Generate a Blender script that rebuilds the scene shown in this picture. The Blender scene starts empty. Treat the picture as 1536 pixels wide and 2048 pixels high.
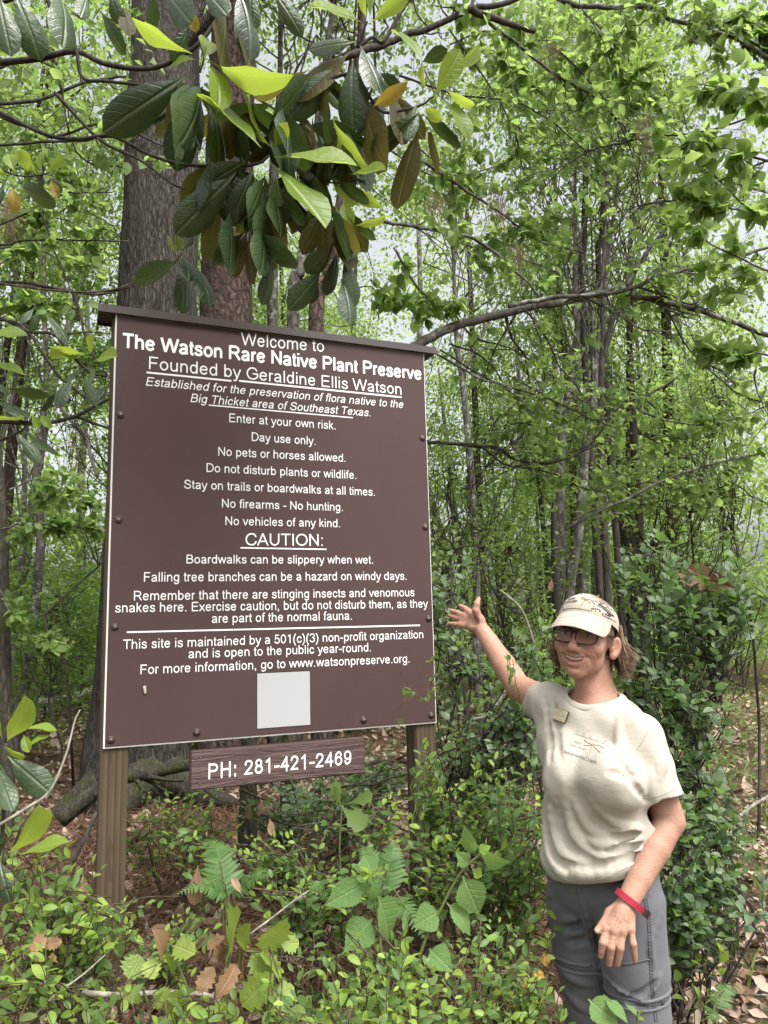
import bpy, math, random
import numpy as np
from mathutils import Vector, Matrix, Quaternion
from mathutils.bvhtree import BVHTree

rng = np.random.default_rng(7)
random.seed(7)
S = bpy.context.scene
COL = S.collection

# ------------------------------------------------------------------ camera
EYE = np.array([0.0, 0.0, 1.5])
PITCH, ROLL = math.radians(8.6475), math.radians(-1.4399)
_F = np.array([0, math.cos(PITCH), math.sin(PITCH)])
_U = np.array([0, -math.sin(PITCH), math.cos(PITCH)])
_R = np.array([1.0, 0, 0])
CR = _R * math.cos(ROLL) + _U * math.sin(ROLL)
CU = _U * math.cos(ROLL) - _R * math.sin(ROLL)
FPX = 1539.0
cam_data = bpy.data.cameras.new('camera')
cam_data.sensor_fit = 'VERTICAL'
cam_data.sensor_height = 24.0
cam_data.lens = 24.0 * FPX / 2048.0
cam_data.clip_start = 0.05
cam_data.clip_end = 600.0
cam = bpy.data.objects.new('camera', cam_data)
COL.objects.link(cam)
M = Matrix.Identity(4)
for i in range(3):
    M[i][0], M[i][1], M[i][2], M[i][3] = CR[i], CU[i], -_F[i], EYE[i]
cam.matrix_world = M
S.camera = cam


def at(px, py, Y):
    """world point seen at photo pixel (px, py) at world distance Y"""
    d = _F + CR * ((px - 768.0) / FPX) + CU * ((1024.0 - py) / FPX)
    return EYE + d * (Y / d[1])


def pix(p):
    d = np.asarray(p, float) - EYE
    z = d @ _F
    return 768.0 + FPX * (d @ CR) / z, 1024.0 - FPX * (d @ CU) / z, z


# ------------------------------------------------------------------ sky, sun, exposure
SUN_EL, SUN_AZ = math.radians(58), math.radians(140)     # azimuth clockwise from +Y: high, behind the camera to the right
world = bpy.data.worlds.new('World')
S.world = world
world.use_nodes = True
wn = world.node_tree
wn.nodes.clear()
wo = wn.nodes.new('ShaderNodeOutputWorld')
wb = wn.nodes.new('ShaderNodeBackground')
ws = wn.nodes.new('ShaderNodeTexSky')
ws.sky_type = 'NISHITA'
ws.sun_disc = False
ws.sun_elevation = SUN_EL
ws.sun_rotation = SUN_AZ
ws.air_density = 1.0
ws.dust_density = 7.0
ws.ozone_density = 1.0
hs = wn.nodes.new('ShaderNodeHueSaturation')
hs.inputs['Saturation'].default_value = 0.22
wb.inputs['Strength'].default_value = 0.15
wn.links.new(ws.outputs[0], hs.inputs['Color'])
wn.links.new(hs.outputs[0], wb.inputs['Color'])
wn.links.new(wb.outputs[0], wo.inputs['Surface'])
sun_d = bpy.data.lights.new('sun', 'SUN')
sun_d.energy = 0.8
sun_d.angle = math.radians(22)
sun_d.color = (1.0, 0.96, 0.9)
sun = bpy.data.objects.new('sun', sun_d)
COL.objects.link(sun)
sd = Vector((math.sin(SUN_AZ) * math.cos(SUN_EL), math.cos(SUN_AZ) * math.cos(SUN_EL), math.sin(SUN_EL)))
sun.rotation_euler = sd.to_track_quat('Z', 'Y').to_euler()
S.view_settings.view_transform = 'Standard'
S.view_settings.look = 'None'
S.view_settings.gamma = 1.0
S.view_settings.use_curve_mapping = False
S.view_settings.exposure = 1.2
S.render.engine = 'CYCLES'
S.cycles.max_bounces = 7
S.cycles.diffuse_bounces = 3
S.cycles.glossy_bounces = 2
S.cycles.transmission_bounces = 4
S.cycles.transparent_max_bounces = 6
S.cycles.caustics_reflective = False
S.cycles.caustics_refractive = False
S.cycles.use_denoising = True
S.cycles.sample_clamp_indirect = 6.0


# ------------------------------------------------------------------ small maths
def nrm(v):
    v = np.asarray(v, float)
    return v / (np.linalg.norm(v, axis=-1, keepdims=True) + 1e-12)


def catmull(pts, n):
    """smooth curve through the points, n samples per span"""
    P = np.asarray(pts, float)
    if len(P) == 2:
        t = np.linspace(0, 1, n + 1)[:, None]
        return P[0] * (1 - t) + P[1] * t
    Q = np.vstack([2 * P[0] - P[1], P, 2 * P[-1] - P[-2]])
    out = []
    for i in range(len(P) - 1):
        a, b, c, d = Q[i:i + 4]
        t = np.linspace(0, 1, n, endpoint=False)[:, None]
        out.append(.5 * ((2 * b) + (c - a) * t + (2 * a - 5 * b + 4 * c - d) * t**2 + (3 * b - a - 3 * c + d) * t**3))
    return np.vstack(out + [P[-1:]])


# ------------------------------------------------------------------ objects and tags
def tag(o, label=None, cat=None, group=None, kind=None):
    if label: o['label'] = label
    if cat: o['category'] = cat
    if group: o['group'] = group
    if kind: o['kind'] = kind
    return o


def empty(name, loc, label=None, cat=None, group=None):
    o = bpy.data.objects.new(name, None)
    o.empty_display_size = 0.1
    o.location = loc
    COL.objects.link(o)
    return tag(o, label, cat, group)


def make_mesh(name, V, faces, smooth=True):
    """V (n,3); faces: list of index arrays, each (m,k)"""
    V = np.ascontiguousarray(V, np.float32)
    me = bpy.data.meshes.new(name)
    faces = [np.asarray(f, np.int32) for f in faces if len(f)]
    tot = np.concatenate([np.full(len(f), f.shape[1], np.int32) for f in faces])
    idx = np.concatenate([f.ravel() for f in faces])
    me.vertices.add(len(V))
    me.vertices.foreach_set('co', V.ravel())
    me.loops.add(len(idx))
    me.loops.foreach_set('vertex_index', idx)
    me.polygons.add(len(tot))
    st = np.concatenate([[0], np.cumsum(tot)[:-1]]).astype(np.int32)
    me.polygons.foreach_set('loop_start', st)
    me.polygons.foreach_set('loop_total', tot)
    me.polygons.foreach_set('use_smooth', np.full(len(tot), bool(smooth)))
    me.update(calc_edges=True)
    me.validate()
    return me


def link(name, me, mat=None, parent=None, loc=None):
    """an object of that mesh; with a parent, the mesh's vertices are in the parent's space"""
    o = bpy.data.objects.new(name, me)
    COL.objects.link(o)
    if mat is not None and isinstance(me, bpy.types.Mesh) and not me.materials:
        me.materials.append(mat)
    if parent is not None: o.parent = parent
    if loc is not None: o.location = loc
    return o


class Geo:
    """collects pieces of ONE mesh"""
    def __init__(s): s.V, s.F, s.n = [], {}, 0
    def add(s, V, *faces):
        V = np.asarray(V, float)
        for f in faces:
            f = np.asarray(f, np.int64)
            if len(f): s.F.setdefault(f.shape[1], []).append(f + s.n)
        s.V.append(V); s.n += len(V)
        return s
    def box(s, c, size, R=None):
        x = np.array([[i, j, k] for i in (-.5, .5) for j in (-.5, .5) for k in (-.5, .5)]) * size
        if R is not None: x = x @ np.asarray(R).T
        return s.add(x + c, [[0, 1, 3, 2], [4, 6, 7, 5], [0, 4, 5, 1], [2, 3, 7, 6], [0, 2, 6, 4], [1, 5, 7, 3]])
    def tube(s, pts, rad, sides=6, cap=True, squash=None):
        P = np.asarray(pts, float); n = len(P)
        r = np.broadcast_to(np.asarray(rad, float), (n,)) if np.ndim(rad) else np.full(n, rad)
        T = nrm(np.gradient(P, axis=0))
        a = np.array([0, 0, 1.0]) if abs(T[0][2]) < .9 else np.array([1.0, 0, 0])
        N = np.empty_like(P); N[0] = nrm(a - T[0] * (a @ T[0]))
        for i in range(1, n):
            v = N[i - 1] - T[i] * (N[i - 1] @ T[i]); N[i] = nrm(v)
        B = np.cross(T, N)
        th = np.arange(sides) * 2 * math.pi / sides
        ring = (np.cos(th)[None, :, None] * N[:, None] + np.sin(th)[None, :, None] * B[:, None] * (squash or 1.0)) * r[:, None, None]
        V = (P[:, None] + ring).reshape(-1, 3)
        i = np.arange(n - 1)[:, None] * sides; j = np.arange(sides)[None]; k = (j + 1) % sides
        q = np.stack([i + j, i + k, i + sides + k, i + sides + j], -1).reshape(-1, 4)
        s.add(V, q)
        if cap and sides > 2:
            for off, rev in ((0, True), ((n - 1) * sides, False)):
                c = np.arange(sides) + off + s.n - len(V)
                if rev: c = c[::-1]
                s.F.setdefault(sides, []).append(c[None])
        return s
    def mesh(s, name, smooth=True):
        return make_mesh(name, np.vstack(s.V), [np.vstack(f) for f in s.F.values()], smooth)
    def link(s, name, mat, parent=None, smooth=True, loc=None):
        V = np.vstack(s.V)
        if parent is not None: V = V - np.array(parent.get('_o', (0, 0, 0)))
        return link(name, make_mesh(name, V, [np.vstack(f) for f in s.F.values()], smooth), mat, parent, loc)


def thing(name, label, cat, loc=(0, 0, 0), group=None):
    """an Empty at the base of a thing; pieces given in world coordinates are moved into its space by Geo.link"""
    o = empty(name, tuple(float(x) for x in loc), label, cat, group)
    ORIG[o.name] = np.array(loc, float)
    return o


ORIG = {}


def part(name, geo, mat, parent, smooth=True, kind=None, label=None):
    """geo is in world coordinates; parent a thing (or a part without transform of its own)"""
    root = parent
    while root.parent is not None: root = root.parent
    V = np.vstack(geo.V)
    if parent.parent is None or parent.get('at_root', True):
        V = V - ORIG.get(root.name, np.zeros(3))
    o = link(name, make_mesh(name, V, [np.vstack(f) for f in geo.F.values()], smooth), mat, parent)
    return tag(o, label=label, kind=kind)


# ------------------------------------------------------------------ materials
class Mat:
    def __init__(s, name):
        s.m = bpy.data.materials.new(name); s.m.use_nodes = True
        s.t = s.m.node_tree; s.t.nodes.clear()
        s.out = s.t.nodes.new('ShaderNodeOutputMaterial')
    def n(s, kind, **kw):
        x = s.t.nodes.new(kind)
        for k, v in kw.items():
            if k in x.inputs: x.inputs[k].default_value = v
            else: setattr(x, k, v)
        return x
    def l(s, a, b): s.t.links.new(a, b)
    def coord(s, kind='Object', scale=(1, 1, 1), rot=(0, 0, 0)):
        c = s.n('ShaderNodeTexCoord'); mp = s.n('ShaderNodeMapping')
        mp.inputs['Scale'].default_value = scale; mp.inputs['Rotation'].default_value = rot
        s.l(c.outputs[kind], mp.inputs['Vector']); return mp.outputs[0]
    def noise(s, vec, scale, detail=4, rough=.6, dist=0.0):
        x = s.n('ShaderNodeTexNoise'); x.inputs['Scale'].default_value = scale; x.inputs['Detail'].default_value = detail
        x.inputs['Roughness'].default_value = rough; x.inputs['Distortion'].default_value = dist
        if vec is not None: s.l(vec, x.inputs['Vector'])
        return x.outputs['Fac']
    def ramp(s, fac, stops):
        r = s.n('ShaderNodeValToRGB'); e = r.color_ramp.elements
        while len(e) < len(stops): e.new(.5)
        for q, (p, c) in zip(e, stops):
            q.position = p; q.color = (c, c, c, 1) if np.ndim(c) == 0 else (*c, 1)
        s.l(fac, r.inputs[0]); return r.outputs[0]
    def mix(s, fac, a, b, mode='MIX'):
        x = s.n('ShaderNodeMix', data_type='RGBA', blend_type=mode)
        for v, k in ((fac, 0), (a, 6), (b, 7)):
            if isinstance(v, bpy.types.NodeSocket): s.l(v, x.inputs[k])
            elif k == 0: x.inputs[0].default_value = v
            else: x.inputs[k].default_value = (*v, 1) if len(v) == 3 else v
        return x.outputs[2]
    def math(s, op, a, b=None):
        x = s.n('ShaderNodeMath', operation=op)
        for v, k in ((a, 0), (b, 1)):
            if v is None: continue
            if isinstance(v, bpy.types.NodeSocket): s.l(v, x.inputs[k])
            else: x.inputs[k].default_value = v
        return x.outputs[0]
    def bsdf(s, col, rough=.6, bump=None, bstr=.3, bdist=.01, spec=.5, **kw):
        p = s.n('ShaderNodeBsdfPrincipled')
        if isinstance(col, bpy.types.NodeSocket): s.l(col, p.inputs['Base Color'])
        else: p.inputs['Base Color'].default_value = (*col, 1)
        if isinstance(rough, bpy.types.NodeSocket): s.l(rough, p.inputs['Roughness'])
        else: p.inputs['Roughness'].default_value = rough
        p.inputs['Specular IOR Level'].default_value = spec
        for k, v in kw.items(): p.inputs[k].default_value = v
        if bump is not None:
            b = s.n('ShaderNodeBump'); b.inputs['Strength'].default_value = bstr; b.inputs['Distance'].default_value = bdist
            s.l(bump, b.inputs['Height']); s.l(b.outputs[0], p.inputs['Normal'])
        return p
    def done(s, shader):
        s.l(shader.outputs[0] if hasattr(shader, 'outputs') else shader, s.out.inputs[0]); return s.m


def plain(name, col, rough=.6, spec=.5, var=.0, scale=20, **kw):
    m = Mat(name)
    c = col
    if var:
        f = m.noise(m.coord(), scale, 3)
        c = m.mix(f, [x * (1 - var) for x in col], [min(1, x * (1 + var)) for x in col])
    return m.done(m.bsdf(c, rough, spec=spec, **kw))


def leaf_mat(name, dark, light, gloss=.35, trans=.45, tcol=None, spots=None, back=None, spec=.35, rib=None, veins=0, vs=.05):
    """leaf: colour varies from leaf to leaf, thin enough to glow when lit from behind"""
    m = Mat(name)
    oi = m.n('ShaderNodeObjectInfo'); ge = m.n('ShaderNodeNewGeometry')
    r = m.math('FRACT', m.math('ADD', oi.outputs['Random'], ge.outputs['Random Per Island']))
    c = m.mix(r, dark, light)
    nz = m.noise(m.coord('Object'), 26, 3)
    c = m.mix(m.ramp(nz, [(.35, .0), (.75, .35)]), c, [x * .6 for x in dark])
    if spots is not None:
        v = m.noise(m.coord('Object'), 70, 5, .75)
        c = m.mix(m.ramp(v, [(.58, 0.), (.68, .7)]), c, spots)
    bump = None
    if rib is not None:          # single leaves only: the leaf lies along its own Y axis
        tc_ = m.n('ShaderNodeTexCoord'); sx = m.n('ShaderNodeSeparateXYZ'); m.l(tc_.outputs['Object'], sx.inputs[0])
        ax = m.math('ABSOLUTE', sx.outputs[0])
        c = m.mix(m.ramp(ax, [(.004, .75), (.016, 0.)]), c, rib)
        sv = m.math('SINE', m.math('MULTIPLY', m.math('SUBTRACT', sx.outputs[1], m.math('MULTIPLY', ax, .75)), veins))
        sv = m.ramp(sv, [(.80, 0.), (1., 1.)])
        c = m.mix(m.math('MULTIPLY', sv, vs), c, rib)
        bump = m.math('ADD', m.math('ADD', m.math('MULTIPLY', sv, -2.2 * vs), m.ramp(ax, [(.0, 0.), (.03, 1.)])), m.math('MULTIPLY', m.noise(tc_.outputs['Object'], 9, 3), .5))
    if back is not None:
        c = m.mix(ge.outputs['Backfacing'], c, back)
    p = m.bsdf(c, gloss, bump, .35, .02, spec=spec)
    if trans <= 0: return m.done(p)
    t = m.n('ShaderNodeBsdfTranslucent')
    if tcol is None: tcol = [min(1, light[0] * 1.9), min(1, light[1] * 1.7), light[2] * .9]
    tc = m.mix(r, [x * .75 for x in tcol], tcol)
    m.l(tc, t.inputs['Color'])
    x = m.n('ShaderNodeMixShader'); x.inputs[0].default_value = trans
    m.l(p.outputs[0], x.inputs[1]); m.l(t.outputs[0], x.inputs[2])
    return m.done(x)


def bark_mat(name, dark, light, scale=(14, 14, 2.2), lichen=None, moss=None, bstr=.8, bdist=.03, rough=.9):
    m = Mat(name)
    v = m.coord('Object', scale)
    n1 = m.noise(v, 1.0, 6, .65, .6)
    vo = m.n('ShaderNodeTexVoronoi', feature='DISTANCE_TO_EDGE'); vo.inputs['Scale'].default_value = 1.1
    wv = m.n('ShaderNodeVectorMath', operation='ADD'); wn_ = m.n('ShaderNodeTexNoise'); wn_.inputs['Scale'].default_value = 1.7; wn_.inputs['Detail'].default_value = 4
    m.l(v, wn_.inputs['Vector']); m.l(v, wv.inputs[0]); m.l(wn_.outputs['Color'], wv.inputs[1]); m.l(wv.outputs[0], vo.inputs['Vector'])
    cr = m.ramp(vo.outputs['Distance'], [(.0, 0.), (.30, 1.)])
    h = m.math('ADD', m.math('MULTIPLY', cr, .30), m.math('MULTIPLY', n1, .85))
    c = m.mix(m.ramp(h, [(.38, 0.), (.80, 1.)]), dark, light)
    big = m.noise(m.coord('Object', (1, 1, .5)), 3.0, 3)
    c = m.mix(m.ramp(big, [(.4, 0.), (.7, .55)]), c, [x * .55 for x in light])
    if lichen is not None:
        ln = m.noise(m.coord('Object'), 11, 5, .6)
        c = m.mix(m.ramp(ln, [(.55, 0.), (.62, .8)]), c, lichen)
    if moss is not None:
        mn = m.noise(m.coord('Object'), 6, 5, .65)
        c = m.mix(m.ramp(mn, [(.5, 0.), (.62, .75)]), c, moss)
    return m.done(m.bsdf(c, rough, h, bstr, bdist, spec=.2))
# ------------------------------------------------------------------ solid modelling: smooth distance fields meshed by surface nets
class SDF:
    def __init__(s): s.ops = []
    def u(s, f, c, R, k): s.ops.append(('u', f, np.asarray(c, float), R, k)); return s
    def sub(s, f, c, R, k): s.ops.append(('s', f, np.asarray(c, float), R, k)); return s
    def cut(s, f, k=.004): s.ops.append(('c', f, None, 0, k)); return s
    def hollow(s, outer, t): s.ops.append(('h', outer, None, t, .003)); return s
    def disp(s, f): s.ops.append(('d', f, None, 0, 0)); return s
    # primitives -----------------------------------------------------
    def ell(s, c, r, axes=None, k=.02, sub=False):
        c, r = np.asarray(c, float), np.asarray(r, float)
        A = np.eye(3) if axes is None else np.asarray(axes, float)      # rows: local axes in world
        c32 = c.astype(np.float32); M1 = (A.T / r).astype(np.float32); ir = (1 / r).astype(np.float32)
        def f(p):
            q = (p - c32) @ M1
            k0 = np.sqrt(np.einsum('...i,...i->...', q, q)); q = q * ir
            k1 = np.sqrt(np.einsum('...i,...i->...', q, q)) + 1e-9
            return k0 * (k0 - 1) / k1
        return (s.sub if sub else s.u)(f, c, r.max(), k)
    def cone(s, a, b, ra, rb, k=.02, sub=False):
        a, b = np.asarray(a, float), np.asarray(b, float); ba = b - a; L2 = ba @ ba + 1e-12
        a32 = a.astype(np.float32); b32 = ba.astype(np.float32); bn = (ba / L2).astype(np.float32); dr = np.float32(rb - ra); r0 = np.float32(ra)
        def f(p):
            q = p - a32
            t = np.clip(q @ bn, 0, 1)
            q -= t[..., None] * b32
            return np.sqrt(np.einsum('...i,...i->...', q, q)) - (r0 + dr * t)
        return (s.sub if sub else s.u)(f, (a + b) / 2, math.sqrt(L2) / 2 + max(ra, rb), k)
    def chain(s, pts, rad, k=.02, sub=False, k0=None):
        rad = np.broadcast_to(rad, (len(pts),))
        for i in range(len(pts) - 1):
            s.cone(pts[i], pts[i + 1], rad[i], rad[i + 1], k if i or k0 is None else k0, sub)
        return s
    # evaluation -------------------------------------------------------
    def __call__(s, p, lo=None, hi=None):
        p = np.asarray(p, np.float32); d = np.full(p.shape[:-1], 1.0, np.float32)
        for op, f, c, R, k in s.ops:
            if lo is not None and c is not None:
                g = np.maximum(np.maximum(lo - c, c - hi), 0)
                if math.sqrt(g @ g) > R + k + .012: continue
            if op == 'd': d = d + f(p); continue
            e = -(f(p, lo, hi) + R) if op == 'h' else f(p)
            if op == 'h': op = 'c'
            if op == 's' or op == 'c':
                e = -e if op == 's' else e
                h = np.maximum(k - np.abs(d - e), 0) / k
                d = np.maximum(d, e) + h * h * k * .25
            else:
                h = np.maximum(k - np.abs(d - e), 0) / k
                d = np.minimum(d, e) - h * h * k * .25
        return d
    def march(s, p0, d0, n=60, far=4.0):
        """first hit along a ray"""
        t = 0.0
        p0, d0 = np.asarray(p0, float), nrm(d0)
        for _ in range(n):
            d = float(s(np.array([p0 + d0 * t]))[0])
            t += d * .8
            if abs(d) < 5e-4: break
            if t > far: return None
        return p0 + d0 * t
    def mesh(s, lo, hi, h, B=12):
        lo, hi = np.asarray(lo, float), np.asarray(hi, float)
        nb = np.ceil((hi - lo) / (h * B)).astype(int)
        n = nb * B
        ci = np.stack(np.meshgrid(*[np.arange(k) for k in nb], indexing='ij'), -1).reshape(-1, 3)
        cc = lo + (ci + .5 - .5 / B) * (h * B)
        cd = s(cc)
        act = np.abs(cd) < h * B * .87 * 1.35 + .006
        G = np.empty(n, np.float32)
        V6 = G.reshape(nb[0], B, nb[1], B, nb[2], B)
        sg = np.where(cd < 0, -1.0, 1.0).reshape(nb).astype(np.float32)
        V6[:] = sg[:, None, :, None, :, None]
        loc = np.stack(np.meshgrid(*[np.arange(B)] * 3, indexing='ij'), -1).reshape(-1, 3) * h
        ids = ci[act]
        key = (ids // 2) @ np.array([1000000, 1000, 1])
        ids = ids[np.argsort(key, kind='stable')]; key = np.sort(key)
        cuts = np.concatenate([[0], np.where(np.diff(key))[0] + 1, [len(key)]])
        for a, b in zip(cuts[:-1], cuts[1:]):
            q = ids[a:b]
            o = lo + q * (B * h)
            P = o[:, None] + loc[None]
            d = s(P, o.min(0), o.max(0) + B * h)
            V6[q[:, 0], :, q[:, 1], :, q[:, 2], :] = d.reshape(-1, B, B, B)
        return surface_nets(G, lo, h)


def surface_nets(G, lo, h):
    sgn = G < 0
    c = np.zeros(np.array(G.shape) - 1, np.uint8)
    for i in (0, 1):
        for j in (0, 1):
            for k in (0, 1):
                c += sgn[i:sgn.shape[0] - 1 + i, j:sgn.shape[1] - 1 + j, k:sgn.shape[2] - 1 + k]
    act = (c > 0) & (c < 8)
    idx = np.argwhere(act)
    cs = np.array(act.shape)
    flat = np.ravel_multi_index(idx.T, cs)
    corner = {(i, j, k): G[idx[:, 0] + i, idx[:, 1] + j, idx[:, 2] + k] for i in (0, 1) for j in (0, 1) for k in (0, 1)}
    acc = np.zeros((len(idx), 3)); cnt = np.zeros(len(idx))
    keys = list(corner)
    for a in keys:
        for ax in range(3):
            if a[ax] == 1: continue
            b = list(a); b[ax] = 1; b = tuple(b)
            fa, fb = corner[a], corner[b]
            m = (fa < 0) != (fb < 0)
            t = np.where(m, fa / np.where(m, fa - fb, 1), 0)
            p = np.array(a, float)[None] + np.zeros((len(idx), 3)); p[:, ax] = t
            acc += np.where(m[:, None], p, 0); cnt += m
    V = lo + (idx + acc / np.maximum(cnt, 1)[:, None]) * h
    F = []
    def look(q): return np.searchsorted(flat, np.ravel_multi_index(q.T, cs))
    for ax in range(3):
        sl0 = [slice(None)] * 3; sl1 = [slice(None)] * 3
        sl0[ax] = slice(0, -1); sl1[ax] = slice(1, None)
        e = np.argwhere(sgn[tuple(sl0)] != sgn[tuple(sl1)])
        u, v = (ax + 1) % 3, (ax + 2) % 3
        e = e[(e[:, u] > 0) & (e[:, v] > 0) & (e[:, u] < G.shape[u] - 1) & (e[:, v] < G.shape[v] - 1)]
        if not len(e): continue
        du = np.zeros(3, int); du[u] = 1
        dv = np.zeros(3, int); dv[v] = 1
        q = np.stack([look(e - du - dv), look(e - dv), look(e), look(e - du)], 1)
        inside = sgn[e[:, 0], e[:, 1], e[:, 2]]
        q[~inside] = q[~inside][:, ::-1]
        F.append(q)
    return V, np.vstack(F)


def smooth_mesh(V, F, it=2, lam=.5):
    e = np.vstack([F[:, [0, 1]], F[:, [1, 2]], F[:, [2, 3]], F[:, [3, 0]]])
    n = len(V)
    for _ in range(it):
        s = np.zeros_like(V); c = np.zeros(n)
        for a, b in ((0, 1), (1, 0)):
            for k in range(3): s[:, k] += np.bincount(e[:, a], V[e[:, b], k], n)
            c += np.bincount(e[:, a], minlength=n)
        V = V * (1 - lam) + lam * s / np.maximum(c, 1)[:, None]
    return V
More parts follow.
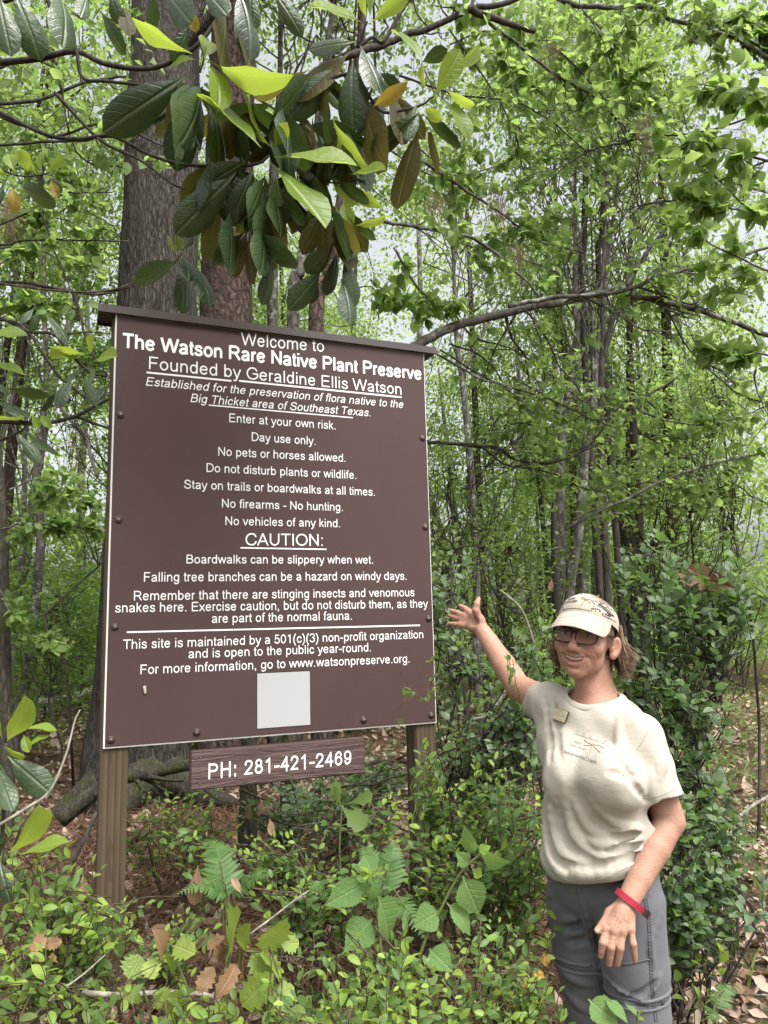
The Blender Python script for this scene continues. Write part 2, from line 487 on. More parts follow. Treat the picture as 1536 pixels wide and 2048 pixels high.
# ------------------------------------------------------------------ a plain grotesque stroke alphabet (cap height 100)
def _sp(*p): return catmull(np.array(p, float), 5)
def _ln(*p): return np.array(p, float)
def _el(cx, cy, rx, ry, a0=0, a1=360, n=26):
    t = np.radians(np.linspace(a0, a1, n)); return np.stack([cx + rx * np.cos(t), cy + ry * np.sin(t)], 1)
def _j(*a): return np.vstack([np.asarray(x, float) for x in a])
_ARCH = lambda a, b: _j(_sp((a, 44), (a + 6, 59), ((a + b) / 2 + 1, 67), (b - 6, 60), (b, 44)), [(b, 0)])
_SIX = [_el(40, 33, 27, 28), _sp((64, 74), (56, 90), (41, 95), (22, 84), (13, 60), (13, 33))]
GL = {
 'a': (77.7, [_j(_sp((13, 52), (20, 63), (37, 67), (54, 62), (60, 48)), [(60, 12), (65, 0)]), _sp((60, 41), (45, 38), (26, 34), (13, 21), (18, 9), (33, 5), (50, 10), (60, 24))]),
 'b': (77.7, [_ln((15, 0), (15, 100)), _el(40, 36, 25, 31)]),
 'c': (69.8, [_sp((60, 49), (50, 63), (37, 67), (20, 60), (12, 36), (20, 13), (37, 5), (52, 11), (61, 25))]),
 'd': (77.7, [_ln((62, 0), (62, 100)), _el(37, 36, 25, 31)]),
 'e': (77.7, [_ln((13, 38), (63, 38)), _sp((64, 38), (58, 58), (39, 67), (20, 59), (12, 36), (20, 13), (39, 5), (54, 10), (63, 21))]),
 'f': (38.8, [_j([(18, 0)], _sp((18, 78), (21, 91), (30, 95), (41, 94))), _ln((3, 66), (36, 66))]),
 'g': (77.7, [_el(37, 37, 25, 30), _j([(62, 72)], _sp((62, 5), (57, -15), (38, -23), (21, -19), (14, -8)))]),
 'h': (77.7, [_ln((15, 0), (15, 100)), _ARCH(15, 62)]),
 'i': (31, [_ln((15.5, 0), (15.5, 72)), _ln((15.5, 87), (15.5, 100))]),
 'j': (31, [_j([(15.5, 72)], _sp((15.5, -8), (11, -20), (1, -22))), _ln((15.5, 87), (15.5, 100))]),
 'k': (69.8, [_ln((15, 0), (15, 100)), _ln((57, 72), (15, 30)), _ln((30, 45), (61, 0))]),
 'l': (31, [_ln((15.5, 0), (15.5, 100))]),
 'm': (116, [_ln((15, 0), (15, 72)), _ARCH(15, 58), _ARCH(58, 101)]),
 'n': (77.7, [_ln((15, 0), (15, 72)), _ARCH(15, 62)]),
 'o': (77.7, [_el(39, 36, 27, 31)]),
 'p': (77.7, [_ln((15, -27), (15, 72)), _el(40, 36, 25, 31)]),
 'q': (77.7, [_ln((62, -27), (62, 72)), _el(37, 36, 25, 31)]),
 'r': (46.5, [_ln((15, 0), (15, 72)), _sp((15, 42), (20, 60), (31, 66), (43, 64))]),
 's': (69.8, [_sp((58, 50), (50, 63), (34, 67), (18, 61), (15, 51), (22, 42), (36, 37), (52, 31), (58, 20), (52, 9), (36, 5), (18, 9), (10, 23))]),
 't': (38.8, [_j([(18, 93)], _sp((18, 18), (20, 9), (27, 6), (37, 7))), _ln((4, 66), (36, 66))]),
 'u': (77.7, [_j([(15, 72)], _sp((15, 27), (21, 11), (37, 5), (55, 12), (62, 28))), _ln((62, 72), (62, 0))]),
 'v': (69.8, [_ln((6, 72), (35, 2)), _ln((64, 72), (35, 2))]),
 'w': (100.8, [_ln((6, 72), (28, 2)), _ln((50, 72), (28, 2)), _ln((50, 72), (73, 2)), _ln((95, 72), (73, 2))]),
 'x': (69.8, [_ln((6, 72), (64, 0)), _ln((6, 0), (64, 72))]),
 'y': (69.8, [_ln((6, 72), (35, 2)), _j([(64, 72)], _sp((35, -4), (28, -18), (19, -22), (8, -20)))]),
 'z': (69.8, [_ln((8, 66), (60, 66), (9, 6), (63, 6))]),
 'A': (93, [_ln((5, 0), (46, 98)), _ln((88, 0), (46, 98)), _ln((19, 34), (73, 34))]),
 'B': (93, [_ln((16, 0), (16, 100)), _j([(16, 94)], _el(52, 73.5, 23, 20.5, 90, -90, 12), [(16, 53)]), _j([(16, 53)], _el(54, 29.5, 27, 23.5, 90, -90, 12), [(16, 6)])]),
 'C': (100.8, [_sp((92, 69), (80, 88), (56, 95), (28, 85), (12, 50), (26, 16), (54, 5), (80, 13), (94, 35))]),
 'D': (100.8, [_ln((16, 0), (16, 100)), _j([(16, 94)], _el(48, 50, 42, 44, 90, -90, 18), [(16, 6)])]),
 'E': (93, [_ln((16, 0), (16, 100)), _ln((16, 94), (82, 94)), _ln((16, 52), (77, 52)), _ln((16, 6), (84, 6))]),
 'F': (85, [_ln((16, 0), (16, 100)), _ln((16, 94), (78, 94)), _ln((16, 50), (70, 50))]),
 'G': (108.6, [_j(_sp((93, 70), (80, 89), (56, 95), (28, 85), (12, 50), (27, 15), (57, 5), (80, 11), (98, 24)), [(98, 48), (57, 48)])]),
 'H': (100.8, [_ln((16, 0), (16, 100)), _ln((84, 0), (84, 100)), _ln((16, 53), (84, 53))]),
 'I': (38.8, [_ln((19.5, 0), (19.5, 100))]),
 'M': (116, [_ln((16, 0), (16, 100)), _ln((16, 96), (58, 3)), _ln((100, 96), (58, 3)), _ln((100, 0), (100, 100))]),
 'N': (100.8, [_ln((16, 0), (16, 100)), _ln((16, 96), (84, 4)), _ln((84, 0), (84, 100))]),
 'O': (108.6, [_el(54, 50, 44, 45, n=34)]),
 'P': (93, [_ln((16, 0), (16, 100)), _j([(16, 94)], _el(54, 71, 26, 23, 90, -90, 12), [(16, 48)])]),
 'R': (100.8, [_ln((16, 0), (16, 100)), _j([(16, 94)], _el(56, 71.5, 26, 22.5, 90, -90, 12), [(16, 49)]), _sp((50, 49), (65, 38), (92, 0))]),
 'S': (93, [_sp((78, 71), (68, 89), (46, 95), (22, 88), (15, 74), (24, 60), (46, 52), (72, 43), (80, 27), (70, 10), (46, 5), (20, 13), (10, 33))]),
 'T': (85, [_ln((2.5, 94), (82, 94)), _ln((42.5, 0), (42.5, 94))]),
 'U': (100.8, [_j([(16, 100)], _el(50, 39, 34, 34, 180, 360, 16), [(84, 100)])]),
 'W': (131.8, [_ln((4, 100), (35, 2)), _ln((66, 98), (35, 2)), _ln((66, 98), (97, 2)), _ln((128, 100), (97, 2))]),
 'X': (93, [_ln((6, 100), (86, 0)), _ln((6, 0), (86, 100))]),
 '0': (77.7, [_el(39, 50, 27, 45)]), '1': (77.7, [_ln((44, 0), (44, 98)), _ln((44, 95), (18, 76))]),
 '2': (77.7, [_j(_sp((11, 70), (18, 88), (39, 95), (60, 87), (65, 70), (56, 52), (35, 32), (13, 9)), [(10, 6), (66, 6)])]),
 '3': (77.7, [_sp((11, 74), (20, 90), (38, 95), (58, 88), (62, 73), (54, 58), (36, 53)), _sp((36, 53), (58, 47), (66, 28), (58, 11), (38, 5), (19, 11), (11, 27))]),
 '4': (77.7, [_ln((54, 0), (54, 98)), _ln((54, 96), (9, 32), (71, 32))]),
 '5': (77.7, [_j([(62, 94), (23, 94)], _sp((16, 48), (24, 57), (40, 61), (59, 53), (66, 33), (57, 11), (37, 5), (18, 12), (11, 26)))]),
 '6': (77.7, _SIX), '8': (77.7, [_el(39, 74, 22, 21), _el(39, 29, 28, 24)]),
 '9': (77.7, [np.array([79, 100.0]) - g for g in _SIX]),
 '.': (38.8, [_ln((19, 0), (19, 13))]), ',': (38.8, [_ln((19, 13), (19, -2), (14, -15))]), '-': (46.5, [_ln((5, 36), (42, 36))]),
 ':': (38.8, [_ln((19, 0), (19, 13)), _ln((19, 58), (19, 71))]), '(': (46.5, [_sp((38, 103), (20, 72), (15, 38), (20, 2), (38, -28))]),
 ')': (46.5, [_sp((8, 103), (26, 72), (31, 38), (26, 2), (8, -28))]), ' ': (38.8, []),
}


def stroke_text(s, w=12.0, slant=0.0, space=0.0, rounded=False):
    """(V (n,3) with x along the line, y up, both in cap heights / 100, z a tiny layer index; faces)"""
    V, Q, T, n, x, lay = [], [], [], 0, 0.0, 0
    for ch in s:
        adv, strokes = GL[ch]
        for P in strokes:
            P = P + [x, 0]
            d = nrm(np.diff(P, axis=0)); nn = np.stack([-d[:, 1], d[:, 0]], 1)
            closed = np.linalg.norm(P[0] - P[-1]) < 1e-6 and len(P) > 4
            a = np.vstack([nn[:1] if not closed else nn[-1:], nn]); b = np.vstack([nn, nn[-1:] if not closed else nn[:1]])
            m = nrm(a + b); sc = 1 / np.clip((m * a).sum(1), .45, 1)
            off = m * sc[:, None] * (w / 2)
            lay = (lay + 1) % 6
            V.append(np.column_stack([np.vstack([P + off, P - off]), np.full(2 * len(P), lay)]))
            k = len(P); i = np.arange(k - 1)
            Q.append(np.stack([i + k, i + k + 1, i + 1, i], 1) + n); n += 2 * k
            if rounded:
                for p in ([P[0], P[-1]] if len(P) != 3 else list(P)):
                    lay = (lay + 1) % 6
                    th = np.arange(10) * math.pi / 5
                    V.append(np.column_stack([p[0] + np.cos(th) * w / 2, p[1] + np.sin(th) * w / 2, np.full(10, lay)]))
                    i = np.arange(1, 9)
                    T.append(np.stack([np.zeros(8, int), i, i + 1], 1) + n); n += 10
        x += adv + space
    V = np.vstack(V); V[:, 0] += V[:, 1] * slant
    V[:, :2] /= 100
    return V, [np.vstack(Q)] + ([np.vstack(T)] if T else [])
# ------------------------------------------------------------------ the welcome sign
SO = np.array([-0.940026, 2.60581745, 1.13459])      # lower left corner of the panel's face
SYAW = 0.3988894
SX = np.array([math.cos(SYAW), math.sin(SYAW), 0.0]); SZ = np.array([0, 0, 1.0]); SN = np.array([math.sin(SYAW), -math.cos(SYAW), 0.0])
SR = np.stack([SX, -SN, SZ], 1)       # columns: across, away from the viewer, up
SW, SH = 1.2192, 1.5


def sgn(u, v, w=0.0): return SO + SX * u + SZ * v + SN * w


def on_plane(px, py, w=0.0):
    d = at(px, py, 1.0) - EYE
    t = ((SO + SN * w - EYE) @ SN) / (d @ SN)
    q = EYE + d * t - SO
    return q @ SX, q @ SZ


def ground_z(x, y):
    x, y = np.asarray(x, float), np.asarray(y, float)
    s = 1 / (1 + np.exp(np.clip((x - .25 - .05 * np.maximum(y - 3, 0)) * 7, -50, 50)))           # bank on the left, worn path on the right
    near = 1 / (1 + np.exp(np.clip(-(y - 1.2) * 5, -50, 50)))
    z = .34 * s * near
    z = z + .03 * np.sin(x * 2.1 + .7) * np.cos(y * 1.7) * near + .02 * np.sin(x * 5.3 + y * 3.1) * near
    far = np.clip((y - 9) / 30, 0, 1)
    return z + .25 * far * np.where(x > 0, 1.2, .6) + .012 * np.clip(np.hypot(x, y) - 40, 0, 400) * 0


def build_sign():
    brown = Mat('brown_sign_face')
    nz = brown.noise(brown.coord('Object', (3, 3, 1.2)), 2.2, 4)
    fine = brown.noise(brown.coord('Object'), 90, 3)
    c = brown.mix(nz, (.064, .037, .035), (.077, .046, .043))
    c = brown.mix(brown.ramp(fine, [(.62, 0.), (.75, .2)]), c, (.13, .10, .09))
    brown = brown.done(brown.bsdf(c, brown.ramp(nz, [(.3, .50), (.7, .60)]), spec=.22))
    white = plain('white_sign_core', (.78, .78, .75), .5)
    ink = plain('white_vinyl_lettering', (.80, .81, .80), .45)
    rail = plain('dark_brown_cap_rail', (.045, .032, .027), .38, var=.25, scale=9)
    wood = Mat('treated_post_wood')
    v = wood.coord('Object', (26, 26, 1.1))
    g = wood.noise(v, 1.6, 6, .6, 1.4)
    w2 = wood.n('ShaderNodeTexWave', wave_type='BANDS', bands_direction='X', wave_profile='SAW'); w2.inputs['Scale'].default_value = 1.15
    w2.inputs['Distortion'].default_value = 5.0; w2.inputs['Detail'].default_value = 3; w2.inputs['Detail Scale'].default_value = .6
    wood.l(wood.coord('Object', (16, 16, .55)), w2.inputs['Vector'])
    h = wood.math('ADD', wood.math('MULTIPLY', g, .6), wood.math('MULTIPLY', w2.outputs['Fac'], .45))
    c = wood.mix(wood.ramp(h, [(.2, 0.), (.8, 1.)]), (.040, .026, .017), (.125, .090, .057))
    st = wood.noise(wood.coord('Object', (9, 9, 1.8)), 1.3, 3)
    c = wood.mix(wood.ramp(st, [(.57, 0.), (.6, .6)]), c, (.055, .036, .024))
    gr = wood.noise(wood.coord('Object', (5, 5, .8)), 1.9, 3)
    c = wood.mix(wood.ramp(gr, [(.45, 0.), (.7, .5)]), c, (.070, .074, .045))
    wood = wood.done(wood.bsdf(c, .85, h, .5, .004, spec=.2))
    bolt_m = plain('rusty_brown_bolt', (.055, .032, .027), .5, var=.4, scale=60, Metallic=.2)
    head_m = plain('worn_bolt_head', (.16, .12, .10), .4, var=.4, scale=90, Metallic=.5)
    t = thing('welcome_sign', 'large brown welcome sign board with white lettering on two square wooden posts', 'sign', sgn(SW / 2, 0) * [1, 1, 0] + [0, 0, .33])
    g = Geo().box(sgn(SW / 2, SH / 2, -.006), (SW, .010, SH), SR)
    core = part('panel', g, white, t, smooth=False)
    g = Geo().box(sgn(SW / 2 + .001, SH / 2 + .001, .0002), (SW - .009, .0036, SH - .008), SR)
    face = part('brown_face', g, brown, core, smooth=False)
    W = .002 + .0007
    # posts with chamfered edges
    for u, vis in ((.036, 1), (SW - .044, 1)):
        g = Geo()
        a, b = .0445, .006
        pr = np.array([(-a + b, -a), (a - b, -a), (a, -a + b), (a, a - b), (a - b, a), (-a + b, a), (-a, a - b), (-a, -a + b)])
        base = sgn(u, 0, -.011 - a)
        zs = np.linspace(-.6, SH + SO[2] - .012, 14)
        V = np.concatenate([np.stack([base[0] + pr[:, 0] * SX[0] - pr[:, 1] * SN[0] * -1 * -1, base[1] + pr[:, 0] * SX[1] - pr[:, 1] * SN[1], np.full(8, z)], 1) for z in zs])
        q = [[i * 8 + j, i * 8 + (j + 1) % 8, i * 8 + 8 + (j + 1) % 8, i * 8 + 8 + j] for i in range(len(zs) - 1) for j in range(8)]
        g.add(V, q, [list(range(len(V) - 8, len(V)))])
        part('post', g, wood, t, smooth=False)
    # cap rail: a bent flashing with a lip
    g = Geo()
    x0, x1 = -.058, SW + .052
    prof = np.array([(.015, -.001), (.015, .027), (-.118, .027), (-.118, -.004), (-.114, -.004), (-.114, .004), (.011, .004), (.011, -.001)])
    V = np.concatenate([sgn(x, 0) + SN * prof[:, :1] + SZ * (SH + prof[:, 1:]) for x in (x0, x1)])
    g.add(V, [[i, (i + 1) % 8, 8 + (i + 1) % 8, 8 + i] for i in range(8)], [list(range(8))[::-1], list(range(8, 16))])
    part('cap_rail', g, rail, t, smooth=False)
    # lettering: text, left end and right end of the baseline in the photograph, cap height, bold, slant
    L = [("Welcome to", 482, 690.3, 648, 704, 25, 11, 0), ("The Watson Rare Native Plant Preserve", 245, 695, 843.4, 759.7, 27, 19, 0),
         ("Founded by Geraldine Ellis Watson", 298, 738, 803, 789.5, 24, 11.5, 0),
         ("Established for the preservation of flora native to the", 291.6, 771, 806.7, 816.3, 16.5, 12, .2),
         ("Big Thicket area of Southeast Texas.", 381, 804, 741, 833, 16.5, 12, .2),
         ("Enter at your own risk.", 458.6, 844, 671, 859, 17, 12, 0), ("Day use only.", 503.5, 881.7, 631, 890, 17, 12, 0),
         ("No pets or horses allowed.", 436.6, 911, 691, 924, 17, 12, 0), ("Do not disturb plants or wildlife.", 413, 943.7, 712.5, 958, 17, 12, 0),
         ("Stay on trails or boardwalks at all times.", 368, 977, 749.6, 991.6, 17, 12, 0), ("No firearms - No hunting.", 444, 1015, 685.6, 1022, 17, 12, 0),
         ("No vehicles of any kind.", 450.8, 1050, 680, 1054.6, 17, 12, 0), ("CAUTION:", 490.8, 1090.7, 645.6, 1091.7, 24, 12, 0),
         ("Boardwalks can be slippery when wet.", 373, 1126.9, 746, 1127.3, 17, 12, 0),
         ("Falling tree branches can be a hazard on windy days.", 287.8, 1163.4, 813, 1159.7, 18, 12, 0),
         ("Remember that there are stinging insects and venomous", 267.7, 1201, 828.8, 1192.5, 18, 12, 0),
         ("snakes here. Exercise caution, but do not disturb them, as they", 230, 1225, 856, 1215, 18, 12, 0),
         ("are part of the normal fauna.", 423.7, 1246, 703.6, 1239.4, 18, 12, 0),
         ("This site is maintained by a 501(c)(3) non-profit organization", 246, 1298.4, 846.6, 1276.4, 18, 12, 0),
         ("and is open to the public year-round.", 377, 1316.7, 741.6, 1302.7, 18, 12, 0),
         ("For more information, go to www.watsonpreserve.org.", 280.8, 1348.6, 819, 1325, 18, 12, 0)]
    for s, x0, y0, x1, y1, ch, bold, sh in L:
        u0, v0 = on_plane(x0, y0, W); u1, v1 = on_plane(x1, y1, W)
        ub, vb = on_plane((x0 + x1) / 2, (y0 + y1) / 2 - ch, W)
        ph = vb - (v0 + v1) / 2
        V, T = stroke_text(s, bold, sh)
        lo, hi = V[:, 0].min(), V[:, 0].max()
        X = u0 + (V[:, 0] - lo) / (hi - lo) * (u1 - u0)
        Z = (v0 + v1) / 2 + (X - (u0 + u1) / 2) / (u1 - u0) * (v1 - v0) + V[:, 1] * ph
        part('lettering', Geo().add(SO + X[:, None] * SX + Z[:, None] * SZ + SN * (W + V[:, 2:] * .00008), *T), ink, t, smooth=False)
    for (x0, y0, x1, y1, th) in ((293, 746, 463, 760.5, 3.6), (478, 762, 803, 794, 3.6), (417.6, 810.5, 705.7, 835, 2.4), (481, 1096.5, 653, 1097.8, 2.8), (253.6, 1266.6, 840, 1248.7, 3)):
        u0, v0 = on_plane(x0, y0, W); u1, v1 = on_plane(x1, y1, W); h = th * 2.9 / FPX / 2
        v = (v0 + v1) / 2
        V = [SO + SX * u + SZ * z + SN * (W - .0002) for u, z in ((u0, v - h), (u1, v - h), (u1, v + h), (u0, v + h))]
        part('ruled_line', Geo().add(V, [[0, 1, 2, 3]]), ink, t, smooth=False)
    # blank white sticker at the foot of the board
    dark = plain('black_sticker_edge', (.02, .02, .025), .5)
    a = on_plane(512.3, 1459.7, W); b = on_plane(621.6, 1340, W)
    part('sticker', Geo().box(sgn((a[0] + b[0]) / 2, (a[1] + b[1]) / 2, .0022), (b[0] - a[0], .0008, b[1] - a[1]), SR), dark, t, smooth=False)
    part('sticker', Geo().box(sgn((a[0] + b[0]) / 2, (a[1] + b[1]) / 2, .0026), (b[0] - a[0] - .008, .0008, b[1] - a[1] - .008), SR), plain('blank_sticker', (.42, .42, .42), .8, spec=.1), t, smooth=False)
    # bolts: washer, domed head, stub
    for k, (x, y) in enumerate(((241, 829.5), (237, 1039.5), (845, 876), (850.7, 1054), (230, 1254), (857, 1237), (221.7, 1480), (393.7, 1465), (727.5, 1440), (863, 1430.6))):
        u, v = on_plane(x, y, W); u = min(u, SW - .016)
        def disc(r, w0, w1, n=14):
            g = Geo(); rad = np.array([r, r, r * .55, .0001]); w = np.array([w0, w0 + (w1 - w0) * .6, w1, w1])
            th = np.arange(n) * 2 * math.pi / n
            V = np.concatenate([sgn(u, v) + np.cos(th)[:, None] * SX * a + np.sin(th)[:, None] * SZ * a + SN * b for a, b in zip(rad, w)])
            q = [[i * n + j, i * n + (j + 1) % n, i * n + n + (j + 1) % n, i * n + n + j] for i in range(3) for j in range(n)]
            return g.add(V, q)
        b = part('bolt', disc(.0135, .002, .0048), bolt_m, t)
        part('bolt_head', disc(.0062, .0046, .0085, 8), head_m, b)
    # hanging phone plank
    pw = Mat('dark_stained_plank')
    v = pw.coord('Object', (1.4, 30, 30), (0, 0, 0))
    rot = pw.coord('Object', (1, 1, 1), (0, 0, -SYAW))
    mp = pw.n('ShaderNodeMapping'); mp.inputs['Scale'].default_value = (1.6, 26, 26); pw.l(rot, mp.inputs['Vector'])
    g1 = pw.noise(mp.outputs[0], 1.5, 6, .65, 1.0)
    c = pw.mix(pw.ramp(g1, [(.3, 0.), (.75, 1.)]), (.070, .043, .039), (.150, .098, .088))
    pm = pw.done(pw.bsdf(c, .6, g1, .35, 12, spec=.3))
    w = -.012
    a0, b0 = on_plane(381, 1583, w); a1, b1 = on_plane(729.5, 1473, w)
    c0, d0 = on_plane(380.6, 1503, w)
    uu, vv = (a0 + a1) / 2, (b0 + b1) / 2
    pl = thing('phone_plank', 'narrow dark brown plank with routed white phone number hanging below the large sign', 'sign', sgn(uu, vv, w))
    g = Geo()
    hw, hh, th, ch = (a1 - a0) / 2, (d0 - b0) / 2, .036, .004
    V = []
    for dy, ins in ((0, ch), (-ch, 0), (-th, 0)):
        V += [sgn(uu + sx * (hw - ins), vv + sz * (hh - ins), w + dy) for sx, sz in ((-1, -1), (1, -1), (1, 1), (-1, 1))]
    q = [[0, 1, 2, 3], [11, 10, 9, 8]] + [[i * 4 + (j + 1) % 4, i * 4 + j, i * 4 + 4 + j, i * 4 + 4 + (j + 1) % 4] for i in range(2) for j in range(4)]
    part('board', g.add(V, q), pm, pl, smooth=False)
    s, x0, y0, x1, y1, chh = "PH: 281-421-2469", 416.7, 1557, 702.7, 1527.7, 28
    V, T = stroke_text(s, 14.5, 0, 9, True)
    u0, v0 = on_plane(x0, y0, w); u1, v1 = on_plane(x1, y1, w); ub, vb = on_plane((x0 + x1) / 2, (y0 + y1) / 2 - chh, w)
    X = u0 + (V[:, 0] - V[:, 0].min()) / np.ptp(V[:, 0]) * (u1 - u0)
    Z = v0 + (X - u0) / (u1 - u0) * (v1 - v0) + V[:, 1] * (vb - (v0 + v1) / 2)
    part('lettering', Geo().add(SO + X[:, None] * SX + Z[:, None] * SZ + SN * (w + .0006 + V[:, 2:] * .0001), *T), ink, pl, smooth=False)
    for (x, y) in ((392, 1517), (401, 1516), (400, 1569), (714, 1490), (712, 1537)):
        u, v = on_plane(x, y, w)
        part('screw', Geo().tube([sgn(u, v, w), sgn(u, v, w + .002)], .0035, 8), head_m, pl)
    for du in (-.2, .2):     # wires that carry the plank, fixed behind the big board
        part('wire', Geo().tube([sgn(uu + du, vv, w - th - .002), sgn(uu + du, .06, -.014)], .0016, 5), rail, pl)
    # small white cocoon stuck on the board
    u, v = on_plane(288.8, 1379.5, W)
    coc = SDF().cone(sgn(u, v + .008, .006), sgn(u + .002, v - .010, .006), .0055, .0042, .004)
    V, F = coc.mesh(sgn(u, v, 0) - .03, sgn(u, v, 0) + .03, .0018)
    o = link('cocoon', make_mesh('cocoon', V - sgn(u, v), [F]), plain('silk_cocoon', (.5, .45, .38), .8, var=.4, scale=200), None, tuple(sgn(u, v)))
    tag(o, 'tiny pale cocoon stuck to the lower left of the brown board', 'cocoon')


build_sign()
# ------------------------------------------------------------------ the person
def build_person():
    HY = 2.13
    az = math.radians(33)
    f = np.array([-math.sin(az), -math.cos(az), .03]); f = nrm(f)
    up0 = np.array([0, 0, 1.0]); l = nrm(np.cross(up0, f)); u = np.cross(f, l)
    a = math.radians(7.5)                      # head tipped to the person's left
    u2 = u * math.cos(a) + l * math.sin(a); l2 = l * math.cos(a) - u * math.sin(a)
    l, u = l2, u2
    eyes = at(1153, 1266.5, HY)
    HO = eyes - f * .083
    AX = np.stack([l, f, u])                   # rows: head axes
    def h(x, y, z): return HO + l * x + f * y + u * z
    def loc(P): return (np.asarray(P) - HO) @ AX.T
    bf = nrm(np.array([-.5, -.866, 0])); bl = np.array([.866, -.5, 0]); bu = up0
    BX = np.stack([bl, bf, bu])

    # joints
    Rs, Ls = at(1104, 1412, 2.31), at(1279, 1476, 2.10)
    Re, Rw = at(1037, 1375, 2.52), at(961, 1256, 2.66)
    Le, Lw = at(1338, 1642, 2.08), at(1259, 1797, 1.985)
    neck = at(1193, 1392, 2.235)

    # -------------------------------------------------- skin
    b = SDF()
    b.ell(h(0, -.014, .022), (.072, .094, .080), AX)
    b.ell(h(0, .026, -.020), (.0610, .068, .086), AX, .03)
    b.ell(h(0, .030, -.072), (.0445, .049, .042), AX, .03)
    b.ell(h(0, .071, -.104), (.023, .021, .017), AX, .025)
    for s in (-1, 1):
        b.ell(h(s * .041, .060, -.036), (.026, .022, .024), AX, .022)         # cheek raised by the smile
        b.ell(h(s * .040, .032, -.076), (.013, .028, .020), AX, .025)          # jowl
        b.ell(h(s * .027, .080, .020), (.026, .013, .009), AX, .014)          # brow
        b.ell(h(s * .0315, .094, -.001), (.019, .014, .0125), AX, .012, sub=True)
        b.ell(h(s * .0315, .0755, -.001), (.0155, .0125, .0125), AX, .004)    # lids
    b.chain([h(0, .083, .012), h(0, .094, -.012), h(0, .106, -.036)], [.009, .0090, .0125], .010)
    b.ell(h(0, .1105, -.039), (.0130, .0110, .0105), AX, .006)
    for s in (-1, 1):
        b.ell(h(s * .0155, .0965, -.0435), (.0090, .012, .0085), AX, .005)
        b.ell(h(s * .0065, .104, -.0505), (.0036, .006, .003), AX, .003, sub=True)
    # muzzle, lips
    b.ell(h(0, .074, -.068), (.034, .022, .026), AX, .018)
    def lip(x): return .0965 - 8.5 * x * x, .0085 * (abs(x) / .030) ** 2       # depth, rise of the corners
    xs = np.linspace(-.0325, .0325, 9)
    for i in range(8):
        P = [h(x, lip(x)[0] - .004, -.0640 + lip(x)[1] + (.0006 if abs(x) > .004 else -.0006)) for x in xs[i:i + 2]]
        b.cone(P[0], P[1], .0036 - .0016 * abs(xs[i] / .0325), .0036 - .0016 * abs(xs[i + 1] / .0325), .005)
        P = [h(x, lip(x)[0] - .006, -.0835 + lip(x)[1] * 2.15) for x in xs[i:i + 2]]
        b.cone(P[0], P[1], .0048 - .0023 * abs(xs[i] / .0325), .0048 - .0023 * abs(xs[i + 1] / .0325), .005)
    for i in range(8):
        P = [h(x, lip(x)[0] + .001, -.0730 + lip(x)[1] * 1.6) for x in xs[i:i + 2]]
        r = [max(.0008, .0072 - .0060 * (abs(x) / .0325) ** 2.0) for x in xs[i:i + 2]]
        b.cone(P[0], P[1], r[0], r[1], .002, sub=True)
        P = [q - f * .009 for q in P]
        b.cone(P[0], P[1], r[0], r[1], .002, sub=True)
    base_f = SDF(); base_f.ops = list(b.ops)
    def crease(pts, r, depth, k=.004):      # wrinkles: drawn on the face from in front, cut to an even depth
        P = []
        for x, z in pts:
            q = base_f.march(h(x, .16, z), -f)
            if q is not None: P.append(q)
        if len(P) > 1:
            P = catmull(P, 3); out_ = nrm(P - h(0, .0, -.03)); w_ = np.sin(np.linspace(.25, math.pi - .25, len(P)))[:, None] * .7 + .3
            b.chain(P + out_ * (r - depth * w_), r, k, sub=True)
    for s in (-1, 1):   # smile lines, cheek lines, crow's feet, under the eyes
        crease([(s * .020, -.045), (s * .030, -.055), (s * .0410, -.066), (s * .0450, -.079), (s * .0430, -.091)], .0032, .0026)
        crease([(s * .046, -.060), (s * .050, -.072), (s * .0495, -.086)], .0026, .0016)
        crease([(s * .052, -.045), (s * .0555, -.056), (s * .056, -.068)], .0022, .0011)
        for dz in (-.014, -.006, .002):
            crease([(s * .048, dz * .7 - .002), (s * .054, dz - .004), (s * .0585, dz * 1.4 - .008)], .0016, .0011)
        crease([(s * .020, -.0155), (s * .032, -.0185), (s * .044, -.014)], .0022, .0012)
    crease([(-.016, -.0925), (0, -.0945), (.016, -.0925)], .004, .0014)
    # ears
    for s in (-1, 1):
        e = h(s * .0790, -.016, -.031)
        ea = np.stack([nrm(l * s * .74 + f * .67), nrm(-f * .74 + l * s * .67 - u * .10), u])
        b.ell(e, (.0065, .0185, .031), ea, .006)
        b.ell(e + ea[0] * .0062 + ea[2] * .003 - ea[1] * .001, (.0055, .0115, .020), ea, .004, sub=True)
        b.ell(e + ea[0] * .003 - ea[1] * .012 - ea[2] * .004, (.005, .005, .008), ea, .004)
        b.ell(e - ea[2] * .024 - ea[1] * .006, (.005, .009, .009), ea, .006)
    # neck and trunk
    b.cone(h(0, -.026, -.050), neck - bu * .02 - bf * .014, .0490, .055, .010)
    b.cone(h(0, .004, -.098), neck + bf * .034 - bu * .03, .028, .034, .02)
    for s in (-1, 1):
        b.chain([h(s * .052, -.030, -.070), (h(s * .040, 0, -.12) + neck + bf * .03) / 2, neck + bf * .047 + bl * s * .014 - bu * .02], [.010, .0095, .008], .014)
    for k in range(1, 4):
        z = -.118 - .013 * k
        b.chain([h(.052, .006, z + .010), h(.030, .036 + .004 * k, z), h(.004, .046 + .005 * k, z - .002)], [.0006, .0010, .0006], .006, sub=True)
    b.ell(neck - bu * .17, (.135, .085, .17), BX, .05)
    b.cone(Rs, Ls, .042, .042, .04)
    b.ell(neck - bu * .36, (.13, .09, .12), BX, .05)
    # left arm
    def limb(pts, rad, k=.02):
        b.chain(pts, rad, .006)
    sd = nrm(np.cross(nrm(Lw - Le), nrm(Ls - Le)))
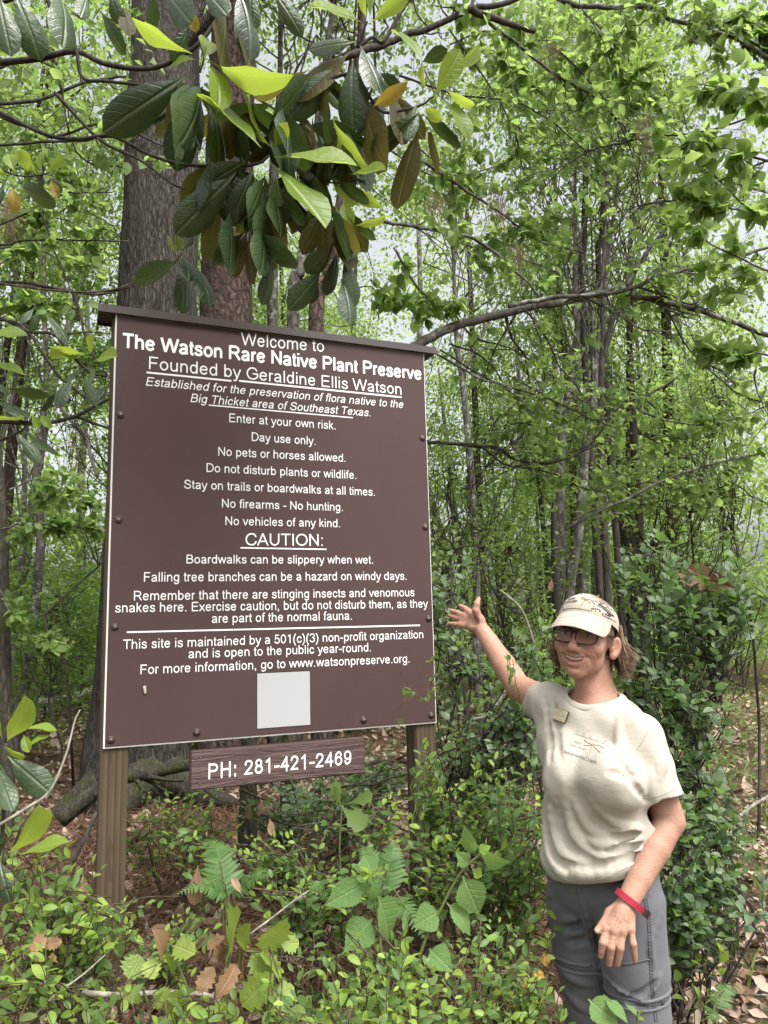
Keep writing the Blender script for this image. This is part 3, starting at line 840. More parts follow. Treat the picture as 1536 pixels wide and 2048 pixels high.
    Lm = Le * .62 + Lw * .38
    limb([Ls, Ls * .45 + Le * .55, Le], [.047, .044, .0400], .03)
    limb([Le, Lm, Le * .25 + Lw * .75, Lw], [.0385, .0365, .0300, .0265], .02)
    # raised right arm
    Rm = Re * .66 + Rw * .34
    limb([Rs, Rs * .5 + Re * .5, Re], [.047, .045, .0405], .03)
    limb([Re, Rm, Re * .25 + Rw * .75, Rw], [.0405, .0385, .0305, .0258], .02)
    b.chain([Re + np.array([.008, .0, -.010]), Re + np.array([-.006, .006, -.012])], [.027, .027], .012)
    vp = nrm(EYE - Rw)
    for o in (-.004, .006):      # tendons at the wrist
        sdw = nrm(np.cross(vp, Rw - Re))
        b.chain([Rw + vp * .0245 + sdw * o, Rw * .65 + Re * .35 + vp * .029 + sdw * o * 2], [.0022, .0015], .006)

    nails = []
    # left hand lying on the thigh, back of the hand to the viewer
    def px(x, y, Y): return at(x, y, Y)
    mcp = [px(1212, 1857, 1.958), px(1228, 1861, 1.948), px(1245, 1863, 1.948), px(1261, 1858, 1.957)]
    tips = [px(1201.5, 1912, 1.950), px(1218, 1928, 1.947), px(1234.5, 1928, 1.947), px(1270, 1921, 1.950)]
    mids = [px(1205.5, 1886, 1.942), px(1222, 1895, 1.936), px(1240.5, 1896, 1.936), px(1266.5, 1888, 1.943)]
    rad = [(.0093, .0086, .0072), (.0096, .0088, .0073), (.0094, .0086, .0072), (.0084, .0078, .0064)]
    wr = Lw
    for i in range(4):
        b.cone(wr * .78 + mcp[i] * .22, mcp[i], .0140, .0108, .006)
        n = nrm(np.cross(tips[i] - mcp[i], CR))
        d1 = mids[i]; d2 = mids[i] * .42 + tips[i] * .58 + vp * .001
        b.chain([mcp[i] * .88 + wr * .12, mcp[i] * .2 + d1 * .8, d1, d2, tips[i]], [rad[i][0], rad[i][0] - .0006, rad[i][0] + .0003, rad[i][1] - .0006, rad[i][2]], .0016, k0=.006)
        nails.append((tips[i] + (d2 - tips[i]) * .12, nrm(tips[i] - d2), rad[i][2]))
    th = [px(1219, 1826, 1.985), px(1206, 1850, 1.966), px(1194.5, 1861, 1.958)]
    b.chain([wr * .6 + th[0] * .4, th[0], th[1], th[2]], [.014, .0115, .0100, .0082], .006)
    nails.append((th[2] + (th[1] - th[2]) * .1, nrm(th[2] - th[1]), .0085))
    b.ell((mcp[0] + mcp[3] + wr * 1.2) / 3.2, (.024, .012, .028), np.stack([CR, nrm(np.cross(CR, -CU)), CU]), .010)
    cdir = nrm(EYE - wr)
    for i, (aa, bb) in enumerate(((.30, .85), (.45, .9), (.35, .92))):       # veins and tendons on the back of the hand
        p0, p1 = wr * (1 - aa) + mcp[i] * aa, wr * (1 - bb) + mcp[i] * bb
        b.chain([p0 + cdir * .0155, (p0 + p1) / 2 + cdir * .0150 + CR * .002, p1 + cdir * .0122], [.0016, .0020, .0018], .005)
    for m in mcp: b.ell(m + cdir * .003, (.0085, .0085, .0085), None, .006)
    # right hand, palm to the viewer, fingers spread, thumb up
    mcp = [px(939, 1224, 2.685), px(930.5, 1232, 2.695), px(925.5, 1240, 2.70), px(923.5, 1250, 2.695)]
    mids = [px(929.5, 1216.5, 2.71), px(915.5, 1225.5, 2.725), px(911, 1235, 2.73), px(909.5, 1248.5, 2.715)]
    tips = [px(920.5, 1211.5, 2.735), px(902.5, 1221.5, 2.75), px(898.5, 1231, 2.755), px(898, 1246.8, 2.735)]
    rad = [(.0098, .0090, .0072), (.0100, .0092, .0074), (.0098, .0090, .0072), (.0086, .0078, .0064)]
    for i in range(4):
        b.cone(Rw * .74 + mcp[i] * .26, mcp[i], .0135, .0108, .008)
        b.chain([mcp[i] * .85 + Rw * .15, mcp[i] * .35 + mids[i] * .65, mids[i], tips[i]], [rad[i][0] + .0004, rad[i][0] - .0008, rad[i][1], rad[i][2]], .003, k0=.010)
    th = [px(959, 1240, 2.655), px(951.5, 1221, 2.645), px(953.5, 1208, 2.645), px(957, 1197.5, 2.655)]
    b.chain([Rw * .6 + th[0] * .4, th[0], th[1], th[2], th[3]], [.018, .0165, .0115, .0095, .0075], .01)
    pc = nrm(EYE - Rw)
    b.ell((mcp[3] * .45 + Rw * .55) + pc * .006, (.017, .014, .017), None, .012)
    b.ell((mcp[1] + Rw + th[0]) / 3 + pc * .022, (.016, .010, .014), None, .010, sub=True)
    allp = np.array([h(0, 0, .12), Rw, Re, tips[0], tips[1], th[3], Le, Lw, mcp[0], Ls])
    lo = np.array([allp[:, 0].min() - .06, 1.87, neck[2] - .52]); hi = np.array([Le[0] + .08, 2.83, h(0, 0, .13)[2] + .01])
    lh = np.vstack([wr, *[n_[0] for n_ in nails]]); lo[2] = min(lo[2], lh[:, 2].min() - .02)
    V, F = b.mesh(lo, hi, .0025)
    V = smooth_mesh(V, F, 1, .4)
    t = thing('person', 'smiling person in cream cap, glasses and cream T-shirt, one arm stretched out towards the sign', 'person', (Ls + Rs) / 2 * [1, 1, 0])
    t['label'] = 'smiling person in cream cap and T-shirt pointing an open hand at the sign'
    O = ORIG[t.name]

    skin = Mat('skin')
    at_ = skin.n('ShaderNodeAttribute', attribute_name='tint')
    sep = skin.n('ShaderNodeSeparateColor'); skin.l(at_.outputs['Color'], sep.inputs[0])
    n1 = skin.noise(skin.coord('Object'), 38, 4, .65); n2 = skin.noise(skin.coord('Object'), 150, 4, .7); n3 = skin.noise(skin.coord('Object', (1, 1, 2.2)), 75, 3, .6)
    c = skin.mix(n1, (.335, .180, .122), (.455, .270, .192))
    c = skin.mix(skin.ramp(n2, [(.58, 0.), (.70, .5)]), c, (.30, .14, .08))
    c = skin.mix(sep.outputs[0], c, (.55, .23, .19))           # ruddy
    c = skin.mix(sep.outputs[1], c, (.50, .155, .155))         # lips
    c = skin.mix(sep.outputs[2], c, (.13, .075, .05))          # brows
    hgt = skin.math('ADD', skin.math('MULTIPLY', n2, .5), n3)
    p = skin.bsdf(c, .55, hgt, .4, .004, spec=.35)
    p.inputs['Subsurface Weight'].default_value = .12
    p.inputs['Subsurface Radius'].default_value = (.012, .005, .003)
    skin = skin.done(p)
    me = make_mesh('body', V - O, [F])
    Q = loc(V); g = lambda c_, r: np.exp(-(((Q - np.array(c_)) / np.array(r)) ** 2).sum(1))
    red = .55 * g((0, .108, -.038), (.018, .02, .016)) + .35 * (g((.042, .07, -.036), (.022, .03, .02)) + g((-.042, .07, -.036), (.022, .03, .02)))
    red += .5 * g((0, .05, -.16), (.06, .05, .04)) + .25 * g((0, .08, -.105), (.03, .03, .02)) + .35 * (g((.075, -.02, -.02), (.02, .03, .04)) + g((-.075, -.02, -.02), (.02, .03, .04)))
    for m in list(mcp) + list(tips): red += .35 * np.exp(-((V - m) ** 2).sum(1) / .018 ** 2)
    for n_ in nails: red += .35 * np.exp(-((V - n_[0]) ** 2).sum(1) / .016 ** 2)
    x = Q[:, 0]; inl = (Q[:, 1] > .06) & (np.abs(x) < .034)
    mid = -.0730 + .013 * (np.abs(x) / .030) ** 2
    lipm = np.where(inl, np.exp(-(((Q[:, 2] - mid) / .0095) ** 4)), 0) * np.clip((.034 - np.abs(x)) / .006, 0, 1)
    bz = .0225 - 4.0 * (np.abs(x) - .028) ** 2 - np.where(np.abs(x) > .034, (np.abs(x) - .034) * .25, 0)
    brow = np.where((Q[:, 1] > .05) & (np.abs(x) > .012) & (np.abs(x) < .047), np.exp(-((Q[:, 2] - bz) / .0035) ** 2), 0) * .6
    colr = np.column_stack([np.clip(red, 0, .8), np.clip(lipm, 0, .5), brow, np.ones(len(V))]).astype(np.float32)
    ca = me.color_attributes.new('tint', 'FLOAT_COLOR', 'POINT'); ca.data.foreach_set('color', colr.ravel())
    body = link('body', me, skin, t)

    def put(name, geo, mat, parent=t, smooth=True, **k): return part(name, geo, mat, parent, smooth, **k)

    # nails
    nm = plain('fingernail', (.50, .29, .23), .35)
    for p, d, r in nails:
        c = nrm(EYE - p); side = np.cross(d, c)
        th_ = np.linspace(-1, 1, 5)
        Vn = np.concatenate([p + d * s_ * r * .75 + side * np.sin(th_)[:, None] * r * .72 + c * (np.cos(th_)[:, None] * r * (.99 if s_ < .9 else .86) + .0006) for s_ in (-.6, 0, .6, .95)])
        put('fingernail', Geo().add(Vn, [[i * 5 + j, i * 5 + j + 1, i * 5 + 6 + j, i * 5 + 5 + j] for i in range(3) for j in range(4)]), nm)

    # eyes and teeth
    ew = plain('eye_white', (.62, .58, .54), .15); iris = plain('iris', (.06, .08, .09), .1)
    def ball(c, r, ax=AX, sc=(1, 1, 1), n=12):
        th = np.linspace(0, math.pi, n); ph = np.arange(n * 2) * math.pi / n
        P = np.stack([np.sin(th)[:, None] * np.cos(ph), np.sin(th)[:, None] * np.sin(ph), np.cos(th)[:, None] + 0 * ph], -1).reshape(-1, 3) * r * np.array(sc)
        i = np.arange(n - 1)[:, None] * 2 * n; j = np.arange(2 * n)[None]; k = (j + 1) % (2 * n)
        return P @ ax + c, np.stack([i + j, i + 2 * n + j, i + 2 * n + k, i + k], -1).reshape(-1, 4)
    for s in (-1, 1):
        c = h(s * .0315, .0790, -.002)
        Ve, Fe = ball(c, .0105, sc=(1.15, .95, .62)); e = put('eye', Geo().add(Ve, Fe), ew)
        look = nrm(EYE - c) * .6 + f * .4
        Ve, Fe = ball(c + nrm(look) * .0052, .0068, sc=(1, .9, .85), n=10); put('iris', Geo().add(Ve, Fe), iris, e)
    # upper lids and lashes as a dark soft edge
    lash = plain('eyelash', (.05, .03, .025), .7)
    for s in (-1, 1):
        P = [h(s * (.0315 + .0135 * q), .0892 - .0055 * q * q, .0042 - .0040 * q * q) for q in np.linspace(-1, 1, 9)]
        put('eyelash', Geo().tube(P, [.0004, .0007, .0009, .001, .001, .001, .0009, .0007, .0004], 5), lash)
    tm = plain('tooth', (.88, .83, .76), .25)
    for i in range(-4, 5):
        x = i * .0056
        y = .0905 - 8.0 * x * x - .0005
        put('tooth', Geo().add(*[q for q in ball(h(x, y - .0018, -.0668 + .0085 * (x / .030) ** 2), .0036, sc=(.92, .55, 1.5), n=8)]), tm)
    dk = plain('mouth_inside', (.05, .012, .012), .6)
    put('tongue', Geo().add(*ball(h(0, .068, -.073), .012, sc=(1.5, 1, .55), n=9)), dk)

    # -------------------------------------------------- hair: a cap of locks round the sides and the nape
    hm = Mat('hair')
    r = hm.n('ShaderNodeNewGeometry').outputs['Random Per Island']
    hc = hm.mix(r, (.095, .055, .034), (.34, .225, .145))
    hm = hm.done(hm.bsdf(hc, .45, spec=.4))
    R = np.random.default_rng(3)
    g = Geo()
    def surf(q):    # skull surface point in head space for direction angles
        return q
    for k in range(330):
        ang = math.radians(R.uniform(101, 259) if k % 5 < 2 else (R.uniform(99, 128) if k % 5 < 4 else R.uniform(232, 262)) if k % 2 else R.uniform(225, 262))      # 0 = face
        side = math.sin(ang); fr = math.cos(ang)
        z0 = R.uniform(-.010, .034) if fr < -.35 else R.uniform(.004, .034)
        rx, ry = .0755, .0985
        ln = R.uniform(.088, .136) * (1.0 if abs(side) < .8 else .90)
        n = np.array([side, fr * .8, 0]); tang = np.array([fr, -side, 0])
        flick = R.normal(.018, .012) + (.016 if abs(side) > .6 else 0)
        tw = R.normal(0, .016); wv_ = R.uniform(0, 6.28); wa_ = R.uniform(.002, .007); curl_ = R.uniform(0, .020)
        for j in range(10):
            jx, jn, jl = R.normal(0, .0048), R.normal(0, .0022), R.uniform(.82, 1.06)
            pts = []
            for q in np.linspace(0, 1, 10):
                o = .005 + .012 * math.sin(q * 2.2) + flick * q ** 3 + jn * (1 - .6 * q)
                z = z0 - ln * jl * q + curl_ * max(0, q - .7) ** 2 * 6
                taper = 1 - .22 * max(0, (-.02 - z) / .1)
                pts.append(np.array([side * rx * taper, -.014 + fr * ry * taper, z]) + n * (o + wa_ * .7 * math.sin(wv_ * 2 + q * 6) * q) + np.array([0, -.022 * q if fr > -.2 else 0, 0])
                           + tang * (tw * q * q + wa_ * math.sin(wv_ + q * 5.5) * q + jx * (1 - .75 * q)))
            W = np.array(pts) @ AX + HO
            g.tube(W, R.uniform(.0007, .0016) * np.array([.8, 1, 1, 1, 1, 1, .9, .75, .5, .15]), 3, cap=False)
    for k in range(60):       # wisps at the temples
        s = -1 if k % 2 else 1
        z0 = R.uniform(.014, .036); y0 = R.uniform(.004, .040)
        x0 = .071 - .10 * max(0, y0 - .01)
        P = [h(s * (x0 + .0015 + .004 * q), y0 - .020 * q * R.uniform(.6, 1.3), z0 - .050 * q) for q in np.linspace(0, 1, 6)]
        g.tube(np.array(P), .0009 * np.array([1, 1, 1, .9, .6, .2]), 3, cap=False)
    put('hair', g, hm, kind='stuff')

    # -------------------------------------------------- cap
    cm = Mat('cap_cotton')
    cv = cm.noise(cm.coord('Object'), 240, 3, .6); c2 = cm.noise(cm.coord('Object'), 22, 3)
    cap_m = cm.done(cm.bsdf(cm.mix(c2, (.37, .33, .265), (.46, .41, .335)), .85, cv, .25, .002, spec=.2, **{'Sheen Weight': .15}))
    green = plain('olive_piping', (.20, .21, .10), .8)
    ta = math.radians(-15)                    # rim high over the brow, low at the back
    cu_, cf_ = u * math.cos(ta) + f * math.sin(ta), f * math.cos(ta) - u * math.sin(ta)
    CX = np.stack([l, cf_, cu_]); CO = h(0, -.012, .033)
    def crown_pt(ang, q):
        """ang from the face direction, q 0 at the rim, 1 at the button"""
        e = q * math.pi / 2
        rx, ry, rz = .0830, .1060, .0690
        k = math.cos(e) ** .82
        x, y = math.sin(ang) * rx * k, math.cos(ang) * ry * k
        z = rz * math.sin(e) ** .95
        z -= .020 * (1 - q) ** 4 * (.5 - .5 * math.cos(ang))
        if math.cos(ang) > 0: z += .010 * math.cos(ang) ** 2 * math.sin(e * 2)          # stiff front panel
        seam = abs(((math.degrees(ang) + 360) % 60) - 30)
        s = 1 - .010 * math.exp(-((seam - 30) / 3.0) ** 2) * (1 - q) ** .3
        pk = .0012 * math.sin(ang * 9 + q * 7) * (1 - q)
        return CO + (l * x + cf_ * y) * (s + pk * 3) + cu_ * (z - .004)
    na, nq = 96, 18
    def shell(off):
        return np.array([[crown_pt(i * 2 * math.pi / na, j / nq) + nrm(crown_pt(i * 2 * math.pi / na, j / nq) - CO) * off for i in range(na)] for j in range(nq + 1)]).reshape(-1, 3)
    g = Geo()
    q = [[j * na + i, j * na + (i + 1) % na, (j + 1) * na + (i + 1) % na, (j + 1) * na + i] for j in range(nq) for i in range(na)]
    g.add(shell(0), q); g.add(shell(-.0025), [x[::-1] for x in q])
    g.add(np.vstack([shell(0)[:na], shell(-.0025)[:na]]), [[na + i, na + (i + 1) % na, (i + 1) % na, i] for i in range(na)])
    cap = put('cap', g, cap_m)
    crown_bvh = BVHTree.FromPolygons([tuple(v) for v in shell(0)], q)
    put('cap_button', Geo().add(*ball(crown_pt(0, 1), .006, CX, (1, 1, .5), 8)), cap_m, cap)
    # brim
    nb_, nr_ = 61, 9
    def brim(off):
        out = []
        for j in range(nr_ + 1):
            for i in range(nb_):
                a_ = math.radians(-68 + 136 * i / (nb_ - 1))
                s = j / nr_
                b0 = crown_pt(a_, .015)
                reach = .068 * math.sqrt(max(0.0, 1 - (a_ / math.radians(68.5)) ** 2)) ** .9
                x0 = (b0 - CO) @ l
                dirv = nrm(f * .86 - u * .50) + l * math.sin(a_) * .22
                curve = (-.026 * (x0 / .083) ** 2 * s - .004 * s ** 1.5) * min(1, reach / .040)
                out.append(b0 + dirv * reach * s + cu_ * (curve + off - .001))
        return np.array(out)
    qb = [[j * nb_ + i, j * nb_ + i + 1, (j + 1) * nb_ + i + 1, (j + 1) * nb_ + i] for j in range(nr_) for i in range(nb_ - 1)]
    A, B = brim(.0013), brim(-.0013)
    g = Geo(); g.add(A, [x[::-1] for x in qb]); g.add(B, qb)
    e = [nr_ * nb_ + i for i in range(nb_)]
    g.add(np.vstack([A[e], B[e]]), [[i, i + 1, nb_ + i + 1, nb_ + i] for i in range(nb_ - 1)])
    br = put('brim', g, cap_m, cap)
    thread = plain('cap_stitching', (.50, .44, .35), .9)
    for s in (.45, .68, .92):
        P = [A[int(round(s * nr_)) * nb_ + i] * 1.0 + cu_ * .0005 for i in range(1, nb_ - 1)]
        put('stitch_line', Geo().tube(P, .00035, 4), thread, br)
    # things drawn on the crown: project flat art on it from the front
    ink = plain('cap_embroidery', (.045, .045, .05), .8); grey = plain('cap_grey_thread', (.22, .22, .21), .8); rust = plain('cap_rust_thread', (.30, .16, .09), .8)
    AC = crown_pt(math.radians(-2), .27)
    an = nrm(f * .93 + u * .36); ar = nrm(np.cross(cu_, an)) ; au = np.cross(an, ar)
    def on_crown(P2, off=.0009):
        out = []
        for x, y in P2:
            hit = crown_bvh.ray_cast(Vector(AC + ar * x + au * y + an * .15), Vector(-an))
            if hit[0] is not None: out.append(np.array(hit[0]) + an * off)
        return np.array(out)
    def crown_tube(name, pts, r, mat, n=6, off=.0006):
        P = on_crown(catmull(pts, n), off)
        if len(P) > 2: put(name, Geo().tube(P, r, 5), mat, cap)
    # rounded patch outline, lettering, dragonfly
    crown_tube('patch_edge', [(-.040, .026), (-.044, .015), (-.046, -.020), (-.042, -.026), (.0, -.0265), (.034, -.0265), (.039, -.022), (.040, .0), (.036, .020), (.030, .026)], .0009, green, 8)
    def crown_text(s, x, y, hgt, wd, w=22, sl=.15):
        V_, T_ = stroke_text(s, w, sl)
        P = np.column_stack([x + (V_[:, 0] / V_[:, 0].max()) * wd, y + V_[:, 1] * hgt])
        W = on_crown(P, .0012)
        if len(W) < len(P): return
        W = W + an * (V_[:, 2:] * .00008)
        put('cap_lettering', Geo().add(W, *T_), ink, cap, smooth=False)
    crown_text('Master', -.040, .004, .0068, .027)
    crown_text('Naturalist', -.043, -.0065, .0068, .040)
    for i, ch in enumerate('TEXAS'): crown_text(ch, -.036 + i * .0155, .0225, .006, .005, 14, 0)
    crown_tube('dragonfly_body', [(.018, .010), (.015, -.002), (.010, -.016)], .0009, grey)
    for a_, b_ in (((.018, .006), (.002, .012)), ((.018, .006), (.034, .006)), ((.017, .003), (.003, .005)), ((.017, .003), (.032, -.004))):
        crown_tube('dragonfly_wing', [a_, ((a_[0] + b_[0]) / 2, (a_[1] + b_[1]) / 2 + .002), b_], .0011, rust)
    # wildlife stitched round the crown
    R = np.random.default_rng(11)
    for (cx, cy, sc, n) in ((.050, .020, .012, 6), (.057, .000, .013, 7), (.060, -.016, .013, 6), (.048, .036, .010, 5), (-.052, .012, .010, 5), (-.055, -.010, .010, 5), (.02, .042, .012, 5), (-.02, .040, .012, 5), (.04, .046, .01, 4)):
        for _ in range(n):
            p0 = np.array([cx, cy]) + R.normal(0, sc * .5, 2)
            P = [p0 + np.array([math.cos(t_), math.sin(t_) * .6]) * sc * R.uniform(.3, .6) * k for k, t_ in enumerate(R.uniform(0, 6.3) + np.array([0, .5, 1.2, 2.4]))]
            crown_tube('stitched_animal', P, R.uniform(.0009, .0019), (ink, grey, grey, rust)[R.integers(4)], 3)

    # -------------------------------------------------- glasses
    fm = Mat('tortoiseshell')
    tn = fm.noise(fm.coord('Object'), 90, 2)
    fm = fm.done(fm.bsdf(fm.mix(fm.ramp(tn, [(.42, 0.), (.6, 1.)]), (.008, .007, .007), (.075, .034, .020)), .25))
    lens = Mat('spectacle_lens')
    lg = lens.n('ShaderNodeBsdfGlossy'); lg.inputs['Roughness'].default_value = .05
    lt = lens.n('ShaderNodeBsdfTransparent'); lt.inputs['Color'].default_value = (.97, .96, .95, 1)
    lm = lens.n('ShaderNodeMixShader')
    lm.inputs[0].default_value = .05; lens.l(lt.outputs[0], lm.inputs[1]); lens.l(lg.outputs[0], lm.inputs[2])
    lens = lens.done(lm)
    first = None
    for s in (-1, 1):
        th = np.arange(40) * 2 * math.pi / 40
        sx = np.sign(np.cos(th)) * np.abs(np.cos(th)) ** .58 * .0275; sz = np.sign(np.sin(th)) * np.abs(np.sin(th)) ** .58 * .0205
        X = s * .0325 + sx + np.where(sz < 0, -s * .0022 * 0, s * .0012); Z = -.006 + sz + sx * s * .05
        Yd = .1045 - (X / .06) ** 2 * .011
        P = np.array([h(a_, b_, c_) for a_, b_, c_ in zip(X, Yd, Z)])
        P2 = np.vstack([P, P[:2]])
        rad = .0023 + .0014 * (np.append(Z, Z[:2]) > .002)
        fr = put('glasses_frame', Geo().tube(P2, rad, 8, cap=False), fm)
        g = Geo(); cpt = P.mean(0) + f * .001
        g.add(np.vstack([P, cpt]), [[i, (i + 1) % 40, 40] for i in range(40)])
        put('lens', g, lens, fr)
        hinge = h(s * .0605, .0925, .004)
        put('temple', Geo().tube([hinge, h(s * .0700, .070, .004), h(s * .0765, .020, .002), h(s * .078, -.012, .000), h(s * .077, -.030, -.012)], [.0024, .002, .0018, .0018, .0015], 6), fm, fr)
    put('bridge', Geo().tube([h(-.0085, .1040, .001), h(-.004, .1065, .0045), h(.004, .1065, .0045), h(.0085, .1040, .001)], .0020, 7), fm)

    # -------------------------------------------------- T-shirt
    sh = SDF()
    chest = at(1190, 1490, 2.225)
    sh.ell(chest, (.166, .115, .15), BX)
    sh.cone(Rs + bu * .002, Ls + bu * .002, .053, .054, .04)
    sh.ell(neck - bu * .05, (.085, .072, .05), BX, .05)
    sh.ell(at(1140, 1556, 2.14), (.072, .072, .080), BX, .07)
    sh.ell(at(1226, 1562, 2.045), (.078, .074, .080), BX, .06)
    sh.ell(at(1212, 1640, 2.17), (.173, .128, .13), BX, .06)
    sh.ell(at(1208, 1722, 2.165), (.170, .138, .085), BX, .05)
    sleeveL = at(1327, 1600, 2.055)
    ra = nrm(Re - Rs); ld = nrm(sleeveL - Ls)
    rc = Rs + ra * .075; rn = nrm(ra + np.array([-.10, -.05, .30]))
    slv = [SDF().chain([Ls, Ls * .5 + sleeveL * .5, sleeveL + (sleeveL - Ls) * .15], [.0580, .0565, .0525], .012), SDF().chain([Rs, Rs + ra * .09, Rs + ra * .16], [.0590, .0580, .057], .02)]
    slo = [SDF(), SDF()]
    for a_, b_ in zip(slv, slo): b_.ops = list(a_.ops)
    slv[0].cut(lambda P: (P - sleeveL) @ ld, .002); slv[1].cut(lambda P: (P - rc) @ rn, .002)
    n_torso = len(sh.ops)
    sh.u(slo[0], (Ls + sleeveL) / 2, .22, .03); sh.u(slo[1], Rs + ra * .08, .2, .03)
    # folds: polylines in the photograph, laid on the cloth
    base = SDF(); base.ops = list(sh.ops)
    def onsh(x, y):
        d = at(x, y, 1.0) - EYE
        return base.march(EYE + nrm(d) * 1.6, d)
    def fold(pts, r, depth, k=.014, up=True):
        P = [onsh(*p) for p in pts]
        P = [p for p in P if p is not None]
        if len(P) < 2: return
        P = catmull(P, 3)
        n = nrm(EYE - P.mean(0))
        w = np.sin(np.linspace(.15, math.pi - .15, len(P))) * .75 + .25
        sh.chain(P - n * (r - depth) if up else P + n * (r - depth), r * w, k, sub=not up)
    F_ = [  # ridge lines
        
        ([(1128, 1560), (1140, 1630), (1165, 1690), (1205, 1720)], .012, .0015),
        ([(1098, 1590), (1110, 1660), (1135, 1715), (1175, 1745)], .013, .004), ([(1090, 1640), (1098, 1700), (1120, 1740), (1160, 1762)], .012, .004),
        ([(1278, 1674), (1258, 1682), (1215, 1690), (1180, 1682)], .010, .007), ([(1282, 1696), (1262, 1702), (1220, 1714), (1170, 1718)], .010, .007),
        ([(1280, 1656), (1266, 1660), (1230, 1662)], .008, .005), ([(1292, 1716), (1276, 1722), (1235, 1738), (1180, 1750), (1130, 1745)], .013, .008),
        
        ([(1240, 1440), (1243, 1490), (1240, 1530)], .010, .0025), ([(1330, 1510), (1318, 1545), (1312, 1585)], .009, .004),
        ([(1300, 1540), (1306, 1575), (1312, 1600)], .009, .003),
        ([(1150, 1600), (1175, 1650), (1215, 1675)], .010, .001), ([(1185, 1600), (1225, 1640), (1270, 1650)], .009, .0012)]
    for p_, r_, d_ in F_: fold(p_, r_, d_)
    G_ = [([(1104, 1400), (1110, 1450), (1120, 1520)], .007, .002), ([(1090, 1395), (1094, 1450), (1098, 1520)], .007, .003), ([(1276, 1555), (1240, 1548), (1215, 1545)], .007, .002),
          ([(1276, 1666), (1258, 1671), (1222, 1676)], .006, .005), ([(1280, 1686), (1260, 1692), (1214, 1703)], .006, .006), ([(1284, 1708), (1266, 1713), (1225, 1727), (1160, 1733), (1115, 1722)], .006, .006),
          ([(1290, 1600), (1270, 1570), (1256, 1540), (1236, 1518)], .006, .002), ([(1112, 1600), (1126, 1660), (1152, 1705), (1200, 1728)], .007, .002), ([(1098, 1650), (1107, 1705), (1135, 1742)], .006, .004)]
    for p_, r_, d_ in G_: fold(p_, r_, d_, up=False)
    ph = np.array([.3, 1.9, 4.1])
    def wr_(P):
        q = P @ BX.T
        return .0016 * np.sin(q[..., 2] * 70 + 3 * np.sin(q[..., 0] * 17) + ph[0]) * np.sin(q[..., 0] * 31 + q[..., 2] * 13) + .0010 * np.sin(q[..., 0] * 83 + q[..., 2] * 41 + 2 * np.sin(q[..., 1] * 40))
    sh.disp(wr_)
    outer = SDF(); outer.ops = list(sh.ops)
    for i in (0, 1):
        op, f_, c_, R_, k_ = sh.ops[n_torso + i]; sh.ops[n_torso + i] = (op, slv[i], c_, R_, k_)
    sh.hollow(outer, .0065)
    # openings: neck, sleeves, hem
    NC = at(1186, 1379, 2.200); nn = nrm(bu * .86 + bf * .46 + bl * .12)
    n1_ = nrm(bl - nn * (bl @ nn)); n2_ = np.cross(nn, n1_)
    NA = np.stack([n1_, n2_, nn])
    sh.sub(lambda P: np.linalg.norm(((P - NC) @ NA.T)[..., :2] / np.array([.074, .068]), axis=-1) * .07 - .07 + np.where(((P - NC) @ nn) < -.09, 1.0, 0), NC, .3, .004)
    hem0, hem1, hem2 = at(1092, 1742, 2.24), at(1165, 1774, 2.05), at(1322, 1716, 2.10)
    hn = nrm(np.cross(hem2 - hem0, hem1 - hem0)); hn = hn if hn[2] < 0 else -hn
    sh.cut(lambda P: (P - hem1) @ hn, .003)
    lo = np.array([Rs[0] - .21, 1.90, hem1[2] - .05]); hi = np.array([Ls[0] + .17, 2.50, neck[2] + .09])
    V, F = sh.mesh(lo, hi, .0028)
    V = smooth_mesh(V, F, 2, .5)
    sm = Mat('shirt_cotton')
    kn = sm.noise(sm.coord('Object', (1, 1, .6)), 320, 3, .7); sl = sm.noise(sm.coord('Object', (1, 1, 2.5)), 26, 5, .65); lg_ = sm.noise(sm.coord('Object'), 7, 3)
    sc = sm.mix(lg_, (.415, .380, .318), (.475, .438, .370))
    sc = sm.mix(sm.ramp(sl, [(.35, 0.), (.7, .25)]), sc, (.51, .475, .410))
    hh = sm.math('ADD', sm.math('MULTIPLY', kn, .35), sl)
    shirt_m = sm.done(sm.bsdf(sc, .9, hh, .30, .006, spec=.15, **{'Sheen Weight': .12}))
    shirt = link('shirt', make_mesh('shirt', V - O, [F]), shirt_m, t)
    bv = BVHTree.FromPolygons([tuple(v) for v in V], F.tolist())
    def cast(x, y, off=.001):
        d = nrm(at(x, y, 1.0) - EYE)
        hit = bv.ray_cast(Vector(EYE + d * 1.5), Vector(d))
        if hit[0] is None: return None
        return np.array(hit[0]) + nrm(EYE - np.array(hit[0])) * off
    # collar rib: a band round the neck opening laid on the cloth
    ring = []
    for a_ in np.linspace(0, 2 * math.pi, 64, endpoint=False):
        q = NC + n1_ * math.cos(a_) * .0745 + n2_ * math.sin(a_) * .0685
        lo_t, hi_t = -.10, .08
        ts = np.linspace(hi_t, lo_t, 90)
        dd = outer(q + nn * ts[:, None])
        k = np.argmax(dd < 0) if (dd < 0).any() else len(ts) // 2
        ring.append(q + nn * ts[k])
    ring = np.array(ring)
    for _ in range(4): ring = (np.roll(ring, 1, 0) + ring * 2 + np.roll(ring, -1, 0)) / 4
    cen = ring.mean(0)
    g = Geo(); prof = []
    for p in ring:
        out_ = nrm((p - cen) - nn * ((p - cen) @ nn))
        dn = nrm(out_ * .80 - nn * .60)
        on = nrm(np.cross(np.cross(dn, nn), dn)); on = on if on @ nn > 0 else -on
        prof.append([p - out_ * .0035 - nn * .008, p - out_ * .0035 + nn * .0025, p + on * .0045, p + dn * .009 + on * .0045, p + dn * .017 + on * .0035, p + dn * .0185 - on * .003])
    prof = np.array(prof); n_, m_ = prof.shape[:2]
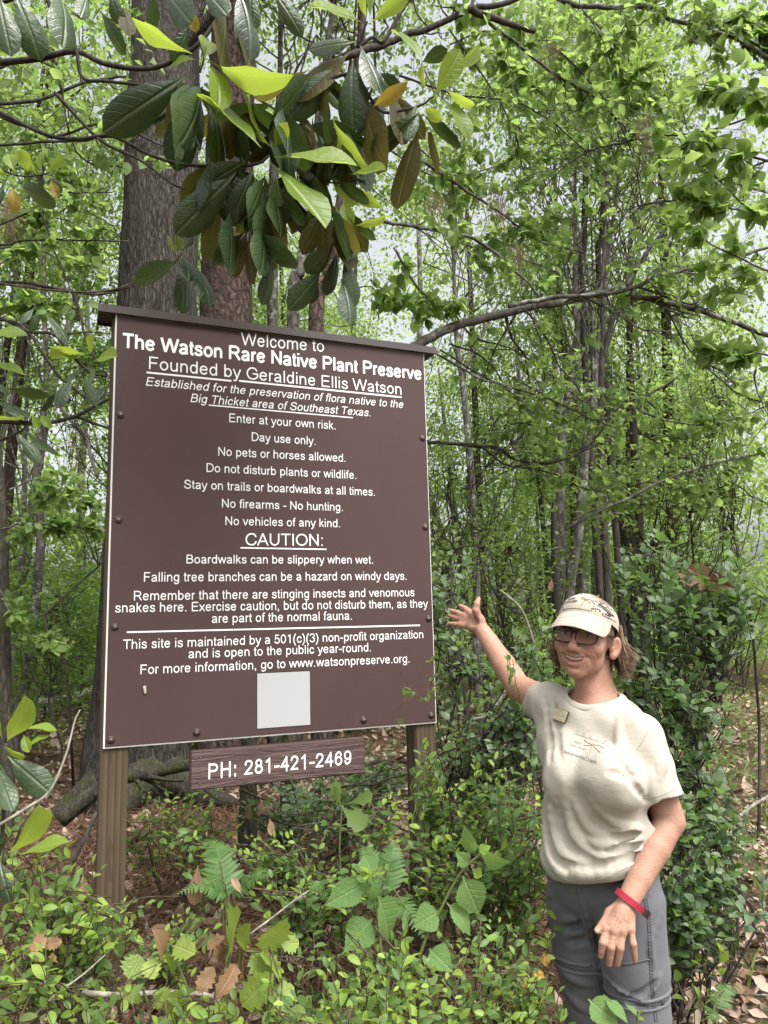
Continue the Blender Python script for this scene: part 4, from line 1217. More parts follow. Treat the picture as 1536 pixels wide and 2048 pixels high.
    g.add(prof.reshape(-1, 3), [[i * m_ + j, i * m_ + j + 1, ((i + 1) % n_) * m_ + j + 1, ((i + 1) % n_) * m_ + j] for i in range(n_) for j in range(m_ - 1)])
    rib = Mat('collar_rib'); rv = rib.n('ShaderNodeTexWave', wave_type='RINGS', rings_direction='Z'); rv.inputs['Scale'].default_value = 120
    rib.l(rib.coord('Object'), rv.inputs['Vector'])
    rib = rib.done(rib.bsdf((.46, .425, .36), .9, rv.outputs['Fac'], .15, .001, spec=.15))
    put('collar', g, rib, shirt)
    seam = plain('shirt_seam_thread', (.36, .33, .28), .9)
    def seamline(pts, r=.0009, name='seam', mat=seam, n=6, par=shirt):
        P = [cast(*q, .0006) for q in catmull(np.array(pts, float), n)]
        P = [p for p in P if p is not None]
        if len(P) > 2: put(name, Geo().tube(P, r, 5), mat, par)
    seamline([(1300, 1457), (1288, 1478), (1270, 1505), (1256, 1530), (1246, 1552)])
    seamline([(1243, 1388), (1262, 1402), (1286, 1432)], .0007)
    seamline([(1290, 1596), (1308, 1594), (1330, 1588), (1351, 1578)], .0007)
    seamline([(1094, 1738), (1125, 1757), (1165, 1766), (1210, 1755), (1270, 1728), (1312, 1710)], .0007)
    # printing on the chest
    fade = plain('faded_shirt_print', (.17, .16, .15), .9); faint = plain('very_faded_shirt_print', (.27, .255, .24), .9); dragon = plain('dragonfly_print', (.34, .22, .16), .9)
    def chest_text(s, x0, y0, x1, y1, hgt, mat, w=11, sl=0.):
        V_, T_ = stroke_text(s, w, sl)
        tt = (V_[:, 0] - V_[:, 0].min()) / np.ptp(V_[:, 0])
        d = nrm(np.array([x1 - x0, y1 - y0, 0]))[:2]
        pts = [(x0 + (x1 - x0) * a_ + d[1] * b_ * hgt, y0 + (y1 - y0) * a_ - d[0] * b_ * hgt) for a_, b_ in zip(tt, V_[:, 1])]
        W = [cast(*q, .0012) for q in pts]
        if any(w_ is None for w_ in W): return
        put('shirt_print', Geo().add(np.array(W) + nrm(EYE - W[0]) * (V_[:, 2:] * .0001), *T_), mat, shirt, smooth=False)
    for ch, x, y in zip('TEXAS', (1151, 1164, 1177.5, 1192, 1207), (1467, 1471, 1475.5, 1480, 1485)):
        chest_text(ch, x, y, x + 5, y + 1.6, 6, faint, 10)
    seamline([(1149, 1467.5), (1175, 1476), (1210, 1488)], .0005, 'shirt_print', fade)
    chest_text('Master', 1146, 1485, 1164, 1490.5, 7, faint, 14, .2)
    chest_text('Naturalist', 1138, 1491, 1171, 1501.5, 7, faint, 14, .2)
    chest_text('Sabine-Neches Chapter', 1127, 1505, 1193, 1527.5, 6.6, fade, 13)
    seamline([(1186, 1485), (1184, 1493), (1180, 1503), (1173, 1514)], .0012, 'dragonfly_body', dragon)
    for pts in ([(1186, 1489), (1177, 1486), (1168, 1479)], [(1184, 1491), (1175, 1491), (1167, 1490)], [(1187, 1490), (1197, 1491), (1208, 1496)], [(1187, 1492), (1194, 1499), (1201, 1505)]):
        seamline(pts, .0014, 'dragonfly_wing', dragon)
    # name badge
    P = [cast(*q, .008) for q in ((1114, 1416), (1137.5, 1424), (1131, 1448), (1108, 1439))]
    bc = np.mean(P, 0); bx_ = nrm(P[1] - P[0]); by_ = nrm(P[0] - P[3]); bn = nrm(np.cross(bx_, by_)); by_ = np.cross(bn, bx_)
    bw, bh = np.linalg.norm(P[1] - P[0]), np.linalg.norm(P[0] - P[3])
    RB = np.stack([bx_, by_, bn], 1)
    bd = put('name_badge', Geo().box(bc + bn * .001, (bw, bh, .005), RB), plain('badge_dark_edge', (.06, .04, .035), .4), smooth=False)
    put('badge_plate', Geo().box(bc + bn * .0035, (bw * .95, bh * .92, .0024), RB), plain('badge_cream_plate', (.55, .49, .30), .35), bd, smooth=False)
    for s, x, y, w_, hg in (('TEXAS', -.38, .26, .5, .10), ('Master', -.42, .06, .36, .10), ('Naturalist', -.42, -.12, .5, .10), ('Texas', .12, .04, .28, .11), ('Naturalist', .06, -.14, .36, .10), ('Sabine-Neches', -.32, -.38, .68, .09)):
        V_, T_ = stroke_text(s, 12, 0)
        W = bc + bn * (.0052 + V_[:, 2:] * .00005) + bx_ * ((x + V_[:, :1] / V_[:, 0].max() * w_) * bw) + by_ * ((y + V_[:, 1:2] * hg) * bh)
        put('badge_lettering', Geo().add(W, *T_), fade, bd, smooth=False)

    # -------------------------------------------------- trousers
    tr = SDF()
    Lh, Rh = at(1258, 1800, 2.13), at(1158, 1800, 2.27)
    Lk = np.array([Lh[0] + .005, Lh[1] - .015, .47]); Rk = np.array([Rh[0] + .015, Rh[1] - .015, .47])
    La = np.array([Lk[0] + .01, Lk[1] + .04, .07]); Ra = np.array([Rk[0] - .005, Rk[1] + .04, .07])
    tr.ell((Lh + Rh) / 2 + bu * .06, (.150, .115, .12), BX)
    tr.chain([Lh, Lh * .5 + Lk * .5, Lk, La], [.090, .082, .072, .066], .015)
    tr.chain([Rh, Rh * .5 + Rk * .5, Rk, Ra], [.092, .083, .073, .066], .015)
    base = SDF(); base.ops = list(tr.ops)
    def tfold(pts, r, depth, k=.010, up=True):
        P = []
        for x, y in pts:
            d = at(x, y, 1.0) - EYE
            q = base.march(EYE + nrm(d) * 1.5, d)
            if q is not None: P.append(q)
        if len(P) < 2: return
        P = catmull(P, 3); n = nrm(EYE - P.mean(0))
        w = np.sin(np.linspace(.2, math.pi - .2, len(P))) * .7 + .3
        tr.chain(P - n * (r - depth) if up else P + n * (r - depth), r * w, k, sub=not up)
    for p_, r_, d_ in (([(1092, 1830), (1120, 1842), (1160, 1835)], .008, .005), ([(1095, 1860), (1130, 1870), (1170, 1862)], .008, .005), ([(1100, 1890), (1140, 1898), (1178, 1890)], .007, .004),
                       ([(1160, 1790), (1172, 1830), (1185, 1890), (1200, 1960)], .009, .005), ([(1210, 1950), (1240, 1985), (1290, 2000)], .010, .006), ([(1320, 1950), (1300, 1975), (1270, 1985)], .009, .005),
                       ([(1120, 1935), (1150, 1960), (1190, 1970)], .009, .005), ([(1130, 1980), (1160, 2010), (1200, 2030)], .009, .005), ([(1215, 1780), (1260, 1770), (1300, 1790)], .007, .003), ([(1320, 1830), (1300, 1880), (1305, 1930)], .009, .003)):
        tfold(p_, r_, d_)
    for p_, r_, d_ in (([(1094, 1845), (1125, 1857), (1165, 1850)], .006, .004), ([(1098, 1876), (1135, 1885), (1172, 1877)], .006, .004), ([(1215, 1965), (1245, 1995), (1290, 2012)], .006, .004), ([(1315, 1960), (1290, 1985), (1262, 1993)], .006, .004)):
        tfold(p_, r_, d_, up=False)
    def twr(P):
        q = P @ BX.T
        return .0014 * np.sin(q[..., 2] * 62 + 4 * np.sin(q[..., 0] * 21)) * np.sin(q[..., 0] * 27 + q[..., 2] * 9) + .003 * np.clip((.2 - P[..., 2]) / .15, 0, 1) * np.sin(P[..., 2] * 95 + 3 * np.sin(q[..., 0] * 30))
    tr.disp(twr)
    tr.cut(lambda P: .035 - P[..., 2], .004)
    tr.cut(lambda P: P[..., 2] - (hem1[2] + .12), .004)
    lo = np.array([Rh[0] - .16, Lh[1] - .18, .02]); hi = np.array([Lh[0] + .16, Rh[1] + .18, hem1[2] + .14])
    V, F = tr.mesh(lo, hi, .0032)
    V = smooth_mesh(V, F, 2, .5)
    pm_ = Mat('grey_trouser_nylon')
    wv = pm_.noise(pm_.coord('Object'), 420, 2, .6); sl = pm_.noise(pm_.coord('Object', (1, 1, 1.6)), 24, 5, .6); lg_ = pm_.noise(pm_.coord('Object'), 6, 3)
    pc_ = pm_.mix(lg_, (.108, .111, .124), (.145, .148, .160))
    trs_m = pm_.done(pm_.bsdf(pc_, .68, pm_.math('ADD', pm_.math('MULTIPLY', wv, .3), sl), .3, .005, spec=.25, **{'Sheen Weight': .1}))
    trs = link('trousers', make_mesh('trousers', V - O, [F]), trs_m, t)
    bv = BVHTree.FromPolygons([tuple(v) for v in V], F.tolist())
    dark_t = plain('trouser_stitching', (.06, .065, .08), .8)
    def ringseam(kx, K, z0, tilt):
        P = []
        for a_ in np.linspace(0, 2 * math.pi, 41):
            d = np.array([math.cos(a_), math.sin(a_), 0])
            c = np.array([K[0], K[1], z0 + tilt * math.cos(a_)])
            hit = bv.ray_cast(Vector(c + d * .16), Vector(-d))
            if hit[0] is not None and np.linalg.norm(np.array(hit[0]) - c) < .098: P.append(np.array(hit[0]) - d * .001)
        return P
    for K, z0 in ((Lk, .585), (Rk, .615)):
        for dz, r_ in ((0, .0052), (-.022, .0040)):
            P = ringseam(0, K, z0 + dz, .004)
            if len(P) > 10: put('zip_flap', Geo().tube(P, r_, 7, cap=False), trs_m, trs)
        P = ringseam(0, K, z0 - .011, .004)
        if len(P) > 10: put('zip_seam', Geo().tube(P, .0022, 5, cap=False), dark_t, trs)
    # side seam with stitches, pocket flap
    def sline(pts, r, off=.0004, n=8, name='trouser_seam', mat=dark_t):
        P = [cast(*q, off) for q in catmull(np.array(pts, float), n)]
        P = [p for p in P if p is not None]
        if len(P) > 2: put(name, Geo().tube(P, r, 5), mat, trs)
    sline([(1287, 1795), (1293, 1830), (1297, 1880), (1299, 1930), (1303, 1985), (1310, 2044)], .0011)
    sline([(1293, 1795), (1299, 1830), (1303, 1880), (1305, 1930), (1308, 1985), (1315, 2044)], .0007)
    for k in range(36):
        q0 = 1800 + k * 6.4
        x0 = np.interp(q0, [1795, 1830, 1880, 1930, 1985, 2044], [1287.5, 1293.5, 1297.5, 1299.5, 1303.5, 1310.5])
        P = [cast(x0, q0, .0005), cast(x0 + 5.5, q0 + .6, .0005)]
        if P[0] is not None and P[1] is not None: put('stitch', Geo().tube(P, .0007, 4), dark_t, trs)
    sline([(1244, 1929), (1270, 1925), (1299, 1918)], .0016, 0, 6, 'pocket_flap', trs_m)
    sline([(1246, 1932), (1270, 1928), (1299, 1921)], .0008)
    sline([(1214, 1747), (1240, 1752), (1272, 1749)], .0008)
    sline([(1153, 1778), (1160, 1805), (1176, 1860), (1192, 1930), (1203, 1995)], .0009)

    # -------------------------------------------------- wristband, shoes
    red_m = Mat('red_webbing'); wvv = red_m.n('ShaderNodeTexWave', bands_direction='DIAGONAL'); wvv.inputs['Scale'].default_value = 260
    red_m.l(red_m.coord('Object'), wvv.inputs['Vector'])
    red_m = red_m.done(red_m.bsdf((.36, .016, .038), .7, wvv.outputs['Fac'], .2, .001))
    blk = plain('black_buckle', (.014, .014, .016), .35)
    ad = nrm(Lw - Le); ce = Lw + ad * .012
    c1, c2 = at(1237.5, 1784, 1.985), at(1288, 1824, 1.99)
    ex = nrm(c2 - c1); en = nrm(np.cross(ex, nrm(EYE - ce))); ey = np.cross(en, ex)
    if ey @ (EYE - ce) < 0: ey = -ey
    cc_ = (c1 + c2) / 2
    hw = np.linalg.norm(c2 - c1) / 2
    th_ = np.linspace(0, 2 * math.pi, 49)
    g = Geo(); bandw = .0078
    ringp = [cc_ + ex * math.cos(a_) * (hw + .002) + ey * (math.sin(a_) * .034 - .003) for a_ in th_[:-1]]
    Vr = []
    for p in ringp:
        o_ = nrm((p - cc_) - en * ((p - cc_) @ en))
        Vr += [p - en * bandw, p + o_ * .0018 - en * bandw, p + o_ * .0018 + en * bandw, p + en * bandw]
    g.add(Vr, [[i * 4 + j, ((i + 1) % 48) * 4 + j, ((i + 1) % 48) * 4 + (j + 1) % 4, i * 4 + (j + 1) % 4] for i in range(48) for j in range(4)])
    wb_ = put('wristband', g, red_m, smooth=False)
    a_ = math.radians(38); pb = cc_ + ex * math.cos(a_) * (hw + .002) + ey * (math.sin(a_) * .034 - .003)
    tg = nrm(-ex * math.sin(a_) * hw + ey * math.cos(a_) * .030); no = np.cross(tg, en)
    if no @ (pb - cc_) < 0: no = -no
    RBk = np.stack([tg, en, no], 1)
    put('buckle', Geo().box(pb + no * .003, (.026, .0175, .0075), RBk), blk, wb_, smooth=False)
    put('buckle_tip', Geo().box(pb - tg * .018 + no * .003, (.012, .0145, .005), RBk), blk, wb_, smooth=False)
    put('strap_end', Geo().box(pb - tg * .020 + no * .0062, (.006, .010, .002), RBk), red_m, wb_, smooth=False)
    shm = plain('brown_walking_shoe', (.09, .07, .055), .8, var=.3, scale=30)
    for A_ in (La, Ra):
        s_ = SDF(); fd = nrm(np.array([-.42, -.9, 0])); gz = float(ground_z(A_[0], A_[1]))
        g0 = np.array([A_[0], A_[1], gz])
        s_.ell(g0 + bu * .055, (.040, .045, .06), np.stack([np.cross(fd, bu), fd, bu]), .02)
        s_.ell(g0 + fd * .085 + bu * .032, (.043, .12, .036), np.stack([np.cross(fd, bu), fd, bu]), .03)
        s_.cut(lambda P: (gz + .003) - P[..., 2], .006)
        V, F = s_.mesh(g0 - [.24, .24, .03], g0 + [.24, .24, .14], .005)
        put('shoe', Geo().add(V, F), shm)
    return t


PERSON = build_person()
# ------------------------------------------------------------------ vegetation helpers
VR = np.random.default_rng(21)


def leaf_template(prof, n=6, fold=.25, curl=.25, across=1, wave=0.0, seed=0, teeth=0.0, droop=0.0):
    """unit leaf along +Y, face up +Z. prof: list of (t, half width). returns V, quads"""
    R = np.random.default_rng(seed)
    t = np.linspace(0, 1, n + 1)
    w = np.interp(t, [p[0] for p in prof], [p[1] for p in prof])
    if teeth: w = w * (1 + teeth * np.where(np.arange(n + 1) % 2 == 0, 1, -1) * (t > .08) * (t < .97))
    s = np.linspace(-1, 1, 2 * across + 1)
    X = w[:, None] * s[None]
    Z = np.abs(s)[None] ** 1.2 * w[:, None] * fold - curl * (t[:, None] ** 2) - droop * np.abs(s)[None] ** 3 * w[:, None]
    Z = Z + wave * np.sin(t[:, None] * 9 + s[None] * 2 + R.uniform(0, 6)) * np.abs(s)[None] * w[:, None]
    Y = np.repeat(t[:, None], len(s), 1) - curl * .25 * t[:, None] ** 3
    V = np.stack([X, Y, Z], -1).reshape(-1, 3)
    m = len(s)
    q = np.array([[i * m + j, i * m + j + 1, (i + 1) * m + j + 1, (i + 1) * m + j] for i in range(n) for j in range(m - 1)])
    return V, q


OVAL = [(0, .0), (.06, .05), (.25, .20), (.5, .25), (.75, .20), (.92, .09), (1, .0)]
OBOV = [(0, .004), (.05, .010), (.12, .03), (.3, .14), (.55, .215), (.72, .22), (.88, .15), (.96, .06), (1, .0)]
LANCE = [(0, .0), (.08, .03), (.3, .12), (.55, .15), (.8, .09), (1, .0)]
OVATE = [(0, .012), (.10, .03), (.16, .16), (.32, .29), (.5, .28), (.7, .19), (.88, .075), (1, .0)]
HOLLY = [(0, .02), (.1, .14), (.18, .24), (.26, .17), (.36, .31), (.45, .21), (.55, .33), (.64, .20), (.73, .28), (.82, .13), (.90, .15), (1, .0)]
LOBED = [(0, .01), (.2, .05), (.42, .13), (.55, .28), (.62, .20), (.72, .21), (.85, .26), (.95, .14), (1, .0)]
BROAD = [(0, .0), (.05, .12), (.2, .27), (.45, .33), (.7, .25), (.9, .10), (1, .0)]


def frames(D, N):
    """rotation matrices (m,3,3): columns side, along, normal"""
    D = nrm(D); X = nrm(np.cross(D, N)); Z = np.cross(X, D)
    return np.stack([X, D, Z], -1)


def scatter(V, q, pos, R, L, W=None):
    m = len(pos); k = len(V)
    T = np.broadcast_to(V, (m, k, 3)).copy()
    if W is not None: T[:, :, 0] *= np.asarray(W)[:, None]
    T = np.einsum('mij,mkj->mki', R, T) * np.asarray(L)[:, None, None] + np.asarray(pos)[:, None]
    F = (q[None] + (np.arange(m) * k)[:, None, None]).reshape(-1, q.shape[1])
    return T.reshape(-1, 3), F


class Leaves:
    """leaves of one thing; the ones that show largest become parts of their own, the rest one joined part"""
    def __init__(s): s.P, s.D, s.N, s.L, s.W, s.K = [], [], [], [], [], []
    def add(s, p, d, n, L, w=1.0, k=0):
        s.P.append(p); s.D.append(d); s.N.append(n); s.L.append(L); s.W.append(w); s.K.append(k)
    def build(s, root, meshes, limit=300, name='leaf', minpx=9.0):
        """meshes: list of (mesh, V, q, material)"""
        if not s.P: return
        P, D, N, L, W, K = (np.array(a, float) for a in (s.P, s.D, s.N, s.L, s.W, s.K))
        K = K.astype(int)
        O = ORIG[root.name]
        d = P - EYE; z = d @ _F
        x = 768 + FPX * (d @ CR) / np.maximum(z, .05); y = 1024 - FPX * (d @ CU) / np.maximum(z, .05)
        size = np.where((z > .1) & (x > -30) & (x < 1566) & (y > -30) & (y < 2078), L * FPX / np.maximum(z, .05), 0)
        R = frames(D, N)
        order = np.argsort(-size)
        single = [i for i in order[:limit] if size[i] >= minpx]
        rest = np.setdiff1d(np.arange(len(P)), single)
        for i in single:
            me = meshes[K[i]][0]
            o = bpy.data.objects.new(name, me)
            M = Matrix.Identity(4); A = R[i] * L[i]; A[:, 0] *= W[i]
            for a in range(3):
                for b in range(3): M[a][b] = A[a, b]
                M[a][3] = P[i][a] - O[a]
            o.matrix_basis = M
            o.parent = root
            COL.objects.link(o)
        if len(rest):
            bym = {}
            for k in range(len(meshes)): bym.setdefault(meshes[k][3].name, []).append(k)
            for mname, ks in bym.items():
                g = Geo()
                for k in ks:
                    i = rest[K[rest] == k]
                    if len(i):
                        V, F = scatter(meshes[k][1], meshes[k][2], P[i], R[i], L[i], W[i]); g.add(V, F)
                if g.V: part('foliage', g, meshes[ks[0]][3], root, kind='stuff')


def leaf_set(name, prof, mats, n=6, variants=2, **kw):
    out = []
    for mt in mats:
        for v in range(variants):
            k2 = dict(kw); k2['seed'] = v
            k2['curl'] = kw.get('curl', .25) * (.4 + 1.1 * v / max(1, variants - 1)) if variants > 1 else kw.get('curl', .25)
            V, q = leaf_template(prof, n, **k2)
            me = make_mesh(name, V, [q]); me.materials.append(mt)
            out.append((me, V, q, mt))
    return out


def wander(a, b, n=8, amp=.06, R=VR, sag=0.0):
    a, b = np.asarray(a, float), np.asarray(b, float)
    L = np.linalg.norm(b - a)
    k = max(2, n // 2)
    t = np.linspace(0, 1, k + 1)[:, None]
    P = a * (1 - t) + b * t
    P[1:-1] += R.normal(0, amp * L, (k - 1, 3)) * np.sin(t[1:-1] * math.pi)
    P[:, 2] += sag * L * 4 * (t * (1 - t))[:, 0]
    return catmull(P, 2)


def shrub(label, cat, base, blobs, meshes, bark, leaf_len, spacing, group=None, name='shrub', twig_len=(.15, .4), limit=300, seed=0, stem_r=.007, up=.35, kinds=None, bare=.25, ang=.8, lift=.5):
    R = np.random.default_rng(seed + 100)
    root = thing(name, label, cat, base, group)
    lv = Leaves(); tw = Geo()
    base = np.asarray(base, float)
    for (c, r, nt) in blobs:
        c, r = np.asarray(c, float), np.asarray(r, float)
        b0 = base + np.array([R.normal(0, .05), R.normal(0, .05), -.03])
        main = wander(b0, c + [0, 0, r[2] * .3], 10, .07, R)
        part('stem', Geo().tube(main, np.linspace(stem_r, stem_r * .45, len(main)), 6), bark, root)
        for _ in range(nt):
            d = nrm(R.normal(0, 1, 3)); d[2] = d[2] * .9 + .15
            tip = c + d * r * R.uniform(.45, 1.0) ** .7
            s0 = main[int(len(main) * R.uniform(.45, .99))]
            # twig leaves from a point between the stem and the tip
            L = R.uniform(*twig_len)
            dirn = nrm(nrm(tip - s0) + np.array([0, 0, up]) + R.normal(0, .25, 3))
            a = tip - dirn * L
            link_ = wander(s0, a, 6, .08, R); T = wander(a, tip, 8, .05, R)
            tw.tube(np.vstack([link_[:-1], T]), np.linspace(stem_r * .42, .0009, len(link_) - 1 + len(T)), 4, cap=False)
            seg = np.linalg.norm(np.diff(T, axis=0), axis=1); cum = np.concatenate([[0], np.cumsum(seg)])
            n = max(2, int(cum[-1] * (1 - bare) / spacing))
            for i, q in enumerate(np.linspace(cum[-1] * bare, cum[-1], n)):
                p = np.array([np.interp(q, cum, T[:, k]) for k in range(3)])
                td = nrm(np.array([np.interp(min(q + .02, cum[-1]), cum, T[:, k]) - np.interp(max(q - .02, 0), cum, T[:, k]) for k in range(3)]))
                sd = nrm(np.cross(td, [0, 0, 1.0]) + 1e-6) * (1 if i % 2 else -1)
                dd = nrm(td * (.6 if i < n - 1 else 1.5) + sd * ang * (1 if i < n - 1 else .1) + R.normal(0, .25, 3) + [0, 0, .1])
                nn = nrm(np.array([0, -.35, lift + .45]) + R.normal(0, .38, 3))
                young = q / cum[-1]
                k = R.integers(len(meshes)) if kinds is None else kinds(R, young, p)
                lv.add(p, dd, nn, leaf_len * R.uniform(.6, 1.15) * (1 - .3 * (young > .9)), R.uniform(.85, 1.15), k)
    part('twigs', tw, bark, root, kind='stuff')
    lv.build(root, meshes, limit)
    return root


def px_path(pts, Y0, Y1):
    """polyline given in the photograph, between two distances"""
    P = np.array(pts, float)
    s = np.concatenate([[0], np.cumsum(np.linalg.norm(np.diff(P, axis=0), axis=1))]); s /= s[-1]
    return np.array([at(x, y, Y0 + (Y1 - Y0) * q) for (x, y), q in zip(P, s)])


def twig_tree(g, lv, path, r0, R, depth=2, n=8, leaf=None, spread=.55, leafp=.6, size=.06, nk=1, down=0.0):
    """side twigs along a branch, with a few leaves at their ends"""
    seg = np.linalg.norm(np.diff(path, axis=0), axis=1); L = seg.sum()
    for _ in range(n):
        i = int(R.uniform(.08, .98) * (len(path) - 1)); i = min(i, len(path) - 2)
        t = nrm(path[i + 1] - path[i])
        d = nrm(t * .7 + R.normal(0, spread, 3) + [0, 0, -down])
        ln = L * R.uniform(.12, .42) * (.8 if depth == 2 else 1)
        T = wander(path[i], path[i] + d * ln, 8, .07, R)
        r = max(.0010, r0 * R.uniform(.28, .5))
        g.tube(T, np.linspace(r, max(.0007, r * .3), len(T)), 4, cap=False)
        if depth > 1: twig_tree(g, lv, T, r, R, depth - 1, max(2, n // 2), leaf, spread, leafp, size, nk, down)
        if lv is not None and R.uniform() < leafp:
            for k in range(R.integers(2, 6)):
                q_ = R.uniform(.25, 1) * (len(T) - 1); j_ = min(int(q_), len(T) - 2); p = T[j_] + (T[j_ + 1] - T[j_]) * (q_ - j_)
                dd = nrm(nrm(T[-1] - T[-2]) * .5 + R.normal(0, .8, 3) - [0, 0, .25])
                lv.add(p, dd, nrm(np.array([0, -.4, .7]) + R.normal(0, .6, 3)), size * R.uniform(.6, 1.2), R.uniform(.85, 1.1), R.integers(nk))


# ------------------------------------------------------------------ materials of the plants
B_GREY = bark_mat('grey_lichened_bark', (.045, .040, .034), (.17, .16, .14), (12, 12, 5), lichen=(.30, .31, .27), bstr=.5, bdist=.01)
B_OAK = bark_mat('ridged_oak_bark', (.016, .013, .011), (.128, .112, .096), (42, 42, 8), bstr=1.0, bdist=.035)
B_ROOT = bark_mat('mossy_root_bark', (.030, .026, .020), (.10, .088, .07), (34, 34, 9), moss=(.050, .062, .015), bstr=.9, bdist=.02)
B_PINE = bark_mat('flaky_pine_bark', (.024, .016, .013), (.15, .106, .088), (17, 17, 8), bstr=1.0, bdist=.03)
B_DARK = bark_mat('dark_twig_bark', (.030, .026, .022), (.090, .078, .066), (30, 30, 9), bstr=.4, bdist=.004)
B_PALE = bark_mat('pale_dead_wood', (.16, .14, .115), (.36, .33, .28), (30, 30, 6), bstr=.4, bdist=.004)
B_BROWN = bark_mat('brown_stem_bark', (.055, .040, .026), (.14, .105, .07), (40, 40, 10), bstr=.3, bdist=.003)
G_STEM = plain('green_stem', (.10, .13, .04), .6, var=.3, scale=60)

M_MAG_D = leaf_mat('magnolia_dark_leaf', (.028, .052, .024), (.066, .106, .044), .30, .14, (.16, .26, .04), spots=(.22, .22, .15), back=(.10, .085, .032), spec=.5, rib=(.12, .17, .07), veins=60)
M_MAG_B = leaf_mat('magnolia_old_leaf_underside', (.060, .058, .020), (.105, .085, .030), .5, .35, (.26, .23, .04), spec=.3, rib=(.17, .15, .06), veins=60)
M_MAG_L = leaf_mat('magnolia_new_leaf', (.15, .25, .032), (.25, .35, .05), .38, .45, (.52, .66, .08), spec=.4, rib=(.36, .44, .12), veins=60)
M_MAG_Y = leaf_mat('magnolia_yellowed_leaf', (.30, .22, .03), (.40, .28, .05), .5, .35, (.5, .36, .06), rib=(.4, .32, .1), veins=60)
M_BUSH = leaf_mat('blue_green_bush_leaf', (.110, .165, .092), (.185, .252, .138), .42, .30, (.20, .36, .09), back=(.15, .21, .13))
M_BUSH2 = leaf_mat('mid_green_bush_leaf', (.075, .145, .040), (.135, .225, .062), .42, .38, (.32, .52, .09), back=(.16, .24, .10))
M_LIME = leaf_mat('fresh_lime_leaf', (.185, .32, .055), (.35, .475, .095), .42, .42, (.62, .75, .11))
M_BERRY = leaf_mat('beautyberry_leaf', (.120, .225, .070), (.175, .290, .095), .6, .35, (.36, .56, .12), spec=.2, rib=(.26, .38, .17), veins=46, vs=.35)
M_HOLLY = leaf_mat('holly_leaf', (.16, .26, .045), (.30, .39, .085), .35, .35, (.52, .66, .11), spec=.45, rib=(.42, .48, .18), veins=46, vs=.22)
M_DEADH = leaf_mat('dead_holly_leaf', (.25, .145, .075), (.42, .27, .155), .6, .2, (.4, .24, .1), rib=(.46, .32, .2), veins=50)
M_CAN = leaf_mat('canopy_leaf', (.088, .152, .042), (.165, .245, .070), .45, .52, (.42, .61, .14))
M_CAN2 = leaf_mat('canopy_leaf_dark', (.060, .125, .030), (.115, .195, .048), .42, .45, (.34, .56, .08))
M_CAN3 = leaf_mat('canopy_leaf_lime', (.112, .190, .054), (.200, .285, .088), .45, .55, (.48, .67, .18))
M_FAR = leaf_mat('far_wood_leaf', (.115, .190, .045), (.230, .330, .085), .6, .50, (.58, .80, .15), spec=.2)
M_FERN = leaf_mat('fern_leaflet', (.070, .150, .042), (.120, .220, .062), .5, .35, (.28, .5, .08))
M_LIT = leaf_mat('dead_leaf_litter', (.135, .082, .052), (.58, .45, .36), .75, .10, (.3, .17, .08), spec=.25)
M_DEAD = leaf_mat('large_dead_leaf', (.17, .095, .052), (.40, .27, .18), .65, .12, (.3, .17, .08), spec=.3, rib=(.42, .3, .2), veins=55)
M_YEL = leaf_mat('yellow_fallen_leaf', (.46, .26, .05), (.60, .38, .09), .6, .2, (.5, .3, .06), rib=(.6, .42, .15), veins=50)
M_STRAW = plain('pine_straw', (.135, .068, .038), .8, var=.5, scale=9)
